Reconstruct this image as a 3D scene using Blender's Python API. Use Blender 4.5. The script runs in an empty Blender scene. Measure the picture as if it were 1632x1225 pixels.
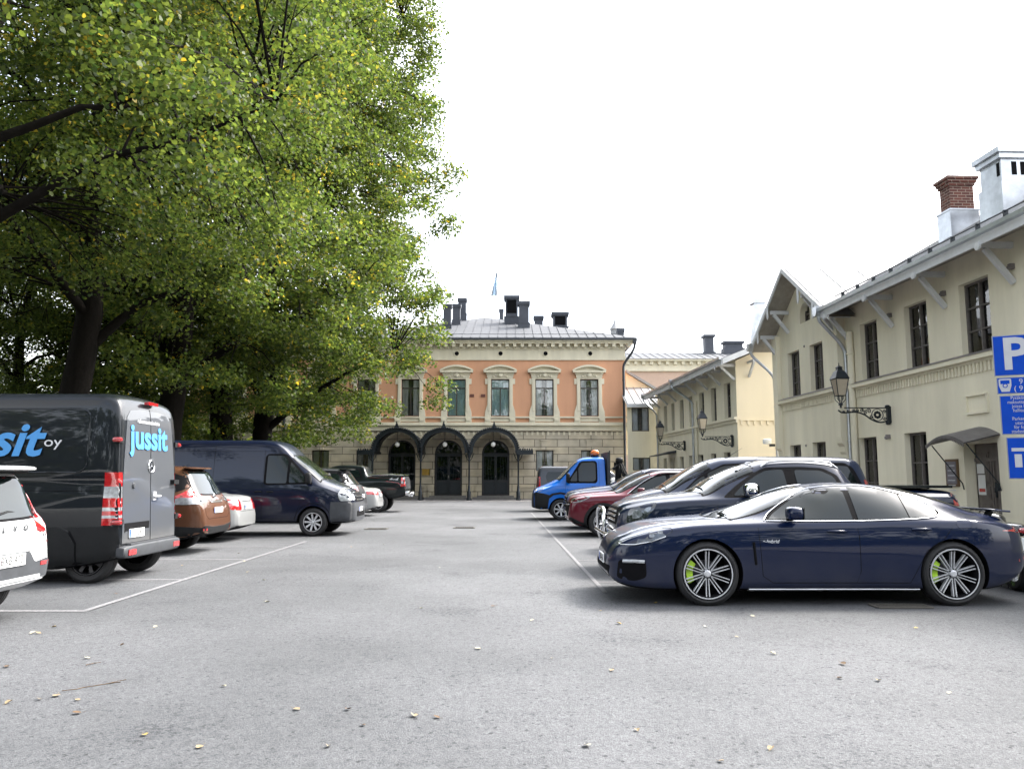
import bpy, bmesh, math, random
import numpy as np
from mathutils import Vector, Matrix, geometry as mg
from mathutils.bvhtree import BVHTree

# ---------------------------------------------------------------- camera, sky, sun, exposure
scene = bpy.context.scene
PITCH = math.radians(6.69)
FPX = 1250.0            # focal length in pixels of the 1632 px wide photograph
CAMH = 1.5
cam_data = bpy.data.cameras.new('camera')
cam = bpy.data.objects.new('camera', cam_data)
scene.collection.objects.link(cam)
cam.location = (0, 0, CAMH)
cam.rotation_euler = (math.radians(90) + PITCH, 0, 0)
cam_data.sensor_width = 36
cam_data.lens = 36 * FPX / 1632
cam_data.clip_start = 0.05
cam_data.clip_end = 2000
scene.camera = cam

SUN_EL, SUN_AZ = 48.0, 62.0      # azimuth measured clockwise from +Y (ahead) towards +X (right)
world = bpy.data.worlds.new('World')
scene.world = world
world.use_nodes = True
wn, wl = world.node_tree.nodes, world.node_tree.links
wn.clear()
w_out = wn.new('ShaderNodeOutputWorld'); w_bg = wn.new('ShaderNodeBackground')
sky = wn.new('ShaderNodeTexSky'); sky.sky_type = 'NISHITA'; sky.sun_disc = False
sky.sun_elevation = math.radians(SUN_EL); sky.sun_rotation = math.radians(SUN_AZ)
sky.air_density = 1.0; sky.dust_density = 4.0; sky.ozone_density = 1.0
bw = wn.new('ShaderNodeRGBToBW'); mixw = wn.new('ShaderNodeMix'); mixw.data_type = 'RGBA'
tcw = wn.new('ShaderNodeTexCoord'); nzw = wn.new('ShaderNodeTexNoise'); nzw.inputs['Scale'].default_value = 2.2
nzw.inputs['Detail'].default_value = 6
rmp = wn.new('ShaderNodeMapRange'); rmp.inputs['From Min'].default_value = .35; rmp.inputs['From Max'].default_value = .62
rmp.inputs['To Min'].default_value = .45; rmp.inputs['To Max'].default_value = .92
gain = wn.new('ShaderNodeVectorMath'); gain.operation = 'SCALE'; gain.inputs['Scale'].default_value = 1.25
wl.new(tcw.outputs['Generated'], nzw.inputs['Vector']); wl.new(nzw.outputs['Fac'], rmp.inputs['Value'])
wl.new(sky.outputs[0], bw.inputs[0]); wl.new(bw.outputs[0], gain.inputs[0])
wl.new(rmp.outputs[0], mixw.inputs['Factor']); wl.new(sky.outputs[0], mixw.inputs['A']); wl.new(gain.outputs[0], mixw.inputs['B'])
wl.new(mixw.outputs['Result'], w_bg.inputs['Color']); wl.new(w_bg.outputs[0], w_out.inputs[0])
w_bg.inputs['Strength'].default_value = 0.15

sd = bpy.data.lights.new('sun', 'SUN'); sd.energy = 1.0; sd.angle = math.radians(12); sd.color = (1, .94, .85)
so = bpy.data.objects.new('sun', sd); scene.collection.objects.link(so)
_e, _a = math.radians(SUN_EL), math.radians(SUN_AZ)
sdir = Vector((math.sin(_a) * math.cos(_e), math.cos(_a) * math.cos(_e), math.sin(_e)))
so.rotation_euler = (-sdir).to_track_quat('-Z', 'Y').to_euler()
so.location = (20, 20, 40)
scene.view_settings.view_transform = 'Standard'; scene.view_settings.look = 'None'
scene.view_settings.gamma = 1; scene.view_settings.exposure = 2.65
scene.cycles.max_bounces = 6; scene.cycles.transparent_max_bounces = 8
scene.cycles.diffuse_bounces = 3; scene.cycles.glossy_bounces = 3; scene.cycles.transmission_bounces = 4

# ---------------------------------------------------------------- geometry helpers
COL = scene.collection
RND = random.Random(7)

def ray(px, py):
    d = Vector(((px - 816) / FPX, 1, (612.5 - py) / FPX))
    c, s = math.cos(PITCH), math.sin(PITCH)
    return Vector((d.x, d.y * c - d.z * s, d.y * s + d.z * c))
def at_plane(px, py, p0, n):
    r = ray(px, py); o = Vector((0, 0, CAMH)); n = Vector(n)
    return o + r * ((Vector(p0) - o).dot(n) / r.dot(n))
def ground(px, py):
    return at_plane(px, py, (0, 0, 0), (0, 0, 1))

class MB:
    def __init__(s): s.v = []; s.f = []; s.m = []
    def add(s, vs, fs, mat=0):
        b = len(s.v); s.v += [tuple(v) for v in vs]
        for f in fs: s.f.append([i + b for i in f]); s.m.append(mat)
        return s
    def box(s, x0, x1, y0, y1, z0, z1, mat=0):
        if x0 > x1: x0, x1 = x1, x0
        if y0 > y1: y0, y1 = y1, y0
        if z0 > z1: z0, z1 = z1, z0
        v = [(x0,y0,z0),(x1,y0,z0),(x1,y1,z0),(x0,y1,z0),(x0,y0,z1),(x1,y0,z1),(x1,y1,z1),(x0,y1,z1)]
        return s.add(v, [(0,3,2,1),(4,5,6,7),(0,1,5,4),(1,2,6,5),(2,3,7,6),(3,0,4,7)], mat)
    def bar(s, a, b, w, h, mat=0, up=(0,0,1)):
        a, b = Vector(a), Vector(b); d = (b - a).normalized(); u = Vector(up)
        sd_ = d.cross(u)
        if sd_.length < 1e-4: sd_ = d.cross(Vector((1,0,0)))
        sd_.normalize(); u = sd_.cross(d).normalized()
        v = []
        for p in (a, b):
            for i, j in ((-1,-1),(1,-1),(1,1),(-1,1)): v.append(p + sd_ * (i * w / 2) + u * (j * h / 2))
        return s.add(v, [(0,1,2,3),(7,6,5,4),(0,4,5,1),(1,5,6,2),(2,6,7,3),(3,7,4,0)], mat)
    def prism(s, poly, ext, mat=0):
        n = len(poly); e = Vector(ext); P = [Vector(p) for p in poly]
        v = P + [p + e for p in P]
        fs = [list(range(n))[::-1], list(range(n, 2 * n))] + [(i, (i + 1) % n, n + (i + 1) % n, n + i) for i in range(n)]
        nn = Vector((0,0,0))
        for i in range(n): nn += P[i].cross(P[(i + 1) % n])
        if nn.dot(e) < 0: fs = [list(f)[::-1] for f in fs]
        return s.add(v, fs, mat)
    def tube(s, pts, r, n=8, mat=0, caps=True):
        P = [Vector(p) for p in pts]; R = r if isinstance(r, (list, tuple)) else [r] * len(P)
        t0 = (P[1] - P[0]).normalized(); u = t0.orthogonal().normalized(); vs = []
        for i, p in enumerate(P):
            if i == 0: t = t0
            elif i == len(P) - 1: t = (P[i] - P[i-1]).normalized()
            else: t = (P[i+1] - P[i-1]).normalized()
            u = (u - t * u.dot(t))
            if u.length < 1e-5: u = t.orthogonal()
            u.normalize(); w = t.cross(u)
            for k in range(n):
                a = 2 * math.pi * k / n
                vs.append(p + (u * math.cos(a) + w * math.sin(a)) * R[i])
        fs = []
        for i in range(len(P) - 1):
            for k in range(n):
                fs.append((i*n + k, i*n + (k+1) % n, (i+1)*n + (k+1) % n, (i+1)*n + k))
        if caps: fs += [list(range(n))[::-1], list(range((len(P)-1)*n, len(P)*n))]
        return s.add(vs, fs, mat)
    def lathe(s, prof, n=24, c=(0,0,0), axis='z', mat=0, closed=False):
        vs = []
        for r, h in prof:
            for k in range(n):
                a = 2 * math.pi * k / n; x, y = r * math.cos(a), r * math.sin(a)
                p = (x, y, h) if axis == 'z' else ((x, h, y) if axis == 'y' else (h, x, y))
                vs.append((p[0]+c[0], p[1]+c[1], p[2]+c[2]))
        m = len(prof); fs = []
        for i in range(m if closed else m - 1):
            j = (i + 1) % m
            for k in range(n):
                q = (i*n + k, i*n + (k+1) % n, j*n + (k+1) % n, j*n + k)
                fs.append(q if axis != 'y' else q[::-1])
        return s.add(vs, fs, mat)
    def blob(s, c, r, e=0.6, n=14, mat=0, rot=None):
        # superellipsoid (e small = boxier)
        def sg(x, p): return math.copysign(abs(x) ** p, x)
        vs, fs = [], []; m = n // 2
        for i in range(1, m):
            ph = -math.pi/2 + math.pi * i / m
            for k in range(n):
                th = 2 * math.pi * k / n
                v = Vector((r[0]*sg(math.cos(ph),e)*sg(math.cos(th),e), r[1]*sg(math.cos(ph),e)*sg(math.sin(th),e), r[2]*sg(math.sin(ph),e)))
                vs.append(v)
        vs += [Vector((0,0,-r[2])), Vector((0,0,r[2]))]
        for i in range(m - 2):
            for k in range(n): fs.append((i*n+k, i*n+(k+1)%n, (i+1)*n+(k+1)%n, (i+1)*n+k))
        b = (m-1)*n
        for k in range(n): fs.append((b, (k+1)%n, k)); fs.append((b+1, (m-2)*n+k, (m-2)*n+(k+1)%n))
        if rot is not None: vs = [rot @ v for v in vs]
        return s.add([v + Vector(c) for v in vs], fs, mat)
    def mesh(s, name, mats, smooth=None):
        me = bpy.data.meshes.new(name); me.from_pydata(s.v, [], s.f)
        for m in (mats if isinstance(mats, (list, tuple)) else [mats]): me.materials.append(m)
        me.polygons.foreach_set('material_index', s.m)
        if smooth is not None:
            me.shade_smooth()
            me.set_sharp_from_angle(angle=math.radians(smooth))
        me.update()
        return me
    def build(s, name, mats, parent=None, smooth=None, loc=None, rot=None, label=None):
        return link(name, s.mesh(name, mats, smooth), parent, loc, rot, label)

def link(name, data, parent=None, loc=None, rot=None, label=None):
    o = bpy.data.objects.new(name, data); COL.objects.link(o)
    if parent is not None: o.parent = parent
    if loc is not None: o.location = loc
    if rot is not None: o.rotation_euler = rot
    if label: o['label'] = label
    return o
def thing(name, label, cat, loc=(0,0,0), rz=0, group=None):
    o = link(name, None, None, loc, (0, 0, rz)); o.empty_display_size = .2
    return tag(o, label, cat, group)
def tag(o, label, cat, group=None, kind=None):
    o['label'] = label; o['category'] = cat
    if group: o['group'] = group
    if kind: o['kind'] = kind
    return o
def struct(o): o['kind'] = 'structure'; return o
def copy_tree(o, parent=None):
    c = o.copy(); COL.objects.link(c); c.parent = parent
    for ch in [x for x in o.children]: copy_tree(ch, c)
    return c

# ---------------------------------------------------------------- materials
def new_mat(name):
    m = bpy.data.materials.new(name); m.use_nodes = True
    nt = m.node_tree; return m, nt, nt.nodes['Principled BSDF']
def mat(name, col, rough=.6, metal=0, spec=.5, coat=0, var=0.0, scale=3.0, bump=0.0, bscale=None, col2=None, emit=None, streak=False):
    m, nt, b = new_mat(name); N, Lk = nt.nodes, nt.links
    b.inputs['Base Color'].default_value = (*col, 1); b.inputs['Roughness'].default_value = rough
    b.inputs['Metallic'].default_value = metal; b.inputs['Specular IOR Level'].default_value = spec
    b.inputs['Coat Weight'].default_value = coat; b.inputs['Coat Roughness'].default_value = .03
    if emit: b.inputs['Emission Color'].default_value = (*col, 1); b.inputs['Emission Strength'].default_value = emit
    tc = N.new('ShaderNodeTexCoord')
    if var > 0 or col2:
        c2 = col2 or tuple(c * (1 - var) for c in col)
        nz = N.new('ShaderNodeTexNoise'); nz.inputs['Scale'].default_value = scale; nz.inputs['Detail'].default_value = 8; nz.inputs['Roughness'].default_value = .65
        if streak:
            mp = N.new('ShaderNodeMapping'); mp.inputs['Scale'].default_value = (1, 1, .18)
            Lk.new(tc.outputs['Object'], mp.inputs[0]); Lk.new(mp.outputs[0], nz.inputs['Vector'])
        else: Lk.new(tc.outputs['Object'], nz.inputs['Vector'])
        rp = N.new('ShaderNodeValToRGB'); rp.color_ramp.elements[0].position = .35; rp.color_ramp.elements[1].position = .68
        rp.color_ramp.elements[0].color = (*c2, 1); rp.color_ramp.elements[1].color = (*col, 1)
        Lk.new(nz.outputs['Fac'], rp.inputs[0]); Lk.new(rp.outputs[0], b.inputs['Base Color'])
    if bump > 0:
        n2 = N.new('ShaderNodeTexNoise'); n2.inputs['Scale'].default_value = bscale or scale * 8; n2.inputs['Detail'].default_value = 5
        bp = N.new('ShaderNodeBump'); bp.inputs['Strength'].default_value = bump; bp.inputs['Distance'].default_value = .02
        Lk.new(tc.outputs['Object'], n2.inputs['Vector']); Lk.new(n2.outputs['Fac'], bp.inputs['Height']); Lk.new(bp.outputs[0], b.inputs['Normal'])
    return m
def rrect(x0, x1, y0, y1, r, n=4):
    P = []
    for cx_, cy_, a0 in ((x1-r,y0+r,-90),(x1-r,y1-r,0),(x0+r,y1-r,90),(x0+r,y0+r,180)):
        for k in range(n+1): a = math.radians(a0+90*k/n); P.append((cx_+r*math.cos(a), cy_+r*math.sin(a)))
    return P
def paint(name, col, rough=.3, metal=.0, dirt=.08):
    m, nt, b = new_mat(name); N, Lk = nt.nodes, nt.links
    b.inputs['Metallic'].default_value = metal; b.inputs['Specular IOR Level'].default_value = .1; b.inputs['Coat Weight'].default_value = .65
    b.inputs['Coat Roughness'].default_value = .03; b.inputs['Roughness'].default_value = rough
    tc = N.new('ShaderNodeTexCoord'); sep = N.new('ShaderNodeSeparateXYZ'); Lk.new(tc.outputs['Object'], sep.inputs[0])
    nz = N.new('ShaderNodeTexNoise'); nz.inputs['Scale'].default_value = 3; nz.inputs['Detail'].default_value = 7
    Lk.new(tc.outputs['Object'], nz.inputs['Vector'])
    # road dust that has settled low on the body
    mr = N.new('ShaderNodeMapRange'); mr.inputs['From Min'].default_value = .75; mr.inputs['From Max'].default_value = .15
    Lk.new(sep.outputs['Z'], mr.inputs['Value'])
    mu = N.new('ShaderNodeMath'); mu.operation = 'MULTIPLY'; Lk.new(mr.outputs[0], mu.inputs[0]); Lk.new(nz.outputs['Fac'], mu.inputs[1])
    m3 = N.new('ShaderNodeMath'); m3.operation = 'MULTIPLY'; Lk.new(mu.outputs[0], m3.inputs[0]); m3.inputs[1].default_value = dirt * 2.5
    mx = N.new('ShaderNodeMix'); mx.data_type = 'RGBA'; mx.inputs['A'].default_value = (*col, 1); mx.inputs['B'].default_value = (.16, .15, .13, 1)
    Lk.new(m3.outputs[0], mx.inputs['Factor']); Lk.new(mx.outputs['Result'], b.inputs['Base Color'])
    return m
def glass_mat(name, tint=(.6,.7,.7), refl=1.0):
    m = bpy.data.materials.new(name); m.use_nodes = True; nt = m.node_tree; N, Lk = nt.nodes, nt.links; N.clear()
    o = N.new('ShaderNodeOutputMaterial'); t = N.new('ShaderNodeBsdfTransparent'); g = N.new('ShaderNodeBsdfGlossy'); fr = N.new('ShaderNodeFresnel')
    mx = N.new('ShaderNodeMixShader'); t.inputs[0].default_value = (*tint, 1); g.inputs['Roughness'].default_value = .02
    fr.inputs['IOR'].default_value = 1.6 * refl
    tc = N.new('ShaderNodeTexCoord'); nz = N.new('ShaderNodeTexNoise'); nz.inputs['Scale'].default_value = 1.2
    bp = N.new('ShaderNodeBump'); bp.inputs['Strength'].default_value = .12; bp.inputs['Distance'].default_value = .05
    Lk.new(tc.outputs['Object'], nz.inputs['Vector']); Lk.new(nz.outputs['Fac'], bp.inputs['Height']); Lk.new(bp.outputs[0], g.inputs['Normal'])
    Lk.new(fr.outputs[0], mx.inputs[0]); Lk.new(t.outputs[0], mx.inputs[1]); Lk.new(g.outputs[0], mx.inputs[2]); Lk.new(mx.outputs[0], o.inputs[0])
    return m
M = {}
M['rubber'] = mat('tyre_rubber', (.018,.018,.019), .75, var=.4, scale=20, bump=.2)
M['black_plastic'] = mat('black_plastic', (.012,.013,.014), .55, spec=.2, var=.3, scale=8)
M['grey_plastic'] = mat('grey_plastic', (.05,.054,.06), .55, spec=.3, var=.3, scale=6)
M['gap'] = mat('panel_gap', (.004,.004,.005), .8, spec=.1)
M['chrome'] = mat('chrome', (.75,.76,.78), .12, 1)
M['alloy'] = mat('alloy', (.70,.71,.73), .35, .4, var=.3, scale=9)
M['dark_alloy'] = mat('dark_alloy', (.06,.06,.065), .35, .8)
M['carglass'] = mat('car_glass', (.004,.008,.008), .02, 0, .38)
M['redlamp'] = mat('red_lamp', (.45,.008,.012), .12, 0, .8, coat=1, var=.45, scale=14)
M['whitelamp'] = mat('clear_lamp', (.40,.42,.44), .12, .2, .8, coat=1, var=.5, scale=14)
M['lens'] = mat('lamp_lens', (.22,.24,.26), .1, .5, 1, coat=1, var=.6, scale=30)
M['lampdark'] = mat('headlamp_dark', (.05,.06,.07), .06, .5, 1, coat=1, var=.6, scale=20)
M['orange'] = mat('amber_plastic', (.75,.18,.03), .25, coat=.5)
M['plate'] = mat('plate_white', (.78,.79,.78), .4, var=.1, scale=20)
M['platetext'] = mat('plate_black', (.02,.02,.02), .5)
M['plateblue'] = mat('plate_blue', (.02,.08,.5), .5)
M['lettergrey'] = mat('letter_silver', (.5,.52,.54), .35, .5)
M['letterblue'] = mat('letter_light_blue', (.045,.22,.5), .5)
M['letterwhite'] = mat('letter_white', (.5,.51,.53), .5)
M['lime'] = mat('caliper_lime', (.42,.68,.03), .35, coat=.5)
M['seat'] = mat('seat_cloth', (.07,.075,.08), .9, var=.3, scale=10)
# ---------------------------------------------------------------- vehicles: one lofted body, everything else laid on its surface
def pchip(P):
    xs = [p[0] for p in P]; ys = [p[1] for p in P]; n = len(xs)
    h = [xs[i+1]-xs[i] for i in range(n-1)]; dl = [(ys[i+1]-ys[i])/h[i] for i in range(n-1)]
    m = [dl[0]] + [0]*(n-2) + [dl[-1]]
    for i in range(1, n-1):
        if dl[i-1]*dl[i] > 0:
            w1, w2 = 2*h[i]+h[i-1], h[i]+2*h[i-1]; m[i] = (w1+w2)/(w1/dl[i-1]+w2/dl[i])
    def f(x):
        if x <= xs[0]: return ys[0]
        if x >= xs[-1]: return ys[-1]
        i = max(k for k in range(n-1) if xs[k] <= x); t = (x-xs[i])/h[i]
        return (2*t**3-3*t*t+1)*ys[i] + (t**3-2*t*t+t)*h[i]*m[i] + (3*t*t-2*t**3)*ys[i+1] + (t**3-t*t)*h[i]*m[i+1]
    return f
def chaikin(P, it=2, closed=True):
    P = [Vector(p) for p in P]
    for _ in range(it):
        Q = []; n = len(P)
        for i in range(n if closed else n-1):
            a, b = P[i], P[(i+1) % n]
            Q += [a*.75+b*.25, a*.25+b*.75]
        if not closed: Q = [P[0]] + Q + [P[-1]]
        P = Q
    return P
def roundc(P, r=.045, n=3):
    Q = []; k = len(P)
    for i in range(k):
        a, b, c_ = P[i-1], P[i], P[(i+1) % k]; d = min(r, (a-b).length*.45, (c_-b).length*.45)
        p, q = b+(a-b).normalized()*d, b+(c_-b).normalized()*d
        Q += [p.lerp(b, t).lerp(b.lerp(q, t), t) for t in [j/n for j in range(n+1)]]
    return Q
_wheel_cache = {}
def wheel_meshes(R, w, rim, n, pair, sw, light, caliper=False):
    key = (R, w, rim, n, pair, sw, light, caliper)
    if key in _wheel_cache: return _wheel_cache[key]
    t = MB(); h = w/2; r0 = rim
    t.lathe([(r0,-h*.72),(r0+.015,-h*.92),(R-.05,-h),(R-.018,-h*.86),(R,-h*.6),(R,h*.6),(R-.018,h*.86),(R-.05,h),(r0,h*.9),(r0,-h*.72)], 48, axis='y')
    for k in (-.35, 0, .35):     # tread grooves
        t.lathe([(R+.0015, h*k-.006),(R+.0015, h*k+.006)], 48, axis='y', mat=1)
    tm = t.mesh('wheel', [M['rubber'], M['gap']], 35)
    r = MB()
    r.lathe([(r0+.004,-h*.9),(r0-.004,-h*.97),(r0-.018,-h*.95),(r0-.03,-h*.7),(r0-.035,h*.6)], 40, axis='y', mat=1)   # lip and barrel
    r.lathe([(0.001,h*.3),(r0*.99,h*.3)], 32, axis='y', mat=1)                                                        # dark well
    r.lathe([(0.001,-h*.1),(r0*.52,-h*.1),(r0*.52,h*.1)], 32, axis='y', mat=2)                                       # brake disc
    if caliper: 
        cp = [(math.cos(a)*q, 0, math.sin(a)*q) for a, q in [(math.pi*(.78+.38*i/8), r0*.84) for i in range(9)] + [(math.pi*(1.16-.38*i/8), r0*.58) for i in range(9)]]
        r.prism([(p[0], -h*.42, p[2]) for p in cp], (0, h*.3, 0), 3)
    r.lathe([(r0+.003,-h*.92),(r0-.002,-h*1.0),(r0-.012,-h*.99),(r0-.014,-h*.9)], 40, axis='y', mat=0)
    r.lathe([(0.001,-h*.78),(.03,-h*.78),(.042,-h*.72),(.05,-h*.5),(.07,h*.1)], 20, axis='y', mat=0)
    for k in range(n):
        for j in ((-1, 1) if pair else (0,)):
            a = 2*math.pi*k/n + .3
            a0 = a + j*.26; a1 = a + j*pair/2
            p0 = Vector((math.cos(a0)*.055, -h*.62, math.sin(a0)*.055)); p1 = Vector((math.cos(a1)*(r0-.012), -h*.82, math.sin(a1)*(r0-.012)))
            d = (p1-p0).normalized(); s_ = d.cross(Vector((0,1,0))).normalized()
            q = []
            for p, ww in ((p0, sw*.8), (p1, sw*1.15)):
                q += [p - s_*ww/2, p + s_*ww/2, p + s_*ww*.35 + Vector((0,h*.35,0)), p - s_*ww*.35 + Vector((0,h*.35,0))]
            fs = [(0,1,2,3),(7,6,5,4),(0,4,5,1),(1,5,6,2),(2,6,7,3),(3,7,4,0)]
            r.add(q, [f[::-1] for f in fs], 0)
    for k in range(5):
        a = 2*math.pi*k/5; r.lathe([(.001,-h*.72),(.009,-h*.72),(.009,-h*.5)], 8, (math.cos(a)*.045, 0, math.sin(a)*.045), 'y', 1)
    rm = r.mesh('rim', [M['alloy'] if light else M['dark_alloy'], M['gap'], M['dark_alloy'], M['lime']], 30)
    _wheel_cache[key] = (tm, rm); return tm, rm

_text_cache = {}
def text_mesh(s, size, ext=.002, shear=0, bold=0.0, align='CENTER', spacing=1.0):
    key = (s, size, ext, shear, bold, align, spacing)
    if key in _text_cache: return _text_cache[key]
    cu = bpy.data.curves.new('lettering', 'FONT'); cu.body = s; cu.size = size; cu.extrude = ext; cu.shear = shear; cu.offset = bold
    cu.align_x = align; cu.align_y = 'CENTER'; cu.resolution_u = 3; cu.space_character = spacing
    o = bpy.data.objects.new('t', cu); COL.objects.link(o)
    dg = bpy.context.evaluated_depsgraph_get(); me = bpy.data.meshes.new_from_object(o.evaluated_get(dg), depsgraph=dg)
    bpy.data.objects.remove(o); _text_cache[key] = me; me.name = 'lettering'
    return me
def lettering(s, size, m, parent, loc, facing, ext=.002, shear=0, bold=0, scale=(1,1), align='CENTER', spacing=1.0, name='lettering'):
    """flat letters that face along a local direction given as rotation about z: 0 faces -y"""
    me = text_mesh(s, size, ext, shear, bold, align, spacing).copy(); me.materials.clear(); me.materials.append(m)
    o = link(name, me, parent, loc, (math.pi/2, 0, facing)); o.scale = (scale[0], scale[1], 1)
    return o

DEF_HW = lambda L, k=1.0: [(0,.58),(.04,.70),(.14,.82),(.38,.93),(.8,.985),(1.3,1),(L-1.2,1),(L-.6,.985),(L-.28,.94),(L-.1,.87),(L-.03,.8),(L,.68)]
BOX_HW = lambda L: [(0,.62),(.06,.76),(.25,.88),(.7,.97),(1.2,1),(L-.15,1),(L-.05,.985),(L-.015,.965),(L,.93)]

class Car: pass
def make_car(name, label, cat, L, W, top, bot, belt, pm, wheels, R, pos, rz=0, hw=None, rw=None, group=None,
             tw=.225, rim=None, rimspec=(5,.22,.05,True), lower=None, arch_gap=.055, flare=None, caliper=False, tumble=.93, crown=.97, arches=None, inset={}):
    c = Car(); c.L, c.W = L, W
    root = thing(name, label, cat, (pos[0], pos[1], 0), rz, group); c.root = root
    ft, fb, fs = pchip(top), pchip(bot), pchip(belt)
    fw = pchip([(a, b*W/2) for a, b in (hw or DEF_HW(L))]); fr = pchip([(a, b*W/2) for a, b in rw])
    st = sorted(set([round(L*i/64, 4) for i in range(65)] + [.015, .05, .11, .17, L-.012, L-.04, L-.08, L-.13]))
    verts, faces = [], []; rings = []
    for f in st:
        zb, zs, zt, w, wr = fb(f), fs(f), ft(f), fw(f), fr(f)
        zs = min(zs, zt - .012); zs = max(zs, zb + .05); hh = zs - zb; wr = min(wr, w*.96)
        half = [(0,zb),(w*.55,zb),(w*.88,zb+.004),(w*.955,zb+.03*min(1,hh*2)),(w*.982,zb+.13*hh),(w*.995,zb+.32*hh),(w,zb+.52*hh),(w*.998,zb+.7*hh),(w*.985,zb+.86*hh),(w*.965,zs-.02*hh),(w*tumble,zs+.01*min(1,(zt-zs)*4))]
        x0, z0 = half[-1]; gh = zt - z0; dr = max(.0, min(.07, gh*.4))
        ex = .035*min(1, gh/.16)
        x1, z1 = wr, zt - dr - ex
        bul = .012 if gh > .25 else 0
        for t in (.25, .5, .75): half.append((x0+(x1-x0)*t+bul*math.sin(math.pi*t), z0+(z1-z0)*t))
        half += [(x1, z1), (x1-.02-.04*wr, zt-dr*.42-ex*.8), (x1*.82, zt-dr*.14-ex*.6), (x1*.5, zt-ex*.2), (0, zt)]
        X = f - L/2
        ring = [(X,-a,b) for a, b in half] + [(X,a,b) for a, b in half[1:-1][::-1]]
        rings.append(len(verts)); verts += ring; nr = len(ring)
    for i in range(len(st)-1):
        a, b = rings[i], rings[i+1]
        for k in range(nr): faces.append((a+k, a+(k+1)%nr, b+(k+1)%nr, b+k))
    faces.append([rings[0]+k for k in range(nr)][::-1]); faces.append([rings[-1]+k for k in range(nr)])
    me = bpy.data.meshes.new('body'); me.from_pydata(verts, [], faces)
    bmx = bmesh.new(); bmx.from_mesh(me); bmesh.ops.recalc_face_normals(bmx, faces=bmx.faces); bmx.to_mesh(me); bmx.free()
    me.materials.append(pm); me.materials.append(M['gap'])
    o = link('body', me, root)
    sb = o.modifiers.new('s', 'SUBSURF'); sb.levels = 1; sb.render_levels = 1
    dg = bpy.context.evaluated_depsgraph_get(); dg.update()
    me1 = bpy.data.meshes.new_from_object(o.evaluated_get(dg), depsgraph=dg)
    c.bvh = BVHTree.FromPolygons([v.co.copy() for v in me1.vertices], [list(p.vertices) for p in me1.polygons])
    # wheel wells
    cut = MB()
    for f in (wheels if arches is None else arches):
        cut.lathe([(.001,-1.3),(R+arch_gap,-1.3),(R+arch_gap,-(W/2-.34)),(.001,-(W/2-.34))], 40, (f-L/2, 0, R), 'y')
        cut.lathe([(.001,(W/2-.34)),(R+arch_gap,(W/2-.34)),(R+arch_gap,1.3),(.001,1.3)], 40, (f-L/2, 0, R), 'y')
    cm = cut.mesh('cut', [M['gap']])
    bmx = bmesh.new(); bmx.from_mesh(cm); bmesh.ops.remove_doubles(bmx, verts=bmx.verts, dist=.0015); bmesh.ops.recalc_face_normals(bmx, faces=bmx.faces); bmx.to_mesh(cm); bmx.free()
    co = link('cut', cm, root)
    bo = o.modifiers.new('b', 'BOOLEAN'); bo.operation = 'DIFFERENCE'; bo.solver = 'EXACT'; bo.object = co
    dg.update(); me2 = bpy.data.meshes.new_from_object(o.evaluated_get(bpy.context.evaluated_depsgraph_get()), depsgraph=bpy.context.evaluated_depsgraph_get())
    o.modifiers.clear(); bpy.data.objects.remove(co)
    me2.materials.clear(); me2.materials.append(pm); me2.materials.append(M['gap'])
    idx = []
    for p in me2.polygons:
        q = p.center; d = min(math.hypot(q.x-(f-L/2), q.z-R) for f in wheels)
        inner = d < R+arch_gap-.004 or (d < R+arch_gap+.004 and abs(p.normal.y) < .6 and q.z > fb(q.x+L/2)+.0 and abs(abs(p.normal.x*(q.x)+0)) >= 0 and abs(p.normal.y) < .3 and abs(d-(R+arch_gap)) < .003)
        idx.append(1 if (inner or (p.normal.z < -.75 and q.z < fb(q.x+L/2)+.06)) else 0)
    me2.polygons.foreach_set('material_index', idx)
    me2.shade_smooth(); me2.set_sharp_from_angle(angle=math.radians(38)); me2.name = 'body'
    o.data = me2; bpy.data.meshes.remove(me); c.body = o
    # wheels
    rimr = rim or R*.66; n, pair, sw, light = rimspec
    tm, rm = wheel_meshes(R, tw, rimr, n, pair, sw, light, caliper)
    for f in wheels:
        for s in (-1, 1):
            w_ = link('wheel', tm, root, (f-L/2, s*(fw(f)-tw/2-.015-inset.get(f, 0)), R), (0, 0, 0 if s < 0 else math.pi))
            link('rim', rm, w_)
    c.fw, c.ft, c.fb, c.fs = fw, ft, fb, fs
    if flare:
        for f in wheels:
            for s in (-1, 1):
                g = flare
                A = [(f+math.cos(a)*(R+arch_gap-.004), R+math.sin(a)*(R+arch_gap-.004)) for a in [math.pi*(-.12+1.24*i/20) for i in range(21)]]
                B = [(f+math.cos(a)*(R+arch_gap+g), R+math.sin(a)*(R+arch_gap+g)) for a in [math.pi*(1.12-1.24*i/20) for i in range(21)]]
                patch(c, 'wheel_arch_trim', [p for p in A+B], 'side', lower or M['black_plastic'], .014, s, rnd=0, skirt=.03)
    return c
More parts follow.
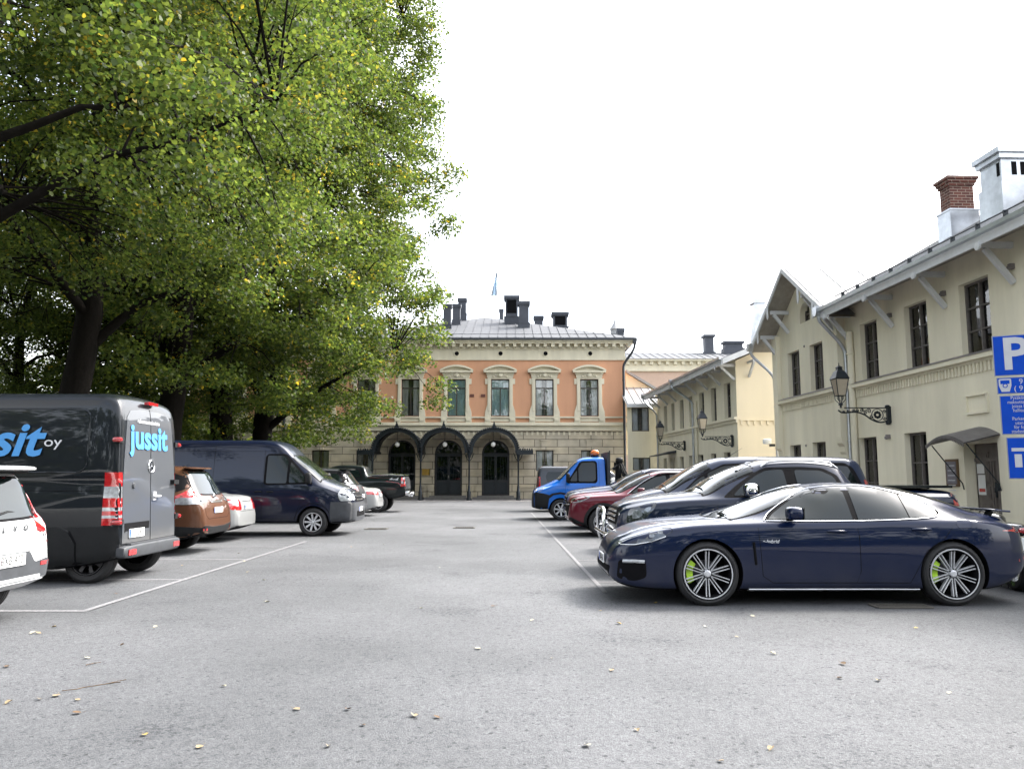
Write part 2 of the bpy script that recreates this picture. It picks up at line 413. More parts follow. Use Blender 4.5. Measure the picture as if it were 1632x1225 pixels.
def hit(c, p, axis, side=-1):
    L = c.L
    if axis == 'side': o, d = Vector((p[0]-L/2, side*3, p[1])), Vector((0,-side,0))
    elif axis == 'front': o, d = Vector((-L, p[0], p[1])), Vector((1,0,0))
    elif axis == 'rear': o, d = Vector((L, p[0], p[1])), Vector((-1,0,0))
    else: o, d = Vector((p[0]-L/2, p[1], 4)), Vector((0,0,-1))
    loc, nor, _, _ = c.bvh.ray_cast(o, d)
    if loc is None:
        q = Vector((p[0]-L/2, side*c.W/2, p[1])) if axis == 'side' else (Vector(((-1 if axis == 'front' else 1)*L/2, p[0], p[1])) if axis in ('front','rear') else Vector((p[0]-L/2, p[1], 1.2)))
        loc, nor, _, _ = c.bvh.find_nearest(q)
    if nor.dot(d) > 0: nor = -nor
    return loc, nor
def patch(c, name, poly, axis, m, off=.004, side=-1, rnd=1, step=.07, skirt=.012, parent=None, label=None):
    P = roundc([Vector((p[0], p[1], 0)) for p in poly]) if rnd else [Vector((p[0], p[1], 0)) for p in poly]
    B = []
    for i in range(len(P)):
        a, b = P[i], P[(i+1) % len(P)]; k = max(1, int((b-a).length/step))
        B += [a.lerp(b, j/k) for j in range(k)]
    B = [Vector((p.x, p.y)) for p in B]; nb = len(B)
    x0, x1 = min(p.x for p in B), max(p.x for p in B); y0, y1 = min(p.y for p in B), max(p.y for p in B)
    pts = list(B); 
    def inside(x, y):
        r = False; j = nb-1
        for i in range(nb):
            if (B[i].y > y) != (B[j].y > y) and x < (B[j].x-B[i].x)*(y-B[i].y)/(B[j].y-B[i].y)+B[i].x: r = not r
            j = i
        return r
    nx = int((x1-x0)/step); ny = int((y1-y0)/step)
    for i in range(1, nx+1):
        for j in range(1, ny+1):
            x, y = x0+i*step, y0+j*step
            if inside(x, y) and min((b.x-x)**2+(b.y-y)**2 for b in B) > (step*.35)**2: pts.append(Vector((x, y)))
    vs, es, fs, *_ = mg.delaunay_2d_cdt(pts, [(i, (i+1) % nb) for i in range(nb)], [list(range(nb))], 1, 1e-6)
    H = [hit(c, v, axis, side) for v in vs]
    V = [h[0]+h[1]*off for h in H]; F = []
    an = Vector((0,0,0))
    for h in H: an += h[1]
    for f in fs:
        n_ = (V[f[1]]-V[f[0]]).cross(V[f[2]]-V[f[0]]); F.append(tuple(f) if n_.dot(an) > 0 else tuple(f)[::-1])
    cnt = {}
    for f in F:
        for i in range(len(f)): e = (f[i], f[(i+1) % len(f)]); cnt[e] = 1
    bd = [e for e in cnt if (e[1], e[0]) not in cnt]; remap = {}
    for e in bd:
        for v in e:
            if v not in remap: remap[v] = len(V); V.append(V[v]-H[v][1]*(off+skirt))
    for a, b in bd: F.append((b, a, remap[a], remap[b]))
    me = bpy.data.meshes.new(name); me.from_pydata([tuple(v) for v in V], [], F); me.materials.append(m); me.shade_smooth()
    me.set_sharp_from_angle(angle=math.radians(50))
    return link(name, me, parent or c.root, label=label)
def sides(c, name, poly, m, off=.004, rnd=1, both=True, **k):
    r = [patch(c, name, poly, 'side', m, off, -1, rnd, **k)]
    if both: r.append(patch(c, name, poly, 'side', m, off, 1, rnd, **k))
    return r
def line(c, name, pts, axis, m, r=.005, side=-1, off=.001, step=.06, smooth=0, flat=False, parent=None):
    P = [Vector((p[0], p[1], 0)) for p in pts]
    if smooth: P = chaikin(P, smooth, False)
    Q = []
    for i in range(len(P)-1):
        a, b = P[i], P[i+1]; k = max(1, int((b-a).length/step)); Q += [a.lerp(b, j/k) for j in range(k)]
    Q.append(P[-1]); mb = MB()
    H = [hit(c, q, axis, side) for q in Q]
    mb.tube([h[0]+h[1]*off for h in H], r, 6)
    return mb.build(name, m, parent or c.root, 60)
def seams(c, name, polys, axis='side', both=True, r=.004):
    for s in ((-1, 1) if both and axis == 'side' else (-1,)):
        mb = MB()
        for pts in polys:
            P = [Vector((p[0], p[1], 0)) for p in pts]; Q = []
            for i in range(len(P)-1):
                a, b = P[i], P[i+1]; k = max(1, int((b-a).length/.07)); Q += [a.lerp(b, j/k) for j in range(k)]
            Q.append(P[-1]); H = [hit(c, q, axis, s) for q in Q]
            mb.tube([h[0]-h[1]*.001 for h in H], r, 5)
        mb.build(name, M['gap'], c.body, 60)
def mirror(c, f, z, m, size=(.1,.13,.085), both=True, cap=None):
    for s in (-1, 1):
        l, n = hit(c, (f, z-.04), 'side', s); mb = MB()
        mb.blob((l.x+.02, l.y+s*(size[1]+.05), z+.03), size, .55, 16, 0)
        mb.bar((l.x+.03, l.y-s*.02, z-.03), (l.x+.02, l.y+s*.12, z-.0), .07, .035, 1)
        mb.box(l.x+.02+size[0]*.86, l.x+.02+size[0]*.99, l.y+s*(.06+size[1]*.2), l.y+s*(size[1]*1.85+.05), z-.035, z+.095, 2)
        mb.build('mirror', [m, M['black_plastic'], M['carglass']], c.root, 40)
def handles(c, pts, m, w=.2, both=True):
    for s in (-1, 1):
        for f, z in pts:
            l, n = hit(c, (f, z), 'side', s); mb = MB()
            mb.tube([(l.x-w/2, l.y, l.z), (l.x-w/2+.03, l.y+s*.035, l.z+.004), (l.x+w/2-.03, l.y+s*.035, l.z+.004), (l.x+w/2, l.y, l.z)], .014, 8)
            mb.build('door_handle', m, c.root, 60)
def plate(c, end, y, z, txt, w=.44, h=.11, tilt=0):
    l, n = hit(c, (y, z), end); s = -1 if end == 'front' else 1
    x = (-c.L/2 if False else l.x) + s*.02
    mb = MB(); mb.box(-w/2, w/2, -.006, .006, -h/2, h/2, 0); mb.box(-w/2+.004, -w/2+.045, -.0075, -.006, -h/2+.004, h/2-.004, 1)
    rz = math.pi/2 if end == 'rear' else -math.pi/2
    p = mb.build('licence_plate', [M['plate'], M['plateblue']], c.root, loc=(x, y, z), rot=(0, tilt, rz))
    if txt: lettering(txt, h*1.0, M['platetext'], p, (.02, -.008, 0), 0, .001, scale=(.82*min(1, w/.44*7/len(txt)), 1))
    return p
def screen(c, name, f0, f1, w0, w1, bow=.1, off=.005, m=None, bow1=.02):
    """windscreen (f0<f1) or rear window seen from above; w0 at f0, w1 at f1, bow bulges towards f0 end"""
    P = []
    for i in range(9): t = -1+2*i/8; P.append((f0-bow*(1-t*t), t*w0))
    for i in range(9): t = 1-2*i/8; P.append((f1-bow1*(1-t*t), t*w1))
    patch(c, 'window_rubber', [(f0-bow*(1-(-1+2*i/8)**2)-.03*(1 if f1 > f0 else -1), (-1+2*i/8)*(w0+.025)) for i in range(9)] + [(f1-bow1*(1-(1-2*i/8)**2)+.03*(1 if f1 > f0 else -1), (1-2*i/8)*(w1+.025)) for i in range(9)], 'top', M['gap'], off-.003, rnd=0)
    return patch(c, name, P, 'top', m or M['carglass'], off, rnd=0)
def rscreen(c, z0, z1, w0, w1, end='rear', name='rear_window'):
    P = [(-w0,z0),(-w0*.5,z0-.015),(0,z0-.02),(w0*.5,z0-.015),(w0,z0),(w1,z1),(w1*.5,z1+.01),(0,z1+.012),(-w1*.5,z1+.01),(-w1,z1)]
    Q = [(a*1.04, b+(.025 if i > 4 else -.025)) for i, (a, b) in enumerate(P)]
    patch(c, 'window_rubber', Q, end, M['gap'], .002, rnd=0, step=.05); return patch(c, name, P, end, M['carglass'], .006, rnd=0, step=.05)
def dlo(c, panes, m=None, border=.022, outline=None, trim=None, rnd=1):
    """side glass: dark border + separate panes"""
    if outline:
        sides(c, 'window_border', outline, M['gap'], .003)
    for p in panes: sides(c, 'side_window', p, m or M['carglass'], .006, rnd=rnd)
    if trim:
        for s in (-1, 1): line(c, 'window_trim', trim, 'side', M['chrome'], .007, s, .008, smooth=2)
def rails(c, f0, f1, m, y=None, h=.05):
    for s in (-1, 1):
        mb = MB(); y_ = s*(y or c.W*.31); n = 10; pts = []
        for i in range(n+1):
            f = f0+(f1-f0)*i/n; l, _ = hit(c, (f, y_), 'top'); pts.append((l.x, y_, l.z+(h if 0 < i < n else 0)))
        mb.tube(pts, .016, 8); mb.build('roof_rail', m, c.root, 60)
def antenna(c, f, y=0, l=.3, ang=.9):
    p, _ = hit(c, (f, y), 'top'); mb = MB()
    mb.tube([(p.x, p.y, p.z), (p.x+l*math.cos(ang), p.y, p.z+l*math.sin(ang))], [.006, .002], 6); mb.blob((p.x, p.y, p.z), (.04,.02,.02), .8, 8)
    mb.build('antenna', M['black_plastic'], c.root, 60)
def wiper(c, f, y0, y1):
    a, _ = hit(c, (f, y0), 'top'); b, _ = hit(c, (f+.03, y1), 'top'); mb = MB()
    mb.tube([a+Vector((-.01,0,.02)), (a+b)/2+Vector((0,0,.03)), b+Vector((0,0,.015))], .009, 6); mb.build('wiper', M['black_plastic'], c.root, 60)
# ---------------------------------------------------------------- ground
def asphalt():
    m, nt, b = new_mat('asphalt'); N, Lk = nt.nodes, nt.links
    tc = N.new('ShaderNodeTexCoord')
    def noise(sc, det=5, ro=.6):
        n = N.new('ShaderNodeTexNoise'); n.inputs['Scale'].default_value = sc; n.inputs['Detail'].default_value = det; n.inputs['Roughness'].default_value = ro
        Lk.new(tc.outputs['Object'], n.inputs['Vector']); return n
    def ramp(src, p0, c0, p1, c1):
        r = N.new('ShaderNodeValToRGB'); e = r.color_ramp.elements; e[0].position = p0; e[0].color = (*c0, 1); e[1].position = p1; e[1].color = (*c1, 1); Lk.new(src, r.inputs[0]); return r
    def mult(a, bb):
        x = N.new('ShaderNodeMix'); x.data_type = 'RGBA'; x.blend_type = 'MULTIPLY'; x.inputs['Factor'].default_value = 1
        Lk.new(a, x.inputs['A']); Lk.new(bb, x.inputs['B']); return x.outputs['Result']
    big = ramp(noise(.16, 7, .6).outputs['Fac'], .35, (.056,.059,.062), .60, (.106,.109,.114))
    fine = ramp(noise(85, 3, .8).outputs['Fac'], .36, (.52,.52,.54), .58, (1.08,1.08,1.08))
    vo = N.new('ShaderNodeTexVoronoi'); vo.inputs['Scale'].default_value = 48; Lk.new(tc.outputs['Object'], vo.inputs['Vector'])
    chips = ramp(vo.outputs['Color'], .05, (.30,.31,.33), .95, (1.16,1.16,1.16)); _k = chips.color_ramp.elements.new(.17); _k.color = (.88,.88,.89,1)
    # small worn pits gathered in patches
    pn = noise(26, 4, .7); pm = noise(.75, 5, .6)
    ad = N.new('ShaderNodeMath'); ad.operation = 'ADD'; Lk.new(pn.outputs['Fac'], ad.inputs[0]); Lk.new(pm.outputs['Fac'], ad.inputs[1])
    pits = ramp(ad.outputs[0], .70, (1,1,1), .79, (1,1,1)); 
    sc = N.new('ShaderNodeMath'); sc.operation = 'MULTIPLY'; sc.inputs[1].default_value = .5; Lk.new(ad.outputs[0], sc.inputs[0])
    pits = ramp(sc.outputs[0], .565, (1,1,1), .62, (.38,.40,.43))
    midn = ramp(noise(11, 6, .85).outputs['Fac'], .36, (.76,.77,.78), .52, (1.03,1.03,1.03))
    col = mult(midn.outputs[0], mult(mult(mult(big.outputs[0], fine.outputs[0]), chips.outputs[0]), pits.outputs[0]))
    Lk.new(col, b.inputs['Base Color']); b.inputs['Roughness'].default_value = .78; b.inputs['Specular IOR Level'].default_value = .35
    bp = N.new('ShaderNodeBump'); bp.inputs['Strength'].default_value = .6; bp.inputs['Distance'].default_value = .006
    Lk.new(fine.outputs[0], bp.inputs['Height']); Lk.new(bp.outputs[0], b.inputs['Normal'])
    return m
def cobble(name, c1, c2, sx, sy):
    m, nt, b = new_mat(name); N, Lk = nt.nodes, nt.links
    tc = N.new('ShaderNodeTexCoord'); br = N.new('ShaderNodeTexBrick'); br.inputs['Scale'].default_value = 1
    br.inputs['Brick Width'].default_value = sx; br.inputs['Row Height'].default_value = sy; br.inputs['Mortar Size'].default_value = .012
    br.inputs['Color1'].default_value = (*c1, 1); br.inputs['Color2'].default_value = (*c2, 1); br.inputs['Mortar'].default_value = (.035,.035,.035,1); br.inputs['Bias'].default_value = 0
    nz = N.new('ShaderNodeTexNoise'); nz.inputs['Scale'].default_value = 1.2; mx = N.new('ShaderNodeMix'); mx.data_type = 'RGBA'; mx.blend_type = 'MULTIPLY'; mx.inputs['Factor'].default_value = .5
    Lk.new(tc.outputs['Object'], br.inputs['Vector']); Lk.new(tc.outputs['Object'], nz.inputs['Vector']); Lk.new(br.outputs['Color'], mx.inputs['A']); Lk.new(nz.outputs['Fac'], mx.inputs['B'])
    Lk.new(mx.outputs['Result'], b.inputs['Base Color']); b.inputs['Roughness'].default_value = .85
    bp = N.new('ShaderNodeBump'); bp.inputs['Strength'].default_value = .5; bp.inputs['Distance'].default_value = .01; bp.invert = True
    Lk.new(br.outputs['Fac'], bp.inputs['Height']); Lk.new(bp.outputs[0], b.inputs['Normal']); return m
mb = MB(); mb.add([(-400,-300,0),(400,-300,0),(400,600,0),(-400,600,0)], [(0,1,2,3)])
struct(mb.build('ground', mat('far_ground', (.07,.075,.06), .9, var=.5, scale=.2)))
mb = MB(); mb.add([(-10.9,-60,.004),(60,-60,.004),(60,48.2,.004),(-10.9,48.2,.004)], [(0,1,2,3)])
struct(mb.build('car_park', asphalt()))
mb = MB(); mb.add([(-22,48.2,.008),(9,48.2,.008),(9,53.4,.008),(-22,53.4,.008)], [(0,1,2,3)])
struct(mb.build('cobbled_strip', cobble('cobbles', (.34,.32,.31), (.24,.23,.23), .22, .14)))
mb = MB(); mb.add([(6.35,-20,.09),(14.4,-20,.09),(9.8,53.2,.09),(7.6,53.2,.09),(6.95,22,.09)], [(0,1,2,3,4)])
mb.bar((6.35,-20,.045), (6.95,22,.045), .12, .10); mb.bar((6.95,22,.045),(7.6,53.2,.045), .12, .10)
struct(mb.build('pavement', cobble('paving_stones', (.3,.29,.28), (.22,.22,.22), .3, .16)))
mb = MB(); mb.add([(-90,-60,.05),(-11,-60,.05),(-11,53,.05),(-90,53,.05)], [(0,1,2,3)]); mb.box(-11.02,-10.86,-60,53,0,.12,1)
struct(mb.build('park_ground', [mat('park_soil', (.035,.055,.015), .95, col2=(.05,.04,.028), scale=.7, bump=.3, bscale=20), mat('kerb_stone', (.25,.25,.25), .8, var=.3, scale=8)]))
# worn painted bay lines
def line_mat(hi=.205, lo=.105):
    m, nt, b = new_mat('road_paint'); N, Lk = nt.nodes, nt.links; tc = N.new('ShaderNodeTexCoord'); nz = N.new('ShaderNodeTexNoise'); nz.inputs['Scale'].default_value = 30; nz.inputs['Detail'].default_value = 6; nz.inputs['Roughness'].default_value = .7
    rp = N.new('ShaderNodeValToRGB'); rp.color_ramp.elements[0].position = .40; rp.color_ramp.elements[1].position = .62; rp.color_ramp.elements[0].color = (lo,lo,lo*1.05,1); rp.color_ramp.elements[1].color = (hi,hi,hi*1.04,1)
    Lk.new(tc.outputs['Object'], nz.inputs['Vector']); Lk.new(nz.outputs['Fac'], rp.inputs[0]); Lk.new(rp.outputs[0], b.inputs['Base Color']); b.inputs['Roughness'].default_value = .8; return m
LM = line_mat(.2,.1); LM2 = line_mat(.165,.10); mb = MB()
def strip(x0, y0, x1, y1, w, z=.009):
    a, b = Vector((x0,y0,z)), Vector((x1,y1,z)); n = (b-a).cross(Vector((0,0,1))).normalized()*w/2; mb.add([a-n,b-n,b+n,a+n], [(0,1,2,3)])
strip(-4.78, 9.02, -4.78, 18.5, .08, .013)
for y in (9.02, 11.7, 14.5, 17.1, 19.7, 22.3): strip(-4.74, y, -10.2, y, .09)
struct(mb.build('bay_markings', LM)); mb = MB()
strip(1.21, 10.4, .91, 27, .06, .013); strip(.91, 27, .8, 33, .06, .013)
for y in (11.45, 14.4, 17.9, 21.9): strip(1.2, y, 6.4, y, .08)
struct(mb.build('faded_bay_markings', LM2))
# drain covers
def drain(label, x, y, w, d, bars=9):
    t = thing('drain_cover', label, 'drain cover', (x, y, .009))
    m1 = mat('cast_iron', (.075,.07,.06), .7, 0, var=.4, scale=20)
    mb = MB(); mb.box(-w/2, w/2, -d/2, d/2, 0, .004, 1)
    for s in (-1, 1): mb.box(-w/2, w/2, s*d/2-.02*s, s*d/2+.02*s, 0, .012); mb.box(s*w/2-.02, s*w/2+.02, -d/2+.021, d/2-.021, 0, .012)
    mb.build('frame', [m1, M['gap']], t)
    mb = MB()
    for i in range(bars): x_ = -w/2+w*(i+.5)/bars; mb.box(x_-.012, x_+.012, -d/2+.025, d/2-.025, .004, .010)
    mb.build('grate', m1, t)
drain('long drain grate under the navy liftback between its wheels', 4.5, 9.32, .62, .26, 16)
g = ground(740, 841); drain('iron drain cover in the middle of the lane', g.x, g.y, .6, .6)
g = ground(600, 843); drain('iron drain cover near the low silver saloon', g.x, g.y, .6, .5)
# fallen leaves and twigs
LEAFC = [mat('fallen_leaf_yellow', (.34,.24,.06), .7, var=.4, scale=30), mat('fallen_leaf_tan', (.24,.18,.10), .7, var=.4, scale=30), mat('fallen_leaf_pale', (.32,.30,.22), .7, var=.3, scale=30), mat('fallen_leaf_brown', (.09,.05,.02), .8, var=.4, scale=30)]
def leaf_mesh(seed):
    r = random.Random(seed); mb = MB(); n = 14; P = []; c_ = r.uniform(.15,.6)
    for i in range(n):
        a = 2*math.pi*i/n; q = .045*(1+.12*math.cos(a))*(1-.25*abs(math.sin(a/2))**6)*(1+.06*math.sin(9*a)+r.uniform(-.04,.04))
        x, y = q*math.cos(a), q*math.sin(a)*.85; P.append((x, y, .004+abs(y)*c_+max(0,x)*r.uniform(.1,.25)))
    mb.add([(0,0,.006)]+P, [(0,i+1,(i+1)%n+1) for i in range(n)]); mb.tube([(-.04,0,.01),(-.07,.006,.012)], .0015, 4)
    return mb
lv = [(85,1000,0),(62,1010,1),(194,1029,3),(247,1000,2),(139,1050,2),(12,1064,3),(63,1116,1),(124,1182-65,1),(13,1122,1),(124,1138,3),(319,1192,1),(230,1173,0),(425,960,2),(185,947,3),(672,970,2),(787,967,3),(471,1132,1),(555,1132,3),(660,1143,1),(697,1145,3),(523,1191,1),(578,1157,3),
      (956,974,0),(987,995,0),(1124,1000,2),(1175,1016,1),(1233,1043,2),(975,1069,1),(1460,1002,0),(1342,1059,3),(1400,1086,0),(1513,1106,2),(1229,1196,1),(1148,1215,1),(1200,983,2),(1337,1082,3),(848,990,2),(300,880,0),(290,902,1),(380,882,1),(389,895,2),(335,906,2),(420,925,2),(395,912,0),(1045,962,0),(880,1050,1),(760,1035,2),(52,1010,2),(356,1095,2),(90,1110,1),(1015,1165,1),(935,1190,2),(612,868,2),(560,872,1),(700,905,2)]
_lm = [leaf_mesh(i) for i in range(6)]
LABS = ['yellow', 'tan', 'pale', 'dark brown']
for i, (x, y, k) in enumerate(lv):
    g = ground(x, y); me = _lm[i % 6].mesh('fallen_leaf', LEAFC[k], 60); s = RND.uniform(.4,.72)
    o = link('fallen_leaf', me, None, (g.x, g.y, .009), (RND.uniform(-.2,.2), RND.uniform(-.2,.2), RND.uniform(0,6.3))); o.scale = (s, s, s)
    tag(o, 'small %s fallen linden leaf lying on the asphalt' % LABS[k], 'leaf', 'fallen %s leaves on the asphalt' % LABS[k])
for (a, b, lab) in (((100,1104),(200,1086),'thin curved brown twig lying on the asphalt at lower left'), ((136,1062),(158,1058),'short dark twig on the asphalt above the long twig')):
    g0, g1 = ground(*a), ground(*b); mb = MB(); P = [g0.lerp(g1, i/6)+Vector((RND.uniform(-.02,.02), RND.uniform(-.02,.02), .014)) for i in range(7)]
    mb.tube(P, [.002,.003,.003,.003,.003,.002,.002], 5); mb.tube([P[4], P[4]+(g1-g0)*.2+Vector((.03,-.06,.01))], .003, 5)
    tag(mb.build('twig', LEAFC[3]), lab, 'twig')

# ---------------------------------------------------------------- building materials
BM = {
 'salmon': mat('salmon_render', (.64,.34,.20), .85, var=.14, scale=.9, bump=.08, bscale=60, streak=True),
 'cream': mat('cream_trim', (.72,.665,.51), .8, var=.18, scale=1.4, bump=.06, bscale=50, streak=True),
 'roofgrey': mat('roof_sheet_grey', (.085,.09,.10), .7, 0, spec=.25, var=.2, scale=1.2), 'stackmetal': mat('grey_blue_sheet', (.075,.082,.10), .6, 0, spec=.3, var=.25, scale=1.5), 'darkmetal': mat('dark_sheet_metal', (.035,.04,.048), .5, .1, var=.3, scale=3),
 'ironblue': mat('painted_iron', (.012,.018,.024), .45, .2, var=.3, scale=10), 'winframe': mat('window_frame_brown', (.075,.065,.055), .6, var=.3, scale=8), 'greyframe': mat('window_frame_grey', (.13,.115,.105), .6, var=.3, scale=8),
 'wall': mat('pale_olive_render', (.80,.745,.575), .88, var=.2, scale=.8, bump=.12, bscale=45, streak=True), 'yellow': mat('warmlit_yellow_render', (.76,.66,.47), .85, var=.08, scale=.8, bump=.06, bscale=50, streak=True),
 'trimgrey': mat('painted_timber_grey', (.60,.61,.61), .6, var=.15, scale=3), 'soffit': mat('eaves_boards', (.38,.35,.30), .75, var=.25, scale=4), 'galv': mat('galvanised_sheet', (.58,.61,.65), .32, .85, var=.3, scale=2.2, bump=.12, bscale=4),
 'roofpale': mat('pale_roof_sheet', (.27,.275,.28), .6, 0, spec=.3, var=.1, scale=1.5), 'sillmetal': mat('sill_metal', (.22,.20,.20), .5, .3, var=.2, scale=4), 'dark': mat('dark_interior', (.012,.013,.015), .9), 'door': mat('panelled_door', (.028,.026,.03), .45, var=.3, scale=6),
 'doorgrey': mat('grey_timber_door', (.15,.13,.115), .6, var=.3, scale=5), 'teal': mat('pale_teal_curtain', (.42,.60,.64), .9, var=.15, scale=3), 'whitecloth': mat('white_curtain', (.82,.81,.82), .9, var=.2, scale=3), 'globe': mat('opal_globe', (.8,.79,.74), .25, coat=.5),
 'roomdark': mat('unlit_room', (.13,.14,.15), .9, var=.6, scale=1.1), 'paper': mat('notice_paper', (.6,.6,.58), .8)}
BM['glass'] = glass_mat('window_glass', (.97,.99,.99), 1.1)
def ashlar():
    m, nt, b = new_mat('ashlar_render'); N, Lk = nt.nodes, nt.links
    tc = N.new('ShaderNodeTexCoord'); sp = N.new('ShaderNodeSeparateXYZ'); cb = N.new('ShaderNodeCombineXYZ'); Lk.new(tc.outputs['Object'], sp.inputs[0]); Lk.new(sp.outputs['X'], cb.inputs['X']); Lk.new(sp.outputs['Z'], cb.inputs['Y'])
    br = N.new('ShaderNodeTexBrick'); br.inputs['Scale'].default_value = 1; br.inputs['Brick Width'].default_value = 1.53; br.inputs['Row Height'].default_value = .5; br.inputs['Mortar Size'].default_value = .02; br.inputs['Mortar Smooth'].default_value = .3
    br.inputs['Color1'].default_value = (.62,.54,.39,1); br.inputs['Color2'].default_value = (.53,.475,.37,1); br.inputs['Mortar'].default_value = (.13,.115,.095,1)
    nz = N.new('ShaderNodeTexNoise'); nz.inputs['Scale'].default_value = 1.3; nz.inputs['Detail'].default_value = 7; rp = N.new('ShaderNodeValToRGB'); rp.color_ramp.elements[0].position = .3; rp.color_ramp.elements[1].position = .7; rp.color_ramp.elements[0].color = (.72,.72,.73,1); rp.color_ramp.elements[1].color = (1.05,1.05,1.05,1)
    mx = N.new('ShaderNodeMix'); mx.data_type = 'RGBA'; mx.blend_type = 'MULTIPLY'; mx.inputs['Factor'].default_value = 1
    Lk.new(cb.outputs[0], br.inputs['Vector']); Lk.new(tc.outputs['Object'], nz.inputs['Vector']); Lk.new(nz.outputs['Fac'], rp.inputs[0]); Lk.new(br.outputs['Color'], mx.inputs['A']); Lk.new(rp.outputs[0], mx.inputs['B']); Lk.new(mx.outputs['Result'], b.inputs['Base Color']); b.inputs['Roughness'].default_value = .88
    bp = N.new('ShaderNodeBump'); bp.inputs['Strength'].default_value = 1; bp.inputs['Distance'].default_value = .05; bp.invert = True; Lk.new(br.outputs['Fac'], bp.inputs['Height']); Lk.new(bp.outputs[0], b.inputs['Normal']); return m
BM['ashlar'] = ashlar()
def brickmat():
    m, nt, b = new_mat('red_brick'); N, Lk = nt.nodes, nt.links; tc = N.new('ShaderNodeTexCoord'); sp = N.new('ShaderNodeSeparateXYZ'); cb = N.new('ShaderNodeCombineXYZ'); ad = N.new('ShaderNodeMath'); ad.operation = 'ADD'
    Lk.new(tc.outputs['Object'], sp.inputs[0]); Lk.new(sp.outputs['X'], ad.inputs[0]); Lk.new(sp.outputs['Y'], ad.inputs[1]); Lk.new(ad.outputs[0], cb.inputs['X']); Lk.new(sp.outputs['Z'], cb.inputs['Y'])
    br = N.new('ShaderNodeTexBrick'); br.inputs['Scale'].default_value = 1; br.inputs['Brick Width'].default_value = .25; br.inputs['Row Height'].default_value = .085; br.inputs['Mortar Size'].default_value = .009
    br.inputs['Color1'].default_value = (.13,.042,.028,1); br.inputs['Color2'].default_value = (.07,.026,.02,1); br.inputs['Mortar'].default_value = (.26,.2,.16,1); Lk.new(cb.outputs[0], br.inputs['Vector']); Lk.new(br.outputs['Color'], b.inputs['Base Color']); b.inputs['Roughness'].default_value = .9; return m
BM['brick'] = brickmat()

def wall_sheet(mb, s0, s1, z0, z1, ops, n=0, depth=.25, mat_=0, jm=None):
    """front face of a wall at y=n with rectangular openings (a,b,zb,zt) and their reveals going back by depth"""
    jm = mat_ if jm is None else jm
    S = sorted({s0, s1} | {v for o in ops for v in (o[0], o[1]) if s0 < v < s1}); Z = sorted({z0, z1} | {v for o in ops for v in (o[2], o[3]) if z0 < v < z1})
    for i in range(len(S)-1):
        for j in range(len(Z)-1):
            cs, cz = (S[i]+S[i+1])/2, (Z[j]+Z[j+1])/2
            if any(o[0] < cs < o[1] and o[2] < cz < o[3] for o in ops): continue
            mb.add([(S[i],n,Z[j]),(S[i],n,Z[j+1]),(S[i+1],n,Z[j+1]),(S[i+1],n,Z[j])], [(0,1,2,3)], mat_)
    for a, b, zb, zt in ops:
        y = n-depth
        mb.add([(a,n,zb),(a,y,zb),(a,y,zt),(a,n,zt)], [(0,1,2,3)], jm); mb.add([(b,n,zb),(b,n,zt),(b,y,zt),(b,y,zb)], [(0,1,2,3)], jm)
        mb.add([(a,n,zt),(a,y,zt),(b,y,zt),(b,n,zt)], [(0,1,2,3)], jm); mb.add([(a,n,zb),(b,n,zb),(b,y,zb),(a,y,zb)], [(0,1,2,3)], jm)
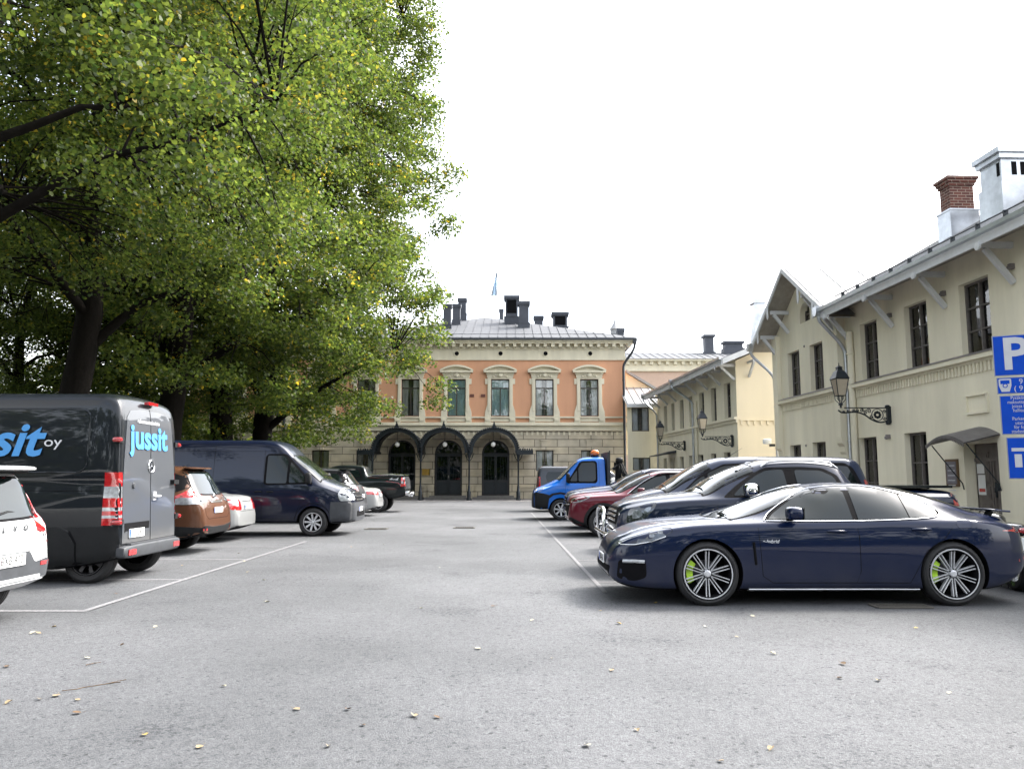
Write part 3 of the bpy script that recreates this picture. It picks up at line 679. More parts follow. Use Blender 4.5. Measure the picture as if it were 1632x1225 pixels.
def window(parent, s, z, w, h, n, frame='winframe', cols=2, rows=1, transom=.0, curtain=None, fw=.07, back=.5, tilt=0):
    """s = centre along the wall, z = sill height, n = plane of the frame. window > pane, curtain"""
    mb = MB(); t = .06
    mb.box(-w/2, -w/2+fw, -t, 0, 0, h); mb.box(w/2-fw, w/2, -t, 0, 0, h); mb.box(-w/2+fw, w/2-fw, -t, 0, 0, fw); mb.box(-w/2+fw, w/2-fw, -t, 0, h-fw, h)
    zt = h*(1-transom) if transom else h-fw
    if transom: mb.box(-w/2+fw, w/2-fw, -t, .02, zt-fw*.6, zt+fw*.6)
    for i in range(1, cols): x = -w/2+w*i/cols; mb.box(x-fw*.5, x+fw*.5, -t+.004, .012, fw, (zt-fw*.6 if transom else h-fw))
    for j in range(1, rows):
        zz = zt*j/rows
        for i in range(cols): mb.box(-w/2+w*i/cols+fw*.55, -w/2+w*(i+1)/cols-fw*.55, -t+.008, .006, zz-.016, zz+.016)
    o = mb.build('window', BM[frame], parent, loc=(s, n, z))
    if not tilt:
        mb = MB(); mb.box(-w/2+fw*.5, w/2-fw*.5, -.045, -.037, fw*.5, h-fw*.5); mb.build('pane', BM['glass'], o)
    else:      # panes turned slightly so the glass mirrors open sky instead of trees
        for i in range(cols):
            cw = (w-fw)/cols; tt = tilt*(1 if i == 0 else .7); mb = MB(); mb.box(-cw/2+.004, cw/2-.004, -.003, .003, fw*.5, h-fw*.5); mb.build('pane', BM['glass'], o, loc=(-w/2+fw*.5+cw*(i+.5), -.038, 0), rot=(0,0,math.radians(-tt)))
    mb = MB(); y = -back
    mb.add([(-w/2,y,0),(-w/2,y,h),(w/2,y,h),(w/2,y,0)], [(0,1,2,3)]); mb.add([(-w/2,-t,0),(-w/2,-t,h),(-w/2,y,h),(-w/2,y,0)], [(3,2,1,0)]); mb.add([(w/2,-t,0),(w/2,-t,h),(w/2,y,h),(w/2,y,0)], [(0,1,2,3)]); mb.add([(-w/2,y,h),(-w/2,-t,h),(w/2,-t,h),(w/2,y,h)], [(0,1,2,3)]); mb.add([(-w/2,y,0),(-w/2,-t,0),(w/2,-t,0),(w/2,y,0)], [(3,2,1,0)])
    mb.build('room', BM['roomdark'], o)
    if curtain:
        mb = MB(); parts = [(-w/2+.05, w/2-.05)] if curtain[1] == 'full' else [(-w/2+.03, -w/2+w*.36), (w/2-w*.36, w/2-.03)]
        for a, b in parts:
            k = max(8, int((b-a)/.03)); vs = []
            for i in range(k+1):
                x = a+(b-a)*i/k; y_ = -.085+.016*math.sin(x*62)+.006*math.sin(x*23); vs += [(x, y_, .03), (x, y_, h-.04)]
            mb.add(vs, [(2*i, 2*i+2, 2*i+3, 2*i+1)[::-1] for i in range(k)])
        mb.build('curtain', BM[curtain[0]], o, 60)
    return o

# ---------------------------------------------------------------- the salmon building across the end of the car park
FY = 53.2
def zf(y, Y=FY): return at_plane(816, y, (0, Y, 0), (0, 1, 0)).z
def xf(px, y=700, Y=FY): return at_plane(px, y, (0, Y, 0), (0, 1, 0)).x
hall = thing('grand_building', 'salmon and cream neoclassical building with three arched entrances under iron canopies', 'building', (0, FY, 0), math.pi)
XR, XL = xf(997), -22.0      # world ends ; local s = -X
BAYS = [940, 868, 797, 727, 653, 582, 511, 440, 370]
bx = [-xf(p) for p in BAYS]
zP, zG1, zW0, zW1, zS0, zS1 = zf(775), zf(718), zf(750), zf(717), zf(686), zf(673)
zU0, zU1, zP1, zTop = zf(663), zf(604), zf(574), zf(546)
doors = [-xf(p) for p in (641, 715, 790)]; DW, dTop = (xf(737)-xf(693)), zf(701)
wg = [s for s in bx if min(abs(s-d) for d in doors) > 1.2]; wW = 1.2
gops = [(s-wW/2, s+wW/2, zW0, zW1) for s in wg] + [(d-DW/2-.02, d+DW/2+.02, .0, dTop+.02) for d in doors]
s0, s1 = -XR, -XL
mb = MB(); wall_sheet(mb, s0, s1, 0, zS0, gops, 0, .3)
for d in doors:      # spandrels that turn each door opening into an arch
    r = DW/2; zc = dTop-r
    for sg in (-1, 1):
        P = [(d+sg*(r+.02), 0, dTop+.02), (d+sg*(r+.02), 0, zc)] + [(d+sg*r*math.cos(a), 0, zc+r*math.sin(a)) for a in [math.pi/2*i/12 for i in range(13)]] + [(d, 0, dTop+.02)]
        mb.prism([(p[0], -.004, p[2]) for p in P], (0,-.3,0))
mb.box(s0, s1, -9, -.62, 0, zS0)
for k in range(0, 1): pass
mb.build('ground_floor_wall', BM['ashlar'], hall)
mb = MB()
segs = [s0] + sorted([d-DW/2-.55 for d in doors]+[d+DW/2+.55 for d in doors]) + [s1]
for i in range(0, len(segs), 2): mb.box(segs[i], segs[i+1], .0, .09, 0, .75); mb.box(segs[i], segs[i+1], .0, .13, .75, .83)
mb.build('plinth', BM['ashlar'], hall)
uops = [(s-.62, s+.62, zU0, zU1) for s in bx]
mb = MB(); wall_sheet(mb, s0, s1, zS1, zP1, uops, 0, .25); mb.box(s0, s1, -9, -.7, zS1, zP1)
mb.add([(s0,0,zS1),(s0,-9,zS1),(s0,-9,zP1),(s0,0,zP1)], [(0,1,2,3)]); mb.add([(s0-.001,0,0),(s0-.001,-9,0),(s0-.001,-9,zS1),(s0-.001,0,zS1)], [(0,1,2,3)], 1)
mb.build('upper_wall', [BM['salmon'], BM['ashlar']], hall)
def band(mb, z0, z1, n, side=.0, mt=0): mb.box(s0-max(n-.0,.01), s1, -.05, n, z0, z1, mt)
mb = MB()
band(mb, zS0, zS0+.12, .16); band(mb, zS0+.12, zS1-.22, .10); band(mb, zS1-.22, zS1-.1, .26); band(mb, zS1-.1, zS1, .20)
for i in range(int((s1-s0)/.36)):   # small drop ornaments under the string course
    x = s0+.2+i*.36; mb.prism([(x-.1,.101,zS0+.02-.36+.3),(x+.1,.101,zS0+.02-.36+.3),(x,.101,zS0-.3)], (0,.03,0)) if False else mb.box(x-.07, x+.07, -.01, .05, zS0-.30, zS0-.08)
mb.build('string_course', BM['cream'], hall)
mb = MB()
band(mb, zP1, zf(569), .10); band(mb, zf(569), zf(556.5), .05); band(mb, zf(556.5), zf(554.5), .14)
band(mb, zf(554.5), zf(549), .10); band(mb, zf(549), zf(546), .55); band(mb, zf(546), zf(541.5), .68)
x = s0-.4
while x < s1: mb.box(x, x+.22, .101, .48, zf(554), zf(549)-.004); x += .52
mb.build('cornice', BM['cream'], hall)
for p in (727-70*.0, 797+1, 868+1.5, 940+2): pass
mb = MB()
for p in (727, 797.5, 870, 942): mb.lathe([(.001,.075),(.15,.075)], 16, (-xf(p), 0, zf(563.5)), 'y', 1); mb.lathe([(.15,.05),(.15,.1),(.2,.1),(.2,.05)], 16, (-xf(p), 0, zf(563.5)), 'y', 0)
mb.build('vent_roundel', [BM['cream'], M['gap']], hall)
mb = MB()
band(mb, zU0-.13, zU0-.03, .14, mt=0)
mb.build('sill_course', BM['cream'], hall)
# window surrounds (one mesh each) with windows
def surround(s):
    mb = MB(); w = .62; H = zU1-zU0; zp = zf(594)
    for sg in (-1, 1):
        mb.box(s+sg*w, s+sg*(w+.24), 0, .10, zU0-.02, zU1+.12); mb.box(s+sg*(w+.04), s+sg*(w+.2), .1, .13, zU0+.35, zU1-.1)
        mb.prism([(s+sg*(w+.24),.0,zU0-.02),(s+sg*(w+.42),.0,zU0-.02),(s+sg*(w+.40),.0,zU0+.30),(s+sg*(w+.24),.0,zU0+.8)], (0,.1,0))
        mb.box(s+sg*(w+.02), s+sg*(w+.42), .0, .17, zS1+.0, zU0-.13)                     # pedestal block
        mb.box(s+sg*(w+.07), s+sg*(w+.37), .17, .22, zS1+.08, zU0-.2)
        mb.box(s+sg*(w+.24), s+sg*(w+.40), 0, .08, zU1-.35, zU1+.02)
    mb.box(s-w, s+w, .0, .07, zS1+.06, zU0-.16)
    mb.box(s-w, s+w, 0, .10, zU1, zU1+.12); mb.box(s-w-.28, s+w+.28, 0, .13, zU1+.12, zp-.12); mb.box(s-w-.34, s+w+.34, 0, .2, zp-.12, zp+.0)
    # carved ornament
    for i in range(7): mb.blob((s+(i-3)*.15, .14, zU1+.27-.03*abs(i-3)+(.03 if i % 2 else 0)), (.08,.06,.09), .9, 8)
    mb.blob((s, .18, zU1+.28), (.15,.09,.17), .8, 10)
    # segmental pediment
    R0 = 2.1; a0 = math.asin((w+.52)/R0); zc = zp+.52-R0
    arc = [(math.sin(a)*R0, math.cos(a)*R0) for a in [a0-2*a0*i/14 for i in range(15)]]
    zb = zp+.0
    low = [(x, z-.13) for x, z in arc]
    mb.box(s-w-.50, s+w+.50, 0, .36, zb, zb+.11)
    for i in range(14):
        a, b, c_, d_ = arc[i], arc[i+1], low[i+1], low[i]
        q = [(s+a[0],0,max(zb+.112,zc+a[1])), (s+b[0],0,max(zb+.112,zc+b[1])), (s+c_[0],0,max(zb+.111,zc+c_[1])), (s+d_[0],0,max(zb+.111,zc+d_[1]))]
        if q[0][2]-q[3][2] > .004 or q[1][2]-q[2][2] > .004: mb.prism(q, (0,.34,0))
    mb.prism([(s+w+.42,0,zb+.111)]+[(s+x*.96,0,max(zb+.112, zc+z-.12)) for x, z in arc]+[(s-w-.42,0,zb+.111)], (0,.08,0))
    return mb.build('window_surround', BM['cream'], hall)
for i, s in enumerate(bx):
    o = surround(s)
    window(hall, s, zU0, 1.24, zU1-zU0, -.18, 'winframe', 2, 1, .24, ('teal','full') if i in (2,3) else ('whitecloth','pair'), .06)  # white curtain pairs added to pale the panes as mirrored sky would
for s in wg: window(hall, s, zW0, wW, zW1-zW0, -.25, 'winframe', 2, 1, 0, ('whitecloth','pair'), .07)  # added curtain pairs lighten these panes in place of a sky reflection
for s in wg:    # keystone and flat quoins over the ground floor windows
    mb = MB(); mb.box(s-.22, s+.22, 0, .10, zW1+.02, zW1+.75); mb.box(s-.3, s+.3, 0, .13, zW1+.62, zW1+.76)
    mb.box(s-.95, s+.95, 0, .05, zW1-.0, zW1+.06)
    mb.build('keystone', BM['ashlar'], hall)
for i, d in enumerate(doors):
    r = DW/2; zc = dTop-r; mb = MB()
    for k in range(16):      # moulded arch and jambs
        a, b = math.pi*k/16, math.pi*(k+1)/16
        for (ra, rb, y) in ((r, r+.16, .10), (r+.16, r+.34, .05)):
            mb.prism([(d+ra*math.cos(a),0,zc+ra*math.sin(a)),(d+rb*math.cos(a),0,zc+rb*math.sin(a)),(d+rb*math.cos(b),0,zc+rb*math.sin(b)),(d+ra*math.cos(b),0,zc+ra*math.sin(b))], (0,y,0))
    for sg in (-1, 1): mb.box(d+sg*r, d+sg*(r+.16), 0, .10, .85, zc); mb.box(d+sg*(r+.16), d+sg*(r+.34), 0, .05, .85, zc); mb.box(d+sg*r, d+sg*(r+.42), 0, .16, .12, .85)
    mb.build('door_surround', BM['cream'] if False else BM['ashlar'], hall)
    mb = MB(); mb.box(d-r-.6, d+r+.6, 0, .75, .009, .13); mb.box(d-r-.3, d+r+.3, 0, .4, .13, .24); mb.build('door_step', mat('granite_step', (.2,.19,.18), .8, var=.3, scale=9), hall)
    P = [(-r,0,.24),(r,0,.24)]+[(r*math.cos(a),0,zc+r*math.sin(a)) for a in [math.pi*k/24 for k in range(25)]]
    mb = MB(); mb.prism(P, (0,-.06,0)); door = mb.build('entrance_door', BM['door'], hall, loc=(d, -.24, 0))
    mb = MB()
    for sg in (-1, 1):
        mb.box(sg*.06, sg*(r-.14), .0, .03, .34, 1.15); mb.box(sg*.1, sg*(r-.2), .03, .05, .42, 1.07); mb.box(sg*.01, sg*.05, 0, .05, .24, 2.9)
        for zz in (1.2, 2.85): mb.box(sg*.06, sg*(r-.1), 0, .035, zz, zz+.07)
        mb.box(sg*(r-.16), sg*(r-.1), 0, .035, 1.27, 2.85)
        for kk in range(1, 4): mb.tube([(sg*(.1+kk*.19),.03,1.3),(sg*(.1+kk*.19+.05),.03,2.0),(sg*(.1+kk*.19),.03,2.8)], .012, 5)
        mb.lathe([(.09,.02),(.12,.03),(.12,.02)], 14, (sg*.45,.01,2.1), 'y')
    mb.box(-r+.05, r-.05, 0, .06, 2.93, 3.05); mb.build('door_panelling', BM['ironblue'], door)
    mb = MB()
    for sg in (-1, 1): mb.box(sg*.08, sg*(r-.16), .0, .006, 1.28, 2.84)
    Q = [(-r+.12,.0,3.08),(r-.12,.0,3.08)]+[((r-.12)*math.cos(a),.0,max(3.08,zc+(r-.12)*math.sin(a))) for a in [math.pi*k/20 for k in range(21)]]
    mb.prism(Q, (0,.006,0)); mb.build('door_glass', M['carglass'], door)
    mb = MB(); mb.blob((0,.07,1.5), (.02,.05,.12), .8, 8); mb.build('door_handle', M['chrome'], door)
# iron canopies
PY = 2.9      # how far the posts stand out
cx = [-xf(p, 700, FY-PY) for p in (632, 707, 787.5)]; posts = [-xf(p, 700, FY-PY) for p in (826, 748, 671)]
zsp, zap = zf(722, FY-PY)+.0, zf(682.5, FY-PY)
for i, c0 in enumerate(cx):
    hw = 1.58; mb = MB(); n = 18
    arc = lambda q, dz=0: [(c0-math.cos(a)*(hw*q), zsp+dz+math.sin(a)**.85*(zap-zsp)*q) for a in [math.pi*k/n for k in range(n+1)]]
    A, B = arc(1.0), arc(.96)
    for k in range(n):
        mb.add([(A[k][0],.12,A[k][1]),(A[k+1][0],.12,A[k+1][1]),(A[k+1][0],PY+.1,A[k+1][1]),(A[k][0],PY+.1,A[k][1])], [(0,1,2,3)]); mb.add([(B[k][0],.12,B[k][1]),(B[k+1][0],.12,B[k+1][1]),(B[k+1][0],PY+.1,B[k+1][1]),(B[k][0],PY+.1,B[k][1])], [(3,2,1,0)])
    for y in (PY-.04, 1.5):      # ribs: deep front arch
        C = arc(.86) if y > 2 else arc(.93)
        for k in range(n): mb.prism([(A[k][0],y,A[k][1]+.02),(A[k+1][0],y,A[k+1][1]+.02),(C[k+1][0],y,C[k+1][1]),(C[k][0],y,C[k][1])], (0,.10,0))
    for k in range(1, 2*n):      # scalloped edging
        a = math.pi*k/(2*n); mb.blob((c0-math.cos(a)*hw*1.01, PY+.08, zsp+math.sin(a)**.85*(zap-zsp)*1.01+.02), (.07,.04,.07), .9, 6)
    mb.prism([(c0-.22,PY-.02,zap),(c0+.22,PY-.02,zap),(c0+.1,PY-.02,zap+.16),(c0+.05,PY-.02,zap+.34),(c0-.05,PY-.02,zap+.34),(c0-.1,PY-.02,zap+.16)], (0,.08,0)); mb.blob((c0, PY+.02, zap+.38), (.05,.05,.09), 1, 8)
    mb.build('entrance_canopy', BM['ironblue'], hall, 35)
    mb = MB(); gy = PY-.5; gz = zf(708, FY-gy); gs = -xf((633, 709, 786)[i], 708, FY-gy)
    mb.tube([(gs,gy,gz+.2),(gs,gy,zap-.12)], .015, 6, 1); mb.blob((gs,gy,gz), (.16,.16,.16), 1, 20); mb.lathe([(.05,gz+.13),(.07,gz+.17),(.02,gz+.22)], 12, (gs,gy,0), mat=1)
    mb.build('globe_lamp', [BM['globe'], BM['ironblue']], hall, 50)
for i, s in enumerate(posts + [-xf(594, 700, FY-PY)]):
    mb = MB(); mb.lathe([(.001,0),(.17,0),(.17,.1),(.13,.14),(.13,.55),(.09,.6),(.075,.9),(.06,.95),(.055,1.0),(.05,zsp-.5),(.09,zsp-.45),(.06,zsp-.4),(.12,zsp-.1),(.14,zsp)], 14, (s, PY, 0))
    for sg in (-1, 1):
        mb.tube([(s,PY,zsp-.55),(s+sg*.18,PY,zsp-.3),(s+sg*.3,PY,zsp+.02)], .025, 6); mb.lathe([(.05,-.02),(.08,-.02),(.08,.02),(.05,.02)], 12, (s+sg*.14,PY,zsp-.16), 'y', closed=True)
    mb.build('canopy_post', BM['ironblue'], hall, 40)
mb = MB()
for k, (a, b) in enumerate(((posts[0]-.95, posts[0]+.1), (-xf(594,700,FY-PY)-.1, -xf(594,700,FY-PY)+.95))):
    mb.box(a, b, .1, PY+.1, zsp+.02, zsp+.16); mb.box(a, b, PY+.1, PY+.16, zsp-.08, zsp+.2)
    for j in range(7): mb.blob((a+.08+j*(b-a-.16)/6, PY+.13, zsp+.24), (.05,.03,.08), 1, 6)
mb.build('side_canopy', BM['ironblue'], hall)
mb = MB(); mb.box(-xf(686,740), -xf(673,740), .0, .05, zf(757), zf(747)); mb.build('wall_plaque', mat('brass_plaque', (.42,.26,.05), .4, .5, var=.2, scale=20), hall)
mb = MB()
for p in (752, 770): mb.box(-xf(p-3.5,630), -xf(p+3.5,630), 0, .05, zf(632.5), zf(628)); 
mb.build('wall_vent', mat('vent_cover', (.13,.05,.035), .7), hall)
def pipe(parent, pts, r, m, name='downpipe', clamps=()):
    mb = MB(); mb.tube(chaikin(pts, 2, False), r, 12)
    for z in clamps: mb.lathe([(r,z-.03),(r*1.35,z-.02),(r*1.35,z+.02),(r,z+.03)], 12, (pts[-1][0], pts[-1][1], 0))
    return mb.build(name, m, parent, 50)
sp = -XR+.1
pipe(hall, [(sp-.75,.6,zTop+.1),(sp-.75,.6,zTop-.35),(sp-.55,.5,zTop-.8),(sp,.28,zP1-.3),(sp,.28,zP1-.8),(sp,.28,0.1)], .085, BM['darkmetal'], clamps=(2,4,6.5,8))
mb = MB(); mb.prism([(sp-.9,.5,zTop+.1),(sp-.6,.5,zTop+.1),(sp-.66,.5,zTop-.2),(sp-.84,.5,zTop-.2)], (0,.25,0)); mb.build('rainwater_head', BM['darkmetal'], hall)
for p in (453, 333): pipe(hall, [(-xf(p),.2,9),(-xf(p),.2,4),(-xf(p),.2,.1)], .085, BM['darkmetal'])
mb = MB()      # hipped roof
e = .78; zE = zf(541); xc = 2.2; yb = -20; za = 14.4
a0, a1 = s0-e, 12.2
V = [(a0,e,zE),(a1,e,zE),(a1,yb,zE),(a0,yb,zE),(xc,-9.8,za),(xc,yb,za)]
mb.add(V, [(0,4,1)[::-1] if False else (1,4,0),(0,4,5,3),(1,2,5,4),(2,3,5)])
mb.add([(a0,e,zE-.14),(a1,e,zE-.14),(a1,e,zE-.002),(a0,e,zE-.002),(a0,yb,zE-.14),(a0,yb,zE-.002),(a1,yb,zE-.14)], [(0,3,2,1),(4,5,3,0),(0,1,6,4)], 1)
mb.box(12.2, s1, -12, .7, zE-.14, zE+.05, 0); mb.prism([(12.2,.7,zE+.052),(12.2,-5,zE+3),(12.2,-11,zE+.052)], (s1-12.2,0,0))
for i in range(34):      # standing seams
    x = a0+.25+i*(a1-a0-.5)/33; t = 1-abs(x-xc)/(xc-a0 if x < xc else a1-xc); L_ = t*(.98)
    p0 = Vector((x, e-.02, zE+.02)); p1 = Vector((x, e+(-9.8-e)*L_, zE+(za-zE)*L_+.02))
    if L_ > .04: mb.bar(p0, p1, .035, .05)
mb.bar((a0+.3,e-.35,zE+.3),(a1-.3,e-.35,zE+.3), .02, .03, 1)
mb.build('roof', [BM['roofgrey'], BM['darkmetal']], hall)
def roofz(px, y, Y): p = at_plane(px, y, (0, Y, 0), (0, 1, 0)); return p.x, p.z
def stack(px0, px1, ytop, ybot, Y, vent=False, cap=True):
    x0, z1 = roofz(px0, ytop, Y); x1, z0 = roofz(px1, ybot, Y); mb = MB(); w = x1-x0; y = FY-Y; a, b = -x1, -x0; i = w*.10; z0 -= .8
    mb.box(a+i, b-i, y-w*.8, y, z0, z1-.22); mb.box(a, b, y-w*.8-i, y+i, z1-.22, z1); mb.box(a+i*.4, b-i*.4, y-w*.8-i*.5, y+i*.5, z1-.3, z1-.221)
    zm = z0+(z1-z0)*.5; mb.box(a+i*.3, b-i*.3, y-w*.8-i*.6, y+i*.6, z0, zm-.15); mb.box(a+i*.0, b-i*.0, y-w*.8-i*.8, y+i*.8, zm-.15, zm-.1)
    if vent: mb.box(a+w*.2, b-w*.2, y+.001, y+.02, z1-.3-(z1-z0)*.35, z1-.34, 1)
    mb.build('chimney', [BM['stackmetal'], M['gap']], ROOF)
ROOF = [o for o in hall.children if o.name.startswith('roof')][0]
for a in ((705,720,484.5,528,56.5), (720,734.6,484,514,58.5), (729,744,475,503,61), (803,828,471,517,59,True), (825,845,480,527,57), (795,803,492,506,64), (850,867,503,518,61), (879,907,497,523,60,True), (983,996,523,537,55.5)): stack(*a)
# things standing beyond it
t = thing('flagpole', 'thin white flagpole above the salmon building with a limp blue and white flag', 'flag', (xf(794, 470, 66), 66, 0))
mb = MB(); zt = roofz(794, 432, 66)[1]; mb.tube([(0,0,9),(0,0,zt)], [.05,.03], 8); mb.build('pole', M['plate'], t, 60)
mb = MB(); H_ = zt-roofz(790, 469, 66)[1]; vs = []
for i in range(13):
    for j in range(7): u = j/6; v = i/12; vs.append((-.05-u*(.14+.5*v)-.04*math.sin(u*9+v*3), .10*math.sin(u*14+v*4), zt-.1-H_*v*(1-.03*u)-.10*u))
mb.add(vs, [(i*7+j, i*7+j+1, (i+1)*7+j+1, (i+1)*7+j) for i in range(12) for j in range(6)], 0)
for i in range(12):
    for j in range(6):
        if (j in (2,3)) or i in (5,6): mb.m[i*6+j] = 1
fl = mb.build('flag', [M['letterwhite'], mat('flag_blue', (.42,.58,.74), .8)], t, 60)
cx_, cz_ = roofz(980, 512, 120)
t = thing('church_lantern', 'pale distant church lantern tower with cross above the roof beside the low chimney', 'tower', (cx_, 120, 0))
mb = MB(); mb.lathe([(1.3,10),(1.3,cz_-2.6),(.75,cz_-2.4),(.7,cz_-1.4),(.9,cz_-1.3),(.25,cz_-.3),(.08,cz_+.2),(.05,cz_+1.0)], 12); mb.box(-.9,.9,-.05,.05,cz_-.25+.2,cz_-.1+.2); mb.build('tower', BM['roofpale'], t, 40)
# ---------------------------------------------------------------- the buildings along the right: local x along the wall, y out to the lane
WX, WK = 11.75, .0447
UX = Vector((-WK, 1, 0)).normalized(); NX = Vector((-1, -WK, 0)).normalized(); WO = Vector((WX, 0, 0)); WROT = math.atan2(UX.y, UX.x)
def wl_(px, py, n=0.0):
    p = at_plane(px, py, WO+NX*n, NX) - WO; return p.dot(UX), p.z
def ws(px, py=600, n=0): return wl_(px, py, n)[0]
def wz(px, py, n=0): return wl_(px, py, n)[1]
zu1, zu0 = wz(1574,437), wz(1579,556)
gB = thing('yellow_building', 'long pale olive two storey building with grey eaves brackets, gabled bay and panelled door', 'building', (WX,0,0), WROT)
S0, SG, S1 = 7.5, ws(1350,600), ws(1243,600)
def op(a, b, z0, z1, py=500): q = sorted((ws(a,py), ws(b,py))); return (q[0], q[1], z0, z1)
upw = [op(1369,1396,zu0,zu1), op(1440.6,1477,zu0,zu1), op(1530,1578.6,zu0,zu1,500)]
dS = upw[2][0]-upw[1][1]+ (upw[2][1]-upw[2][0]); upw.append((upw[2][0]-3.2, upw[2][1]-3.2, zu0, zu1)); upw.append((upw[2][0]-6.4, upw[2][1]-6.4, zu0, zu1))
zl1 = wz(1479,687); lww = [op(1371,1399,zl1-2.0,zl1,740), op(1443.7,1479,zl1-2.3,zl1,740)]
zd1 = wz(1587,704); door = op(1537,1592,.12,zd1,740)
wsill0, wsill1 = wz(1297,628), wz(1297,543)
gup = [op(1261,1280,wz(1280,629.5),wz(1280,556),590), op(1297,1318,wz(1318,618.7),wz(1318,542),590)]
glow = [op(1264,1282,zl1-1.9,wz(1282,708),720), op(1301,1322,zl1-1.9,wz(1322,703),720)]
zE1 = 6.9

mb = MB(); wall_sheet(mb, S0, SG, 0, zE1+.1, upw+lww+[door], 0, .28)
mb.box(S0, SG, -7, -.8, 0, zE1+.1)
mb.build('wall', BM['wall'], gB)
GN = .12      # the gabled bay stands slightly forward
sc_ = (SG+S1)/2; zA = 8.75; sl = (zA-zE1)/((S1-SG)/2)
at = op(1278.6,1295,wz(1295,507,GN),wz(1295,475,GN),480)
mb = MB(); wall_sheet(mb, SG, S1, 0, zE1, gup+glow, GN, .28)
wall_sheet(mb, at[0], at[1], zE1, at[3]+.15, [at], GN, .25)
lo = at[0]; hi = at[1]
def gz(s): return zE1+(min(s-SG, S1-s))*sl
mb.add([(SG,GN,zE1),(lo,GN,gz(lo)),(lo,GN,zE1)], [(0,1,2)]); mb.add([(hi,GN,zE1),(hi,GN,gz(hi)),(S1,GN,zE1)], [(0,1,2)])
zt_ = at[3]+.15
mb.add([(lo,GN,zt_),(lo,GN,gz(lo)),(sc_,GN,zA),(hi,GN,gz(hi)),(hi,GN,zt_)] if lo < sc_ < hi else ([(lo,GN,zt_),(lo,GN,gz(lo)),(hi,GN,gz(hi)),(hi,GN,zt_)] if hi < sc_ else [(lo,GN,zt_),(lo,GN,gz(lo)),(hi,GN,gz(hi)),(hi,GN,zt_)]), [(0,1,2,3,4)] if lo < sc_ < hi else [(0,1,2,3)])
if hi < sc_: mb.add([(hi,GN,gz(hi)),(sc_,GN,zA),(S1,GN,zE1),(hi,GN,zE1)], [(0,1,2,3)])
if lo > sc_: mb.add([(lo,GN,gz(lo)),(sc_,GN,zA),(SG,GN,zE1),(lo,GN,zE1)], [(3,2,1,0)])
mb.add([(SG,GN,0),(SG,-.2,0),(SG,-.2,zE1),(SG,GN,zE1)], [(3,2,1,0)]); mb.add([(S1,GN,0),(S1,-7,0),(S1,-7,zE1),(S1,GN,zE1)], [(0,1,2,3)])
mb.box(SG+.01, S1-.01, -6.9, -.8, .01, zE1-.02)
mb.build('gable_wall', BM['wall'], gB)
for a, b in ((SG, SG+.38), (S1-.42, S1)):
    mb = MB(); mb.box(a, b, GN+.002, GN+.16, 2.75, zE1-.05); P = [(a,GN+.002,2.75),(a,GN+.16,2.75),(a,GN+.14,2.55),(a,GN+.06,2.45),(a,GN+.05,2.28),(a,GN+.002,2.2)]; mb.prism(P, (b-a,0,0))
    mb.build('pilaster', BM['wall'], gB)
mb = MB()     # sill course, with a metal top and fluted band under it
def course(mb, a, b, z, n):
    mb.box(a, b, n, n+.17, z-.13, z-.02); mb.prism([(a,n,z+.07),(a,n+.19,z-.018),(a,n,z-.018)], (b-a,0,0), 1); mb.box(a, b, n, n+.06, z-.2, z-.13)
    k = int((b-a)/.14)
    for i in range(k): x = a+(b-a)*(i+.25)/k; mb.box(x, x+(b-a)/k*.5, n+.001, n+.045, z-.42, z-.2)
course(mb, S0, SG-.02, zu0-.05, 0); course(mb, SG+.4, S1-.44, gup[0][2]-.05, GN)
mb.build('sill_course', [BM['wall'], BM['sillmetal']], gB)
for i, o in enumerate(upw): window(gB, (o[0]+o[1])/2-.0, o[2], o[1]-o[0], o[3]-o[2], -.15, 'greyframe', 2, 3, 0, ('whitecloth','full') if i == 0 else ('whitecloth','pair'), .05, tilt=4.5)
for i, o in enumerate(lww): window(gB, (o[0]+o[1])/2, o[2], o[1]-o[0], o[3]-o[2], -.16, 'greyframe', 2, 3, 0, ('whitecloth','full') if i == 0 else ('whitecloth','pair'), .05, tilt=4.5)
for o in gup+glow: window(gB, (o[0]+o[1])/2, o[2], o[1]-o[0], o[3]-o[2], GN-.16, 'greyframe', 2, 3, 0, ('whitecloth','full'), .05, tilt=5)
window(gB, (at[0]+at[1])/2, at[2], at[1]-at[0], at[3]-at[2], GN-.2, 'greyframe', 2, 2, 0, None, .05)
mb = MB(); a_, b_ = at[0], at[1]; r_ = (b_-a_)/2; cc = (a_+b_)/2      # arched head of the attic window
for sg in (-1, 1): mb.prism([(cc+sg*r_,GN-.002,at[3]),(cc+sg*r_,GN-.002,at[3]-r_)]+[(cc+sg*r_*math.cos(a),GN-.002,at[3]-r_+r_*math.sin(a)) for a in [math.pi/2*k/8 for k in range(1,9)]], (0,-.24,0))
mb.build('window_arch', BM['wall'], gB)
bp0 = op(1541,1576,wz(1576,657),wz(1576,625),640); mb = MB()
for (a,b,c_,d_) in ((bp0[0],bp0[1],bp0[3]-.03,bp0[3]),(bp0[0],bp0[1],bp0[2],bp0[2]+.06),(bp0[0],bp0[0]+.04,bp0[2]+.06,bp0[3]-.03),(bp0[1]-.04,bp0[1],bp0[2]+.06,bp0[3]-.03)): mb.box(a,b,0,.05,c_,d_)
mb.build('blank_panel', BM['wall'], gB)
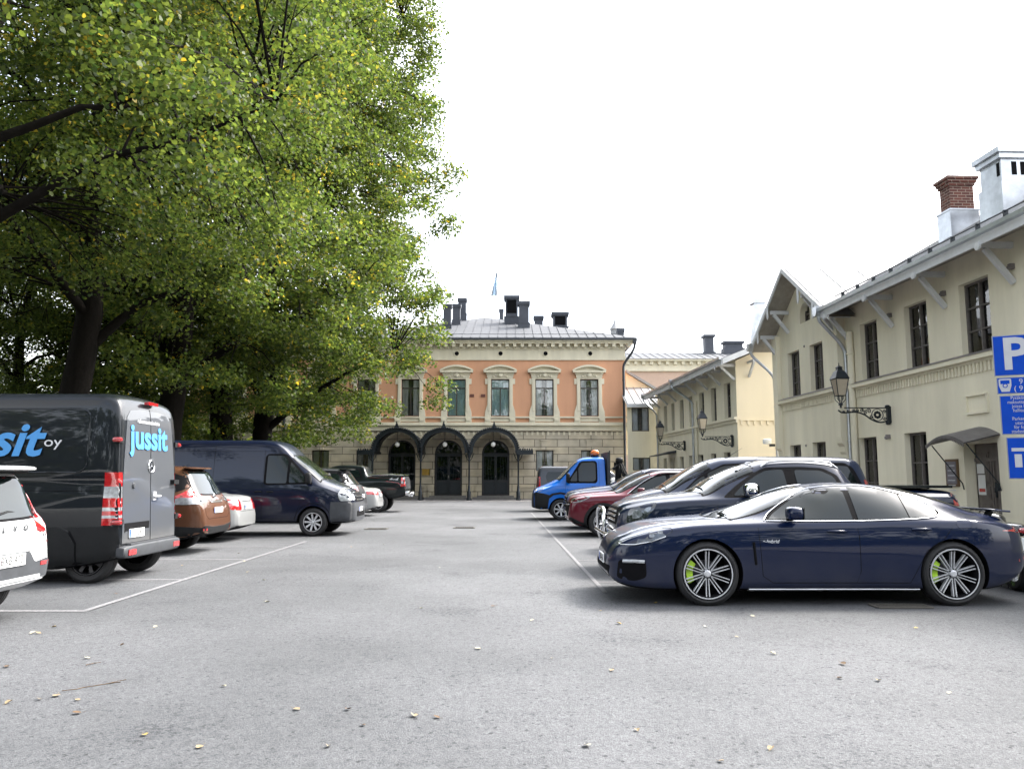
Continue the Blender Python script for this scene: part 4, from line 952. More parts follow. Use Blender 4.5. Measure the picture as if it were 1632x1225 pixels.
# the door, its canopy, notice board, bell
dm, dw, dh = (door[0]+door[1])/2, door[1]-door[0], door[3]-door[2]
mb = MB(); mb.box(-dw/2+.001, dw/2-.001, -.05, 0, 0, dh)
for sg in (-1, 1):
    mb.box(sg*.02, sg*.06, 0, .04, 0, dh-.4)
    for (z0, z1) in ((.12,.75),(.85,1.15),(1.25,1.95)): mb.box(sg*.14, sg*(dw/2-.12), 0, .03, z0, z1); mb.box(sg*.18, sg*(dw/2-.16), .03, .045, z0+.05, z1-.05)
mb.box(-dw/2, dw/2, 0, .05, dh-.42, dh-.34)
dr = mb.build('entrance_door', BM['doorgrey'], gB, loc=(dm, -.3, door[2]))
mb = MB(); mb.tube([(-.09,.02,1.0),(-.09,.07,1.02),(-.09,.07,1.12),(-.09,.02,1.14)], .012, 6); mb.box(-.12,-.06,.03,.045,.9,1.25); mb.build('door_handle', BM['ironblue'], dr)
mb = MB(); mb.box(.28,.55,.046,.05,1.45,1.68); mb.box(.26,.53,.046,.052,.95,1.42); mb.box(.28,.5,.052,.054,1.02,1.1,1); mb.build('notice_sheet', [BM['paper'], M['redlamp']], dr)
nb = op(1510,1529,wz(1529,775),wz(1529,731),750); mb = MB(); mb.box(nb[0],nb[1],.002,.05,nb[2],nb[3]); mb.box(nb[0]+.05,nb[1]-.05,.05,.055,nb[2]+.06,nb[3]-.06,1)
for k in range(7): mb.box(nb[0]+.1,nb[1]-.1,.055,.058,nb[3]-.17-k*.12,nb[3]-.15-k*.12,2)
tag(mb.build('notice_board', [mat('bronze_frame', (.14,.09,.05), .5, .4), mat('board_face', (.16,.15,.17), .4, var=.3, scale=9), M['letterwhite']], None, loc=(WX,0,0), rot=(0,0,WROT)), 'narrow bronze framed notice board on the wall beside the grey door', 'notice board')
ib = op(1589.5,1594,wz(1594,782),wz(1594,770),776); mb = MB(); mb.box(ib[0],ib[1],.002,.05,ib[2],ib[3]); tag(mb.build('door_entry_panel', BM['ironblue'], None, loc=(WX,0,0), rot=(0,0,WROT)), 'small black intercom panel on the wall right of the grey door', 'intercom')
aw = op(1502,1601,0,0,700); zc0 = wz(1560,688)-.2; mb = MB(); n = 14; aa, ab = dm-.75, dm+.75; dp = .85
for k in range(n):
    def q(k): u = k/n; return aa+(ab-aa)*u, zc0+.2*math.sin(math.pi*u)
    (x0, z0), (x1, z1) = q(k), q(k+1)
    mb.add([(x0,0,z0+.12),(x1,0,z1+.12),(x1,dp,z1-.08),(x0,dp,z0-.08),(x0,0,z0+.09),(x1,0,z1+.09),(x1,dp,z1-.11),(x0,dp,z0-.11)], [(0,1,2,3),(7,6,5,4),(3,2,6,7)], 0)
    for j in range(2):
        u = (k+.25+.5*j)/n; x_, z_ = aa+(ab-aa)*u, zc0+.2*math.sin(math.pi*u); mb.prism([(x_-.032,dp+.001,z_-.09),(x_+.032,dp+.001,z_-.09),(x_,dp+.001,z_-.19)], (0,.02,0), 0)
for x_ in (aa+.08, ab-.08): mb.tube([(x_,dp-.1,zc0-.1),(x_,.05,zc0-1.0),(x_,.02,zc0-1.15)], .014, 6, 1)
mb.box(dm-.1, dm+.1, dp-.35, dp-.1, zc0+.02, zc0+.14, 1)
mb.build('door_canopy', [mat('canopy_sheet', (.17,.16,.155), .6, .3, var=.3, scale=4), BM['ironblue']], gB)
# roof: eaves, gutter, brackets
OV = .85; zG = wz(1632,337,OV)
sl2 = .58
mb = MB()
y1 = -6.2; yt = OV
mb.add([(S0,yt,zG-.03),(SG+.5,yt,zG-.03),(SG+.5,y1,zG-.03+(yt-y1)*sl2),(S0,y1,zG-.03+(yt-y1)*sl2)], [(3,2,1,0)], 0)
mb.add([(S0,yt,zG-.12),(SG+.5,yt,zG-.12),(SG+.5,-.3,zG-.12+(yt+.3)*sl2*.35),(S0,-.3,zG-.12+(yt+.3)*sl2*.35)], [(0,1,2,3)], 1)
x = S0
while x < SG+.4: mb.bar((x,yt-.05,zG+.03),(x,y1,zG+.0+(yt-y1)*sl2), .03, .03); x += .55
mb.build('roof', [BM['roofpale'], BM['soffit']], gB)
mb = MB(); mb.box(S0, SG-.1, yt+.002, yt+.05, zG-.28, zG-.07)
P = [(S0,yt+.05+.0,zG+.02),(S0,yt+.16,zG+.02),(S0,yt+.15,zG-.07),(S0,yt+.06,zG-.09)]; mb.prism(P, (SG-.15-S0,0,0), 1)
mb.build('gutter', [BM['trimgrey'], BM['galv']], gB)
def bracket(mb, s, n, zt, zb, out, w=.1):
    mb.box(s-w/2, s+w/2, n, n+out, zt-.13, zt); mb.bar((s,n+.02,zb),(s,n+out-.12,zt-.14), w, .11, 0, (0,0,1))
k0 = ws(1506,456); stp = (ws(1422,490)-k0)
for i in range(-5, 5):
    s = k0+i*stp
    if S0 < s < SG-.2: mb = MB(); bracket(mb, s, 0, zG-.14, zG-1.05, OV-.1); mb.lathe([(.001,yt+.02),(.085,yt+.04),(.085,yt+.09),(.001,yt+.1)], 14, (s-.2,0,zG-.30), 'y'); mb.box(s-.26,s-.14,yt+.04,yt+.09,zG-.3,zG-.2); mb.build('eaves_bracket', BM['trimgrey'], gB)
mb = MB(); y_ = .35; zz = zG+(OV-y_)*sl2+.16; mb.tube([(S0,y_,zz),(SG-.2,y_,zz)], .018, 6)
x = S0+.4
while x < SG-.3: mb.box(x-.02,x+.02,y_-.06,y_+.04,zz-.17,zz+.02); x += .95
mb.build('snow_rail', BM['ironblue'], gB)
# gable roof over the bay
mb = MB(); gO = OV+.0; ov = .78; eS = [SG-ov, sc_, S1+ov]; zE2 = zE1-ov*sl+.12; zR = zA+.14
for (a, za_, b, zb_) in ((eS[0], zE2, eS[1], zR), (eS[1], zR, eS[2], zE2)):
    mb.add([(a,gO,za_),(b,gO,zb_),(b,-6,zb_),(a,-6,za_)], [(3,2,1,0)], 0); mb.add([(a,gO-.02,za_-.07),(b,gO-.02,zb_-.07),(b,-6,zb_-.07),(a,-6,za_-.07)], [(0,1,2,3)], 1)
    for k in range(5): y = gO-.1-k*1.3; mb.bar((a,y,za_+.012),(b,y,zb_+.012), .025, .02)
mb.build('gable_roof', [BM['roofpale'], BM['soffit']], gB)
mb = MB()
for (a, za_, b, zb_) in ((eS[0], zE2, eS[1], zR), (eS[1], zR, eS[2], zE2)):
    mb.prism([(a,gO+.001,za_-.16),(b,gO+.001,zb_-.16),(b,gO+.001,zb_+.02),(a,gO+.001,za_+.02)], (0,.05,0))
mb.build('barge_board', BM['trimgrey'], gB)
for s, zt in ((SG+.25, zE1+.02), (SG+1.35, zE1+.02+1.1*sl), (S1-.25, zE1+.02), (S1-1.35, zE1+.02+1.1*sl)):
    mb = MB(); bracket(mb, s, GN, zt-.02, zt-.85, gO-GN-.05)
    mb.prism([(s-.06,gO+.05,zt+.15),(s+.06,gO+.05,zt+.15),(s+.06,gO+.05,zt-.28),(s,gO+.05,zt-.36),(s-.06,gO+.05,zt-.28)], (0,.03,0)); mb.build('gable_bracket', BM['trimgrey'], gB)
def rain(parent, s, n, zt, name='downpipe', dx=0, r=.055):
    pipe(parent, [(s-dx,OV+.08,zt+.05),(s-dx,OV+.08,zt-.28),(s-dx*.9,OV-.1,zt-.5),(s,n+.14,zt-1.15),(s,n+.1,zt-1.5),(s,n+.1,.15)], r, BM['galv'], name, (1,2.6,4.2,5.4))
    mb = MB(); mb.prism([(s-dx-.16,OV,zt+.12),(s-dx+.16,OV,zt+.12),(s-dx+.14,OV,zt-.06),(s-dx+.06,OV,zt-.18),(s-dx-.06,OV,zt-.18),(s-dx-.14,OV,zt-.06)], (0,.2,0)); mb.build('rainwater_head', BM['galv'], parent)
rain(gB, SG-.18, 0, zG-.02); rain(gB, S1+.25, GN-.1, zE2+.1, dx=-.3)
pipe(gB, [(SG-.5,.1,6.0),(SG-.5,.1,3),(SG-.5,.1,.15)], .1, BM['wall'], 'downpipe', (1.5,3.5,5.3))
mb = MB()    # small wall fittings
for p, q in ((1420,502),(1506,467),(1615,424),(1287,550),(1418,695),(1290,708)):
    s, z = wl_(p, q); mb.box(s-.05, s+.05, 0, .1, z-.07, z+.05); mb.blob((s,.1,z-.04), (.05,.06,.05), .8, 8)
mb.build('wall_bracket', BM['sillmetal'], gB)
s, z = wl_(1236, 703); mb = MB(); mb.blob((s+.1,.3,z), (.09,.16,.11), .4, 12, 0); mb.box(s+.04,s+.16,.0,.2,z-.2,z-.1,1); tag(mb.build('security_camera', [M['plate'], BM['ironblue']], None, 40, (WX,0,0), (0,0,WROT)), 'white security camera box at the corner of the gabled bay', 'camera')
# chimneys on the near roof
def onroof(px, py, n): return wl_(px, py, n)
def chim_brick():
    n = -2.2; sA, zt = wl_(1512, 281, n); zb = wl_(1512, 338, n)[1]; w = .72; d = .5
    s0_, n0 = sA, n
    mb = MB(); mb.box(s0_, s0_+d, n0-w, n0, zb-.1, zt-.28); 
    for k, e_ in enumerate((.04,.08,.12)): mb.box(s0_-e_, s0_+d+e_, n0-w-e_, n0+e_, zt-.28+k*.09, zt-.28+(k+1)*.09-.001)
    mb.build('brick_chimney', BM['brick'], ROOF2)
    mb = MB(); mb.box(s0_-.08, s0_+d+.08, n0-w-.08, n0+.08, zG, zb); mb.box(s0_-.1, s0_+d+.1, n0-w-.1, n0+.1, zb, zb+.05); mb.box(s0_+.1, s0_+d-.1, n0-w+.1, n0-.1, zt-.01, zt+.06); mb.build('chimney_flashing', BM['galv'], ROOF2)
    n = -1.9; sA, zt = wl_(1593, 236, n); zm = wl_(1592, 292, n)[1]; w, d = 1.2, .85
    mb = MB(); mb.box(sA, sA+d, n-w, n, zm, zt-.28, 0); mb.box(sA-.05, sA+d+.05, n-w-.05, n+.05, zG, zm); mb.box(sA-.08, sA+d+.08, n-w-.08, n+.08, zt-.28, zt-.14); mb.box(sA-.14, sA+d+.14, n-w-.14, n+.14, zt-.139, zt)
    for k in range(2): mb.box(sA-.004, sA, n-.42-.24*k, n-.28-.24*k, zt-.72, zt-.36, 1)
    for k in range(1): mb.box(sA+.06+k*.4, sA+.18+k*.4, n, n+.004, zt-.72, zt-.36, 1)
    mb.build('vent_chimney', [BM['galv'], M['gap']], ROOF2)
    mb = MB(); mb.box(sA+d+.3, sA+d+.9, n-w-.4, n-w+.3, zG+1, zm+.35); mb.prism([(sA+d+.1,n-w+.4,zm+.3),(sA+d+1.1,n-w+.4,zm+.3),(sA+d+1.1,n-w+.4,zm+.42),(sA+d+.1,n-w+.4,zm+.42)], (0,-1,0), 1)
    mb.build('roof_dormer', [BM['galv'], BM['darkmetal']], ROOF2)
ROOF2 = [o for o in gB.children if o.name.startswith('roof')][0]
chim_brick()

# second building further along, with a yellow end wall coloured as if warmly lit
T0, T1 = ws(1174,640), 51.0
b2 = thing('yellow_building', 'pale two storey building with plain warm-lit yellow end wall, beyond the gabled bay', 'building', (WX,0,0), WROT)
za2, zb2 = wz(1163.7,608), wz(1163.7,664.8)
U2 = [op(a, b, zb2, za2, 640) for a, b in ((1154,1164.5),(1133,1141.5),(1114,1122),(1098,1103.2),(1083,1089),(1069.5,1074.5),(1057.5,1062.5))]
zc2 = wz(1163,720); L2 = [op(a, b, zc2-1.4, zc2, 735) for a, b in ((1154,1164.5),(1133,1141.5),(1113,1121),(1098,1103.2),(1083,1089.5),(1057.5,1062.5))]
D2 = op(1069,1075,.1,zc2-.05,740)
zE3 = wz(1157,572,.8)+.1
mb = MB(); wall_sheet(mb, T0, T1, 0, zE3+.1, U2+L2+[D2], 0, .25, 0); mb.box(T0+.02, T1, -8, -.8, 0, zE3+.05)
mb.build('wall', BM['wall'], b2)
mb = MB(); zr3 = zE3+4.2*.45
mb.add([(T0-.003,0,0),(T0-.003,-8.4,0),(T0-.003,-8.4,zE3),(T0-.003,-4.2,zr3),(T0-.003,0,zE3)], [(0,4,3,2,1)])
for k in range(24): y = -.15-k*.3; mb.box(T0-.05, T0-.004, y-.09, y, zb2-.42, zb2-.22)
mb.box(T0-.06, T0-.004, -8.3, -.1, zb2-.22, zb2-.15)
mb.box(T0-.03, T0-.004, -2.7,-2.4, 5.1,5.4, 0)
mb.build('end_wall', BM['yellow'], b2)  # warm light on this wall is put into a more saturated base colour
mb = MB(); mb.box(T0, T1, 0, .14, zb2-.15, zb2-.04); mb.box(T0, T1, 0, .06, zb2-.3, zb2-.15); mb.build('sill_course', BM['wall'], b2)
for o in U2+L2: window(b2, (o[0]+o[1])/2, o[2], o[1]-o[0], o[3]-o[2], -.18, 'greyframe', 2, 3, 0, ('whitecloth','full'), .05, .4, tilt=4)
mb = MB(); mb.box(D2[0], D2[1], -.3, -.24, D2[2], D2[3]); mb.box(D2[0]+.1,D2[1]-.1,-.24,-.22,D2[2]+.2,D2[3]-.3); mb.build('door', BM['doorgrey'], b2)
mb = MB(); q0 = D2[0]-.5; mb.prism([(q0,0,D2[3]+.45),(q0,1.2,D2[3]+.15),(q0,1.2,D2[3]+.1),(q0,0,D2[3]+.3)], (D2[1]-D2[0]+1.0,0,0)); mb.build('porch_roof', BM['darkmetal'], b2)
mb = MB(); g_ = .8
mb.add([(T0-g_,OV,zE3-.05),(T1,OV,zE3-.05),(T1,-4.2,zr3+.12),(T0-g_,-4.2,zr3+.12),(T0-g_,-9,zE3-.05),(T1,-9,zE3-.05)], [(3,2,1,0),(3,4,5,2)], 0)
mb.add([(T0-g_,OV,zE3-.13),(T1,OV,zE3-.13),(T1,-4.2,zr3+.04),(T0-g_,-4.2,zr3+.04),(T0-g_,-9,zE3-.13),(T1,-9,zE3-.13)], [(0,1,2,3),(5,4,3,2)], 1)
x = T0-.6
while x < T1: mb.bar((x,OV-.05,zE3-.0),(x,-4.2,zr3+.16), .03, .05); x += .6
mb.build('roof', [BM['roofgrey'], BM['soffit']], b2)
mb = MB(); mb.box(T0-g_, T1, OV+.002, OV+.05, zE3-.3, zE3-.03); mb.prism([(T0-g_,OV+.05,zE3+.05),(T0-g_,OV+.16,zE3+.05),(T0-g_,OV+.15,zE3-.05),(T0-g_,OV+.06,zE3-.07)], (T1-T0+g_,0,0), 1)
for (a, za_, b, zb_) in ((OV, zE3-.05, -4.2, zr3+.12), (-4.2, zr3+.12, -9, zE3-.05)): mb.prism([(T0-g_-.001,a,za_-.22),(T0-g_-.001,a,za_+.03),(T0-g_-.001,b,zb_+.03),(T0-g_-.001,b,zb_-.22)], (-.05,0,0))
mb.build('fascia', [BM['trimgrey'], BM['galv']], b2)
k = 0
x = T0+.15
while x < T1-.5: mb = MB(); bracket(mb, x, 0, zE3-.13, zE3-.85, OV-.1, .09); mb.prism([(x-.05,OV+.05,zE3-.2),(x+.05,OV+.05,zE3-.2),(x,OV+.05,zE3-.42)], (0,.03,0)); x += 2.1; mb.build('eaves_bracket', BM['trimgrey'], b2)
for y in (-.6, -3.4): mb = MB(); mb.box(T0-g_, T0-.004, y-.06, y+.06, zE3-.3+(0-y)*.45-.1, zE3-.3+(0-y)*.45); mb.bar((T0-.03,y,zE3-1.0-y*.45),(T0-g_+.1,y,zE3-.42-y*.45), .09, .11); mb.build('eaves_bracket', BM['trimgrey'], b2)
rain(b2, ws(1106.5,650), 0, zE3, dx=-1.2, r=.06); rain(b2, T1-.25, 0, zE3, dx=-.3); pipe(b2, [(ws(1111,650),.08,5.5),(ws(1111,650),.08,3),(ws(1111,650),.08,.1)], .07, BM['wall'], 'downpipe', (2,4))
R2 = [o for o in b2.children if o.name.startswith('roof')][0]
def chim2(px0, px1, yt, yb, n, m_, nm='chimney'):
    s, zt = wl_(px1, yt, n); zb = wl_(px1, yb, n)[1]-1.5; w = (px1-px0)/FPX*s*.95; mb = MB()
    mb.box(s, s+w, n, n+w, zb, zt-.25); mb.box(s-.08, s+w+.08, n-.08, n+w+.08, zt-.25, zt-.08); mb.box(s-.03, s+w+.03, n-.03, n+w+.03, zt-.08, zt); mb.box(s-.06, s+w+.06, n-.06, n+w+.06, zb, (zt+zb)/2)
    mb.build(nm, m_, R2)
chim2(1200, 1219, 476, 545, -3.9, BM['galv'])
# link building facing the camera at the far corner
lk = thing('link_building', 'low beige link building with pale metal roof in the corner right of the salmon building', 'building', (0,0,0))
LY = 51.6
def lx(px, y=700, Y=LY): p = at_plane(px, y, (0,Y,0), (0,1,0)); return p.x
def lz(y, Y=LY): return at_plane(1020, y, (0,Y,0), (0,1,0)).z
lr = thing.__class__ if False else None
mb = MB(); x0, x1 = lx(1000), lx(1052); o_ = [(-lx(1035),-lx(1007.5),lz(687),lz(649)), (-lx(1036),-lx(1008),lz(749),lz(729))]
wall_sheet(mb, -x1, -x0, 0, lz(642), o_, -LY, .2)
fr = link('front_wall', mb.mesh('front_wall', BM['wall']), lk, rot=(0,0,math.pi))
for o in o_:
    w_ = window(fr, (o[0]+o[1])/2, o[2], o[1]-o[0], o[3]-o[2], -LY-.12, 'winframe', 2, 1, 0, ('whitecloth','pair'), .06)
mb = MB(); mb.add([(x0-.1,LY-.5,lz(645)),(x1,LY-.5,lz(645)),(x1,LY+3.5,lz(645)+1.55),(x0-.1,LY+3.5,lz(645)+1.55)], [(0,1,2,3)]); mb.box(x0-.1,x1,LY-.56,LY-.5,lz(645)-.2,lz(645)+.03,1)
for k in range(5): xx = x0+k*.5; mb.bar((xx,LY-.5,lz(645)+.03),(xx,LY+3.5,lz(645)+1.58), .03, .05)
mb.build('roof', [BM['roofpale'], BM['trimgrey']], lk)
mb = MB(); Yg = LY+3.6; gx0, gx1 = lx(997,600,Yg), lx(1075,600,Yg)
zg0, zg1 = lz(594,Yg), lz(628,Yg)
mb.prism([(gx0,Yg,3),(gx1,Yg,3),(gx1,Yg,zg1-.6),(gx0,Yg,zg0)], (0,.2,0)); mb.build('upper_wall', BM['yellow'], lk)
mb = MB(); mb.prism([(gx0,Yg-.3,zg0+.02),(gx1,Yg-.3,zg1-.58),(gx1,Yg-.3,zg1-.38),(gx0,Yg-.3,zg0+.2)], (0,5,0)); mb.build('barge_board', BM['roofpale'], lk)
# cream building behind
bk = thing('cream_building', 'cream building with hipped metal roof and dark chimneys, standing behind the other roofs', 'building', (0,74,0))
def bz(y): return at_plane(1100, y, (0,74,0), (0,1,0)).z
def bxx(p): return at_plane(p, 580, (0,74,0), (0,1,0)).x
mb = MB(); q0, q1 = bxx(985), bxx(1290); mb.box(q0, q1, 0, 14, 0, bz(592)); mb.build('wall', mat('pale_pink_render', (.55,.40,.31), .85, var=.1), bk)
mb = MB(); mb.box(q0-.1, q1+.1, -.1, 14, bz(592)+.001, bz(576)); mb.box(q0-.5, q1+.5, -.5, 14.5, bz(576)+.001, bz(573))
x = q0
while x < q1: mb.box(x, x+.3, -.35, -.1, bz(581), bz(576)); x += .75
mb.box(q0-.2, q1+.2, -.2, 14, bz(591.5), bz(588)); mb.build('cornice', BM['cream'], bk)
mb = MB(); zb_ = bz(573)+.002; zt_ = bz(558)+.55; V = [(q0-.6,-.6,zb_),(q1+.6,-.6,zb_),(q1+.6,14.6,zb_),(q0-.6,14.6,zb_),(q0+1.5,5,zt_),(q1-4,5,zt_),(q1-4,9,zt_),(q0+1.5,9,zt_)]
mb.add(V, [(0,1,5,4),(1,2,6,5),(2,3,7,6),(3,0,4,7),(4,5,6,7)])
for k in range(28): x = q0+k*.75; t_ = (x-(q0-.6))/(q1-q0+1.2); mb.bar((x,-.55,zb_+.02),(max(q0+1.5,min(q1-4,x)),5,zt_+.02), .04, .06)
mb.build('roof', BM['roofgrey'], bk); RB = bk.children[-1]
RB = [o for o in bk.children if o.name.startswith('roof')][0]
for (a, b, yt, yb) in ((1122,1140,533,568), (1154,1186,543,562)):
    p0 = at_plane(a, yt, (0,78,0), (0,1,0)); p1 = at_plane(b, yb, (0,78,0), (0,1,0)); mb = MB(); mb.box(p0.x+.1, p1.x-.1, 4, 5, p1.z-1, p0.z-.25); mb.box(p0.x-.05, p1.x+.05, 3.85, 5.15, p0.z-.25, p0.z); mb.box(p0.x-.05, p1.x+.05, 3.85, 5.15, p1.z-1, p1.z+.5); mb.build('chimney', BM['stackmetal'], RB)

# ---------------------------------------------------------------- wall lanterns on scrolled iron arms
def lantern(label, px, pyb, wallpx, wallpy):
    s, z = wl_(wallpx, wallpy); base = WO+UX*s
    t = thing('wall_lantern', label, 'lantern', (base.x, base.y, z), WROT, 'iron lanterns on scrolled wall arms')
    Lr = 1.45; mb = MB(); iron = BM['ironblue']
    mb.box(-.05,.05,0,.1,-.30,.17); mb.blob((0,.08,.16),(.07,.07,.06),.8,8); mb.blob((0,.08,-.30),(.07,.07,.06),.8,8)
    mb.box(-.016,.016,.1,Lr-.12,.11,.14)
    arc = [(0,.10,-.24),(0,.3,-.30),(0,.55,-.22),(0,.75,-.06),(0,1.0,.02),(0,Lr-.05,-.03),(0,Lr+.06,.06)]; mb.tube(chaikin(arc,2,False), .022, 6)
    def scroll(cy, cz, r, turns=1.6, dir_=1, a0=0):
        P = [(0, cy+math.cos(a0+dir_*2*math.pi*turns*i/22)*r*(1-i/26), cz+math.sin(a0+dir_*2*math.pi*turns*i/22)*r*(1-i/26)) for i in range(23)]; mb.tube(P, .013, 5)
    mb.lathe([(.155,-.012),(.175,-.012),(.175,.012),(.155,.012)], 24, (0,.38,-.07), 'x', closed=True)
    for k in range(8): a = k*math.pi/4; mb.blob((0,.38+math.cos(a)*.075,-.07+math.sin(a)*.075),(.02,.045,.045),.9,6)
    for (cy,cz,r,tn,di,a0) in ((.62,.04,.07,1.5,1,0),(.72,-.0,.06,1.5,-1,2),(.83,.06,.06,1.6,1,1),(.96,.055,.05,1.5,-1,0),(1.08,.05,.05,1.5,1,2),(1.2,.03,.05,1.5,-1,1),(.17,.02,.05,1.3,1,0),(.17,-.17,.05,1.3,-1,0),(Lr-.1,.0,.04,1.5,1,0),(.56,-.12,.05,1.4,1,3)): scroll(cy,cz,r,tn,di,a0)
    mb.build('arm', iron, t, 50)
    y = Lr-.02; mb = MB()
    mb.tube([(0,y,.12),(0,y,.2)], .03, 8); mb.lathe([(.02,.18),(.07,.21),(.05,.25),(.03,.27)], 12, (0,y,0))
    for k in range(4):
        a = math.pi/4+k*math.pi/2; ca, sa = math.cos(a), math.sin(a)
        mb.tube([(ca*.03,y+sa*.03,.24),(ca*.15,y+sa*.15,.36),(ca*.155,y+sa*.155,.46)], .012, 5); mb.tube([(ca*.155,y+sa*.155,.46),(ca*.25,y+sa*.25,.94)], .014, 5)
        mb.tube([(ca*.03,y+sa*.03,.30),(ca*.09,y+sa*.09,.40),(ca*.08,y+sa*.08,.46)], .009, 5)
    def sq(r, z): return [(-r,y-r,z),(r,y-r,z),(r,y+r,z),(-r,y+r,z)]
    def loop(a, b):
        mb.add(a+b, [(i,(i+1)%4,4+(i+1)%4,4+i) for i in range(4)])
    k_ = .707
    for (ra,za,rb,zb) in ((.155*k_,.455,.165*k_,.475),(.25*k_,.93,.29*k_,.955),(.29*k_,.955,.27*k_,.985),(.27*k_,.985,.17*k_,1.15),(.17*k_,1.15,.10*k_,1.2),(.10*k_,1.2,.085*k_,1.27),(.12*k_,1.27,.03*k_,1.33)): loop(sq(ra,za), sq(rb,zb))
    mb.add(sq(.155*k_,.46), [(3,2,1,0)]); mb.tube([(0,y,1.32),(0,y,1.42)], [.014,.006], 6); mb.blob((0,y,1.37),(.022,.022,.022),1,8)
    mb.build('lantern_frame', iron, t, 30)
    mb = MB(); A, B = sq(.15*k_,.475), sq(.245*k_,.93); mb.add(A+B, [(i,(i+1)%4,4+(i+1)%4,4+i) for i in range(4)]+[(3,2,1,0),(4,5,6,7)]); mb.build('lantern_glass', mat('frosted_glass', (.42,.36,.27), .3, coat=.6, var=.15, scale=6), t)
lantern('large black lantern on a scrolled arm, nearest, right of the downpipe', 1340, 650, 1419, 657)
lantern('middle black lantern on the pale building, right of its downpipe', 1120, 690, 1169, 700)
lantern('smallest and farthest black lantern, above the little porch roof', 1054, 700, 1092.5, 708)

# ---------------------------------------------------------------- parking sign on the right
SYd = 10.8
sp_ = at_plane(1584, 600, (0,SYd,0), (0,1,0))
t = thing('parking_sign', 'stack of four blue parking plates on a grey post at the right edge', 'sign', (sp_.x+.38, SYd, 0), math.radians(-26))
Sg = mat('sign_blue', (.002,.055,.42), .5, spec=.15, var=.15, scale=3); Sw = mat('sign_white', (.47,.48,.50), .5, var=.1, scale=6); Sb = mat('sign_back_metal', (.3,.31,.32), .5, .5)
def sz(y): return at_plane(1600, y, (0,SYd,0), (0,1,0)).z
mb = MB(); mb.tube([(.16,.07,0),(.16,.07,sz(520))], .032, 12); mb.box(.05,.30,.0,.14,sz(801),sz(765)); mb.tube([(.12,.0,sz(785)),(.28,-.02,sz(784))], .012, 6); mb.build('post', Sb, t, 50)
def panel(ytop, ybot, x0, w):
    z1, z0 = sz(ytop), sz(ybot); mb = MB(); mb.box(x0, x0+w, -.012, 0, z0, z1, 1); r = .01; mb.box(x0+.012, x0+w-.012, -.016, -.012, z0+.012, z1-.012, 0)
    return mb.build('sign_plate', [Sg, Sb], t), z0, z1
def wtext(s, size, p, x, z, bold=0, sx=1, al='LEFT'): return lettering(s, size, Sw, p, (x, -.018, z), 0, .001, 0, bold, (sx,1), al)
p, z0, z1 = panel(533, 598, -.32, .62)
wtext('P', .62, p, -.215, (z0+z1)/2-.0, .016, 1.0)
p, z0, z1 = panel(600, 627, -.30, .62); h = z1-z0
mb = MB(); X0 = -.245; A_ = [(X0-.03,-.018,z0+h*.85),(X0-.02,-.018,z0+h*.9),(X0+.11,-.018,z0+h*.9),(X0+.12,-.018,z0+h*.85),(X0+.12,-.018,z0+h*.5),(X0+.095,-.018,z0+h*.14),(X0,-.018,z0+h*.14),(X0-.03,-.018,z0+h*.5)]
mb.prism(A_, (0,-.002,0), 0); mb.box(X0-.01,X0+.10,-.0225,-.0205,z0+h*.6,z0+h*.82,1)
mb.lathe([(.001,-.023),(.032,-.0235)], 12, (X0+.045,0,z0+h*.5), 'y', 1); mb.lathe([(.001,-.0245),(.02,-.025)], 12, (X0+.045,0,z0+h*.5), 'y', 0)
mb.build('meter_symbol', [Sw, Sg], p)
wtext('9 - 21', .105, p, -.035, z0+h*.70, 0, .95); wtext('( 9 - 18 )', .105, p, -.10, z0+h*.30, 0, .95)
p, z0, z1 = panel(629, 692, -.28, .62); h = z1-z0
for i, s_ in enumerate(('Pysäköinti sallittu', 'maksutta ajoneuvolla', 'joissa kaupungin', 'hallituksen lupa', '', 'Parkering tillåten', 'utan betalning', 'för fordon med', 'stadsstyrelsens lov')):
    if s_: wtext(s_, .066, p, .04, z1-.04-h*.106*i, 0, .82, 'CENTER')
p, z0, z1 = panel(696, 763, -.235, .66); h = z1-z0
mb = MB(); mb.box(-.18, .30, -.019, -.016, z0+h*.66, z0+h*.74)
for k in range(4): mb.box(-.15+k*.125, -.15+k*.125+.085, -.019, -.016, z0+h*.28, z0+h*.59)
mb.build('museum_symbol', Sw, p)

# motorcycle seen from behind at the right edge
mt = thing('motorcycle', 'black motorcycle seen from behind at the right edge, below the parking sign', 'motorcycle', (6.68, 10.4, 0), math.radians(-8))
mb = MB(); mb.lathe([(.20,-.05),(.24,-.075),(.29,-.07),(.315,-.03),(.315,.03),(.29,.07),(.24,.075),(.20,.05),(.20,-.05)], 32, (0,.25,.315), 'x')
mb.build('wheel', M['rubber'], mt, 40); mb = MB(); mb.lathe([(.205,-.05),(.19,-.04),(.19,.04),(.205,.05)], 24, (0,.25,.315), 'x')
for k in range(5): a = 2*math.pi*k/5; mb.bar((0,.25,.315),(0,.25+math.cos(a)*.195,.315+math.sin(a)*.195), .03, .03)
mb.build('rim', M['alloy'], mt.children[0], 40)
mb = MB(); mb.lathe([(.20,-.05),(.24,-.07),(.29,-.06),(.31,0),(.29,.06),(.24,.07),(.20,.05),(.20,-.05)], 32, (0,1.65,.31), 'x'); mb.build('wheel', M['rubber'], mt, 40)
mb = MB(); P = [(0,.25+math.cos(a)*.37,.315+math.sin(a)*.37) for a in [math.pi*(1.05-.75*i/10) for i in range(11)]]
for i in range(10): mb.bar(P[i], P[i+1], .17, .02, 0, (0, P[i][1]-.25, P[i][2]-.315))
mb.blob((0,.35,.80), (.13,.38,.09), .6, 16); mb.blob((0,.95,.86), (.15,.32,.14), .7, 16); mb.blob((0,.9,.5), (.16,.3,.22), .6, 14, 1)
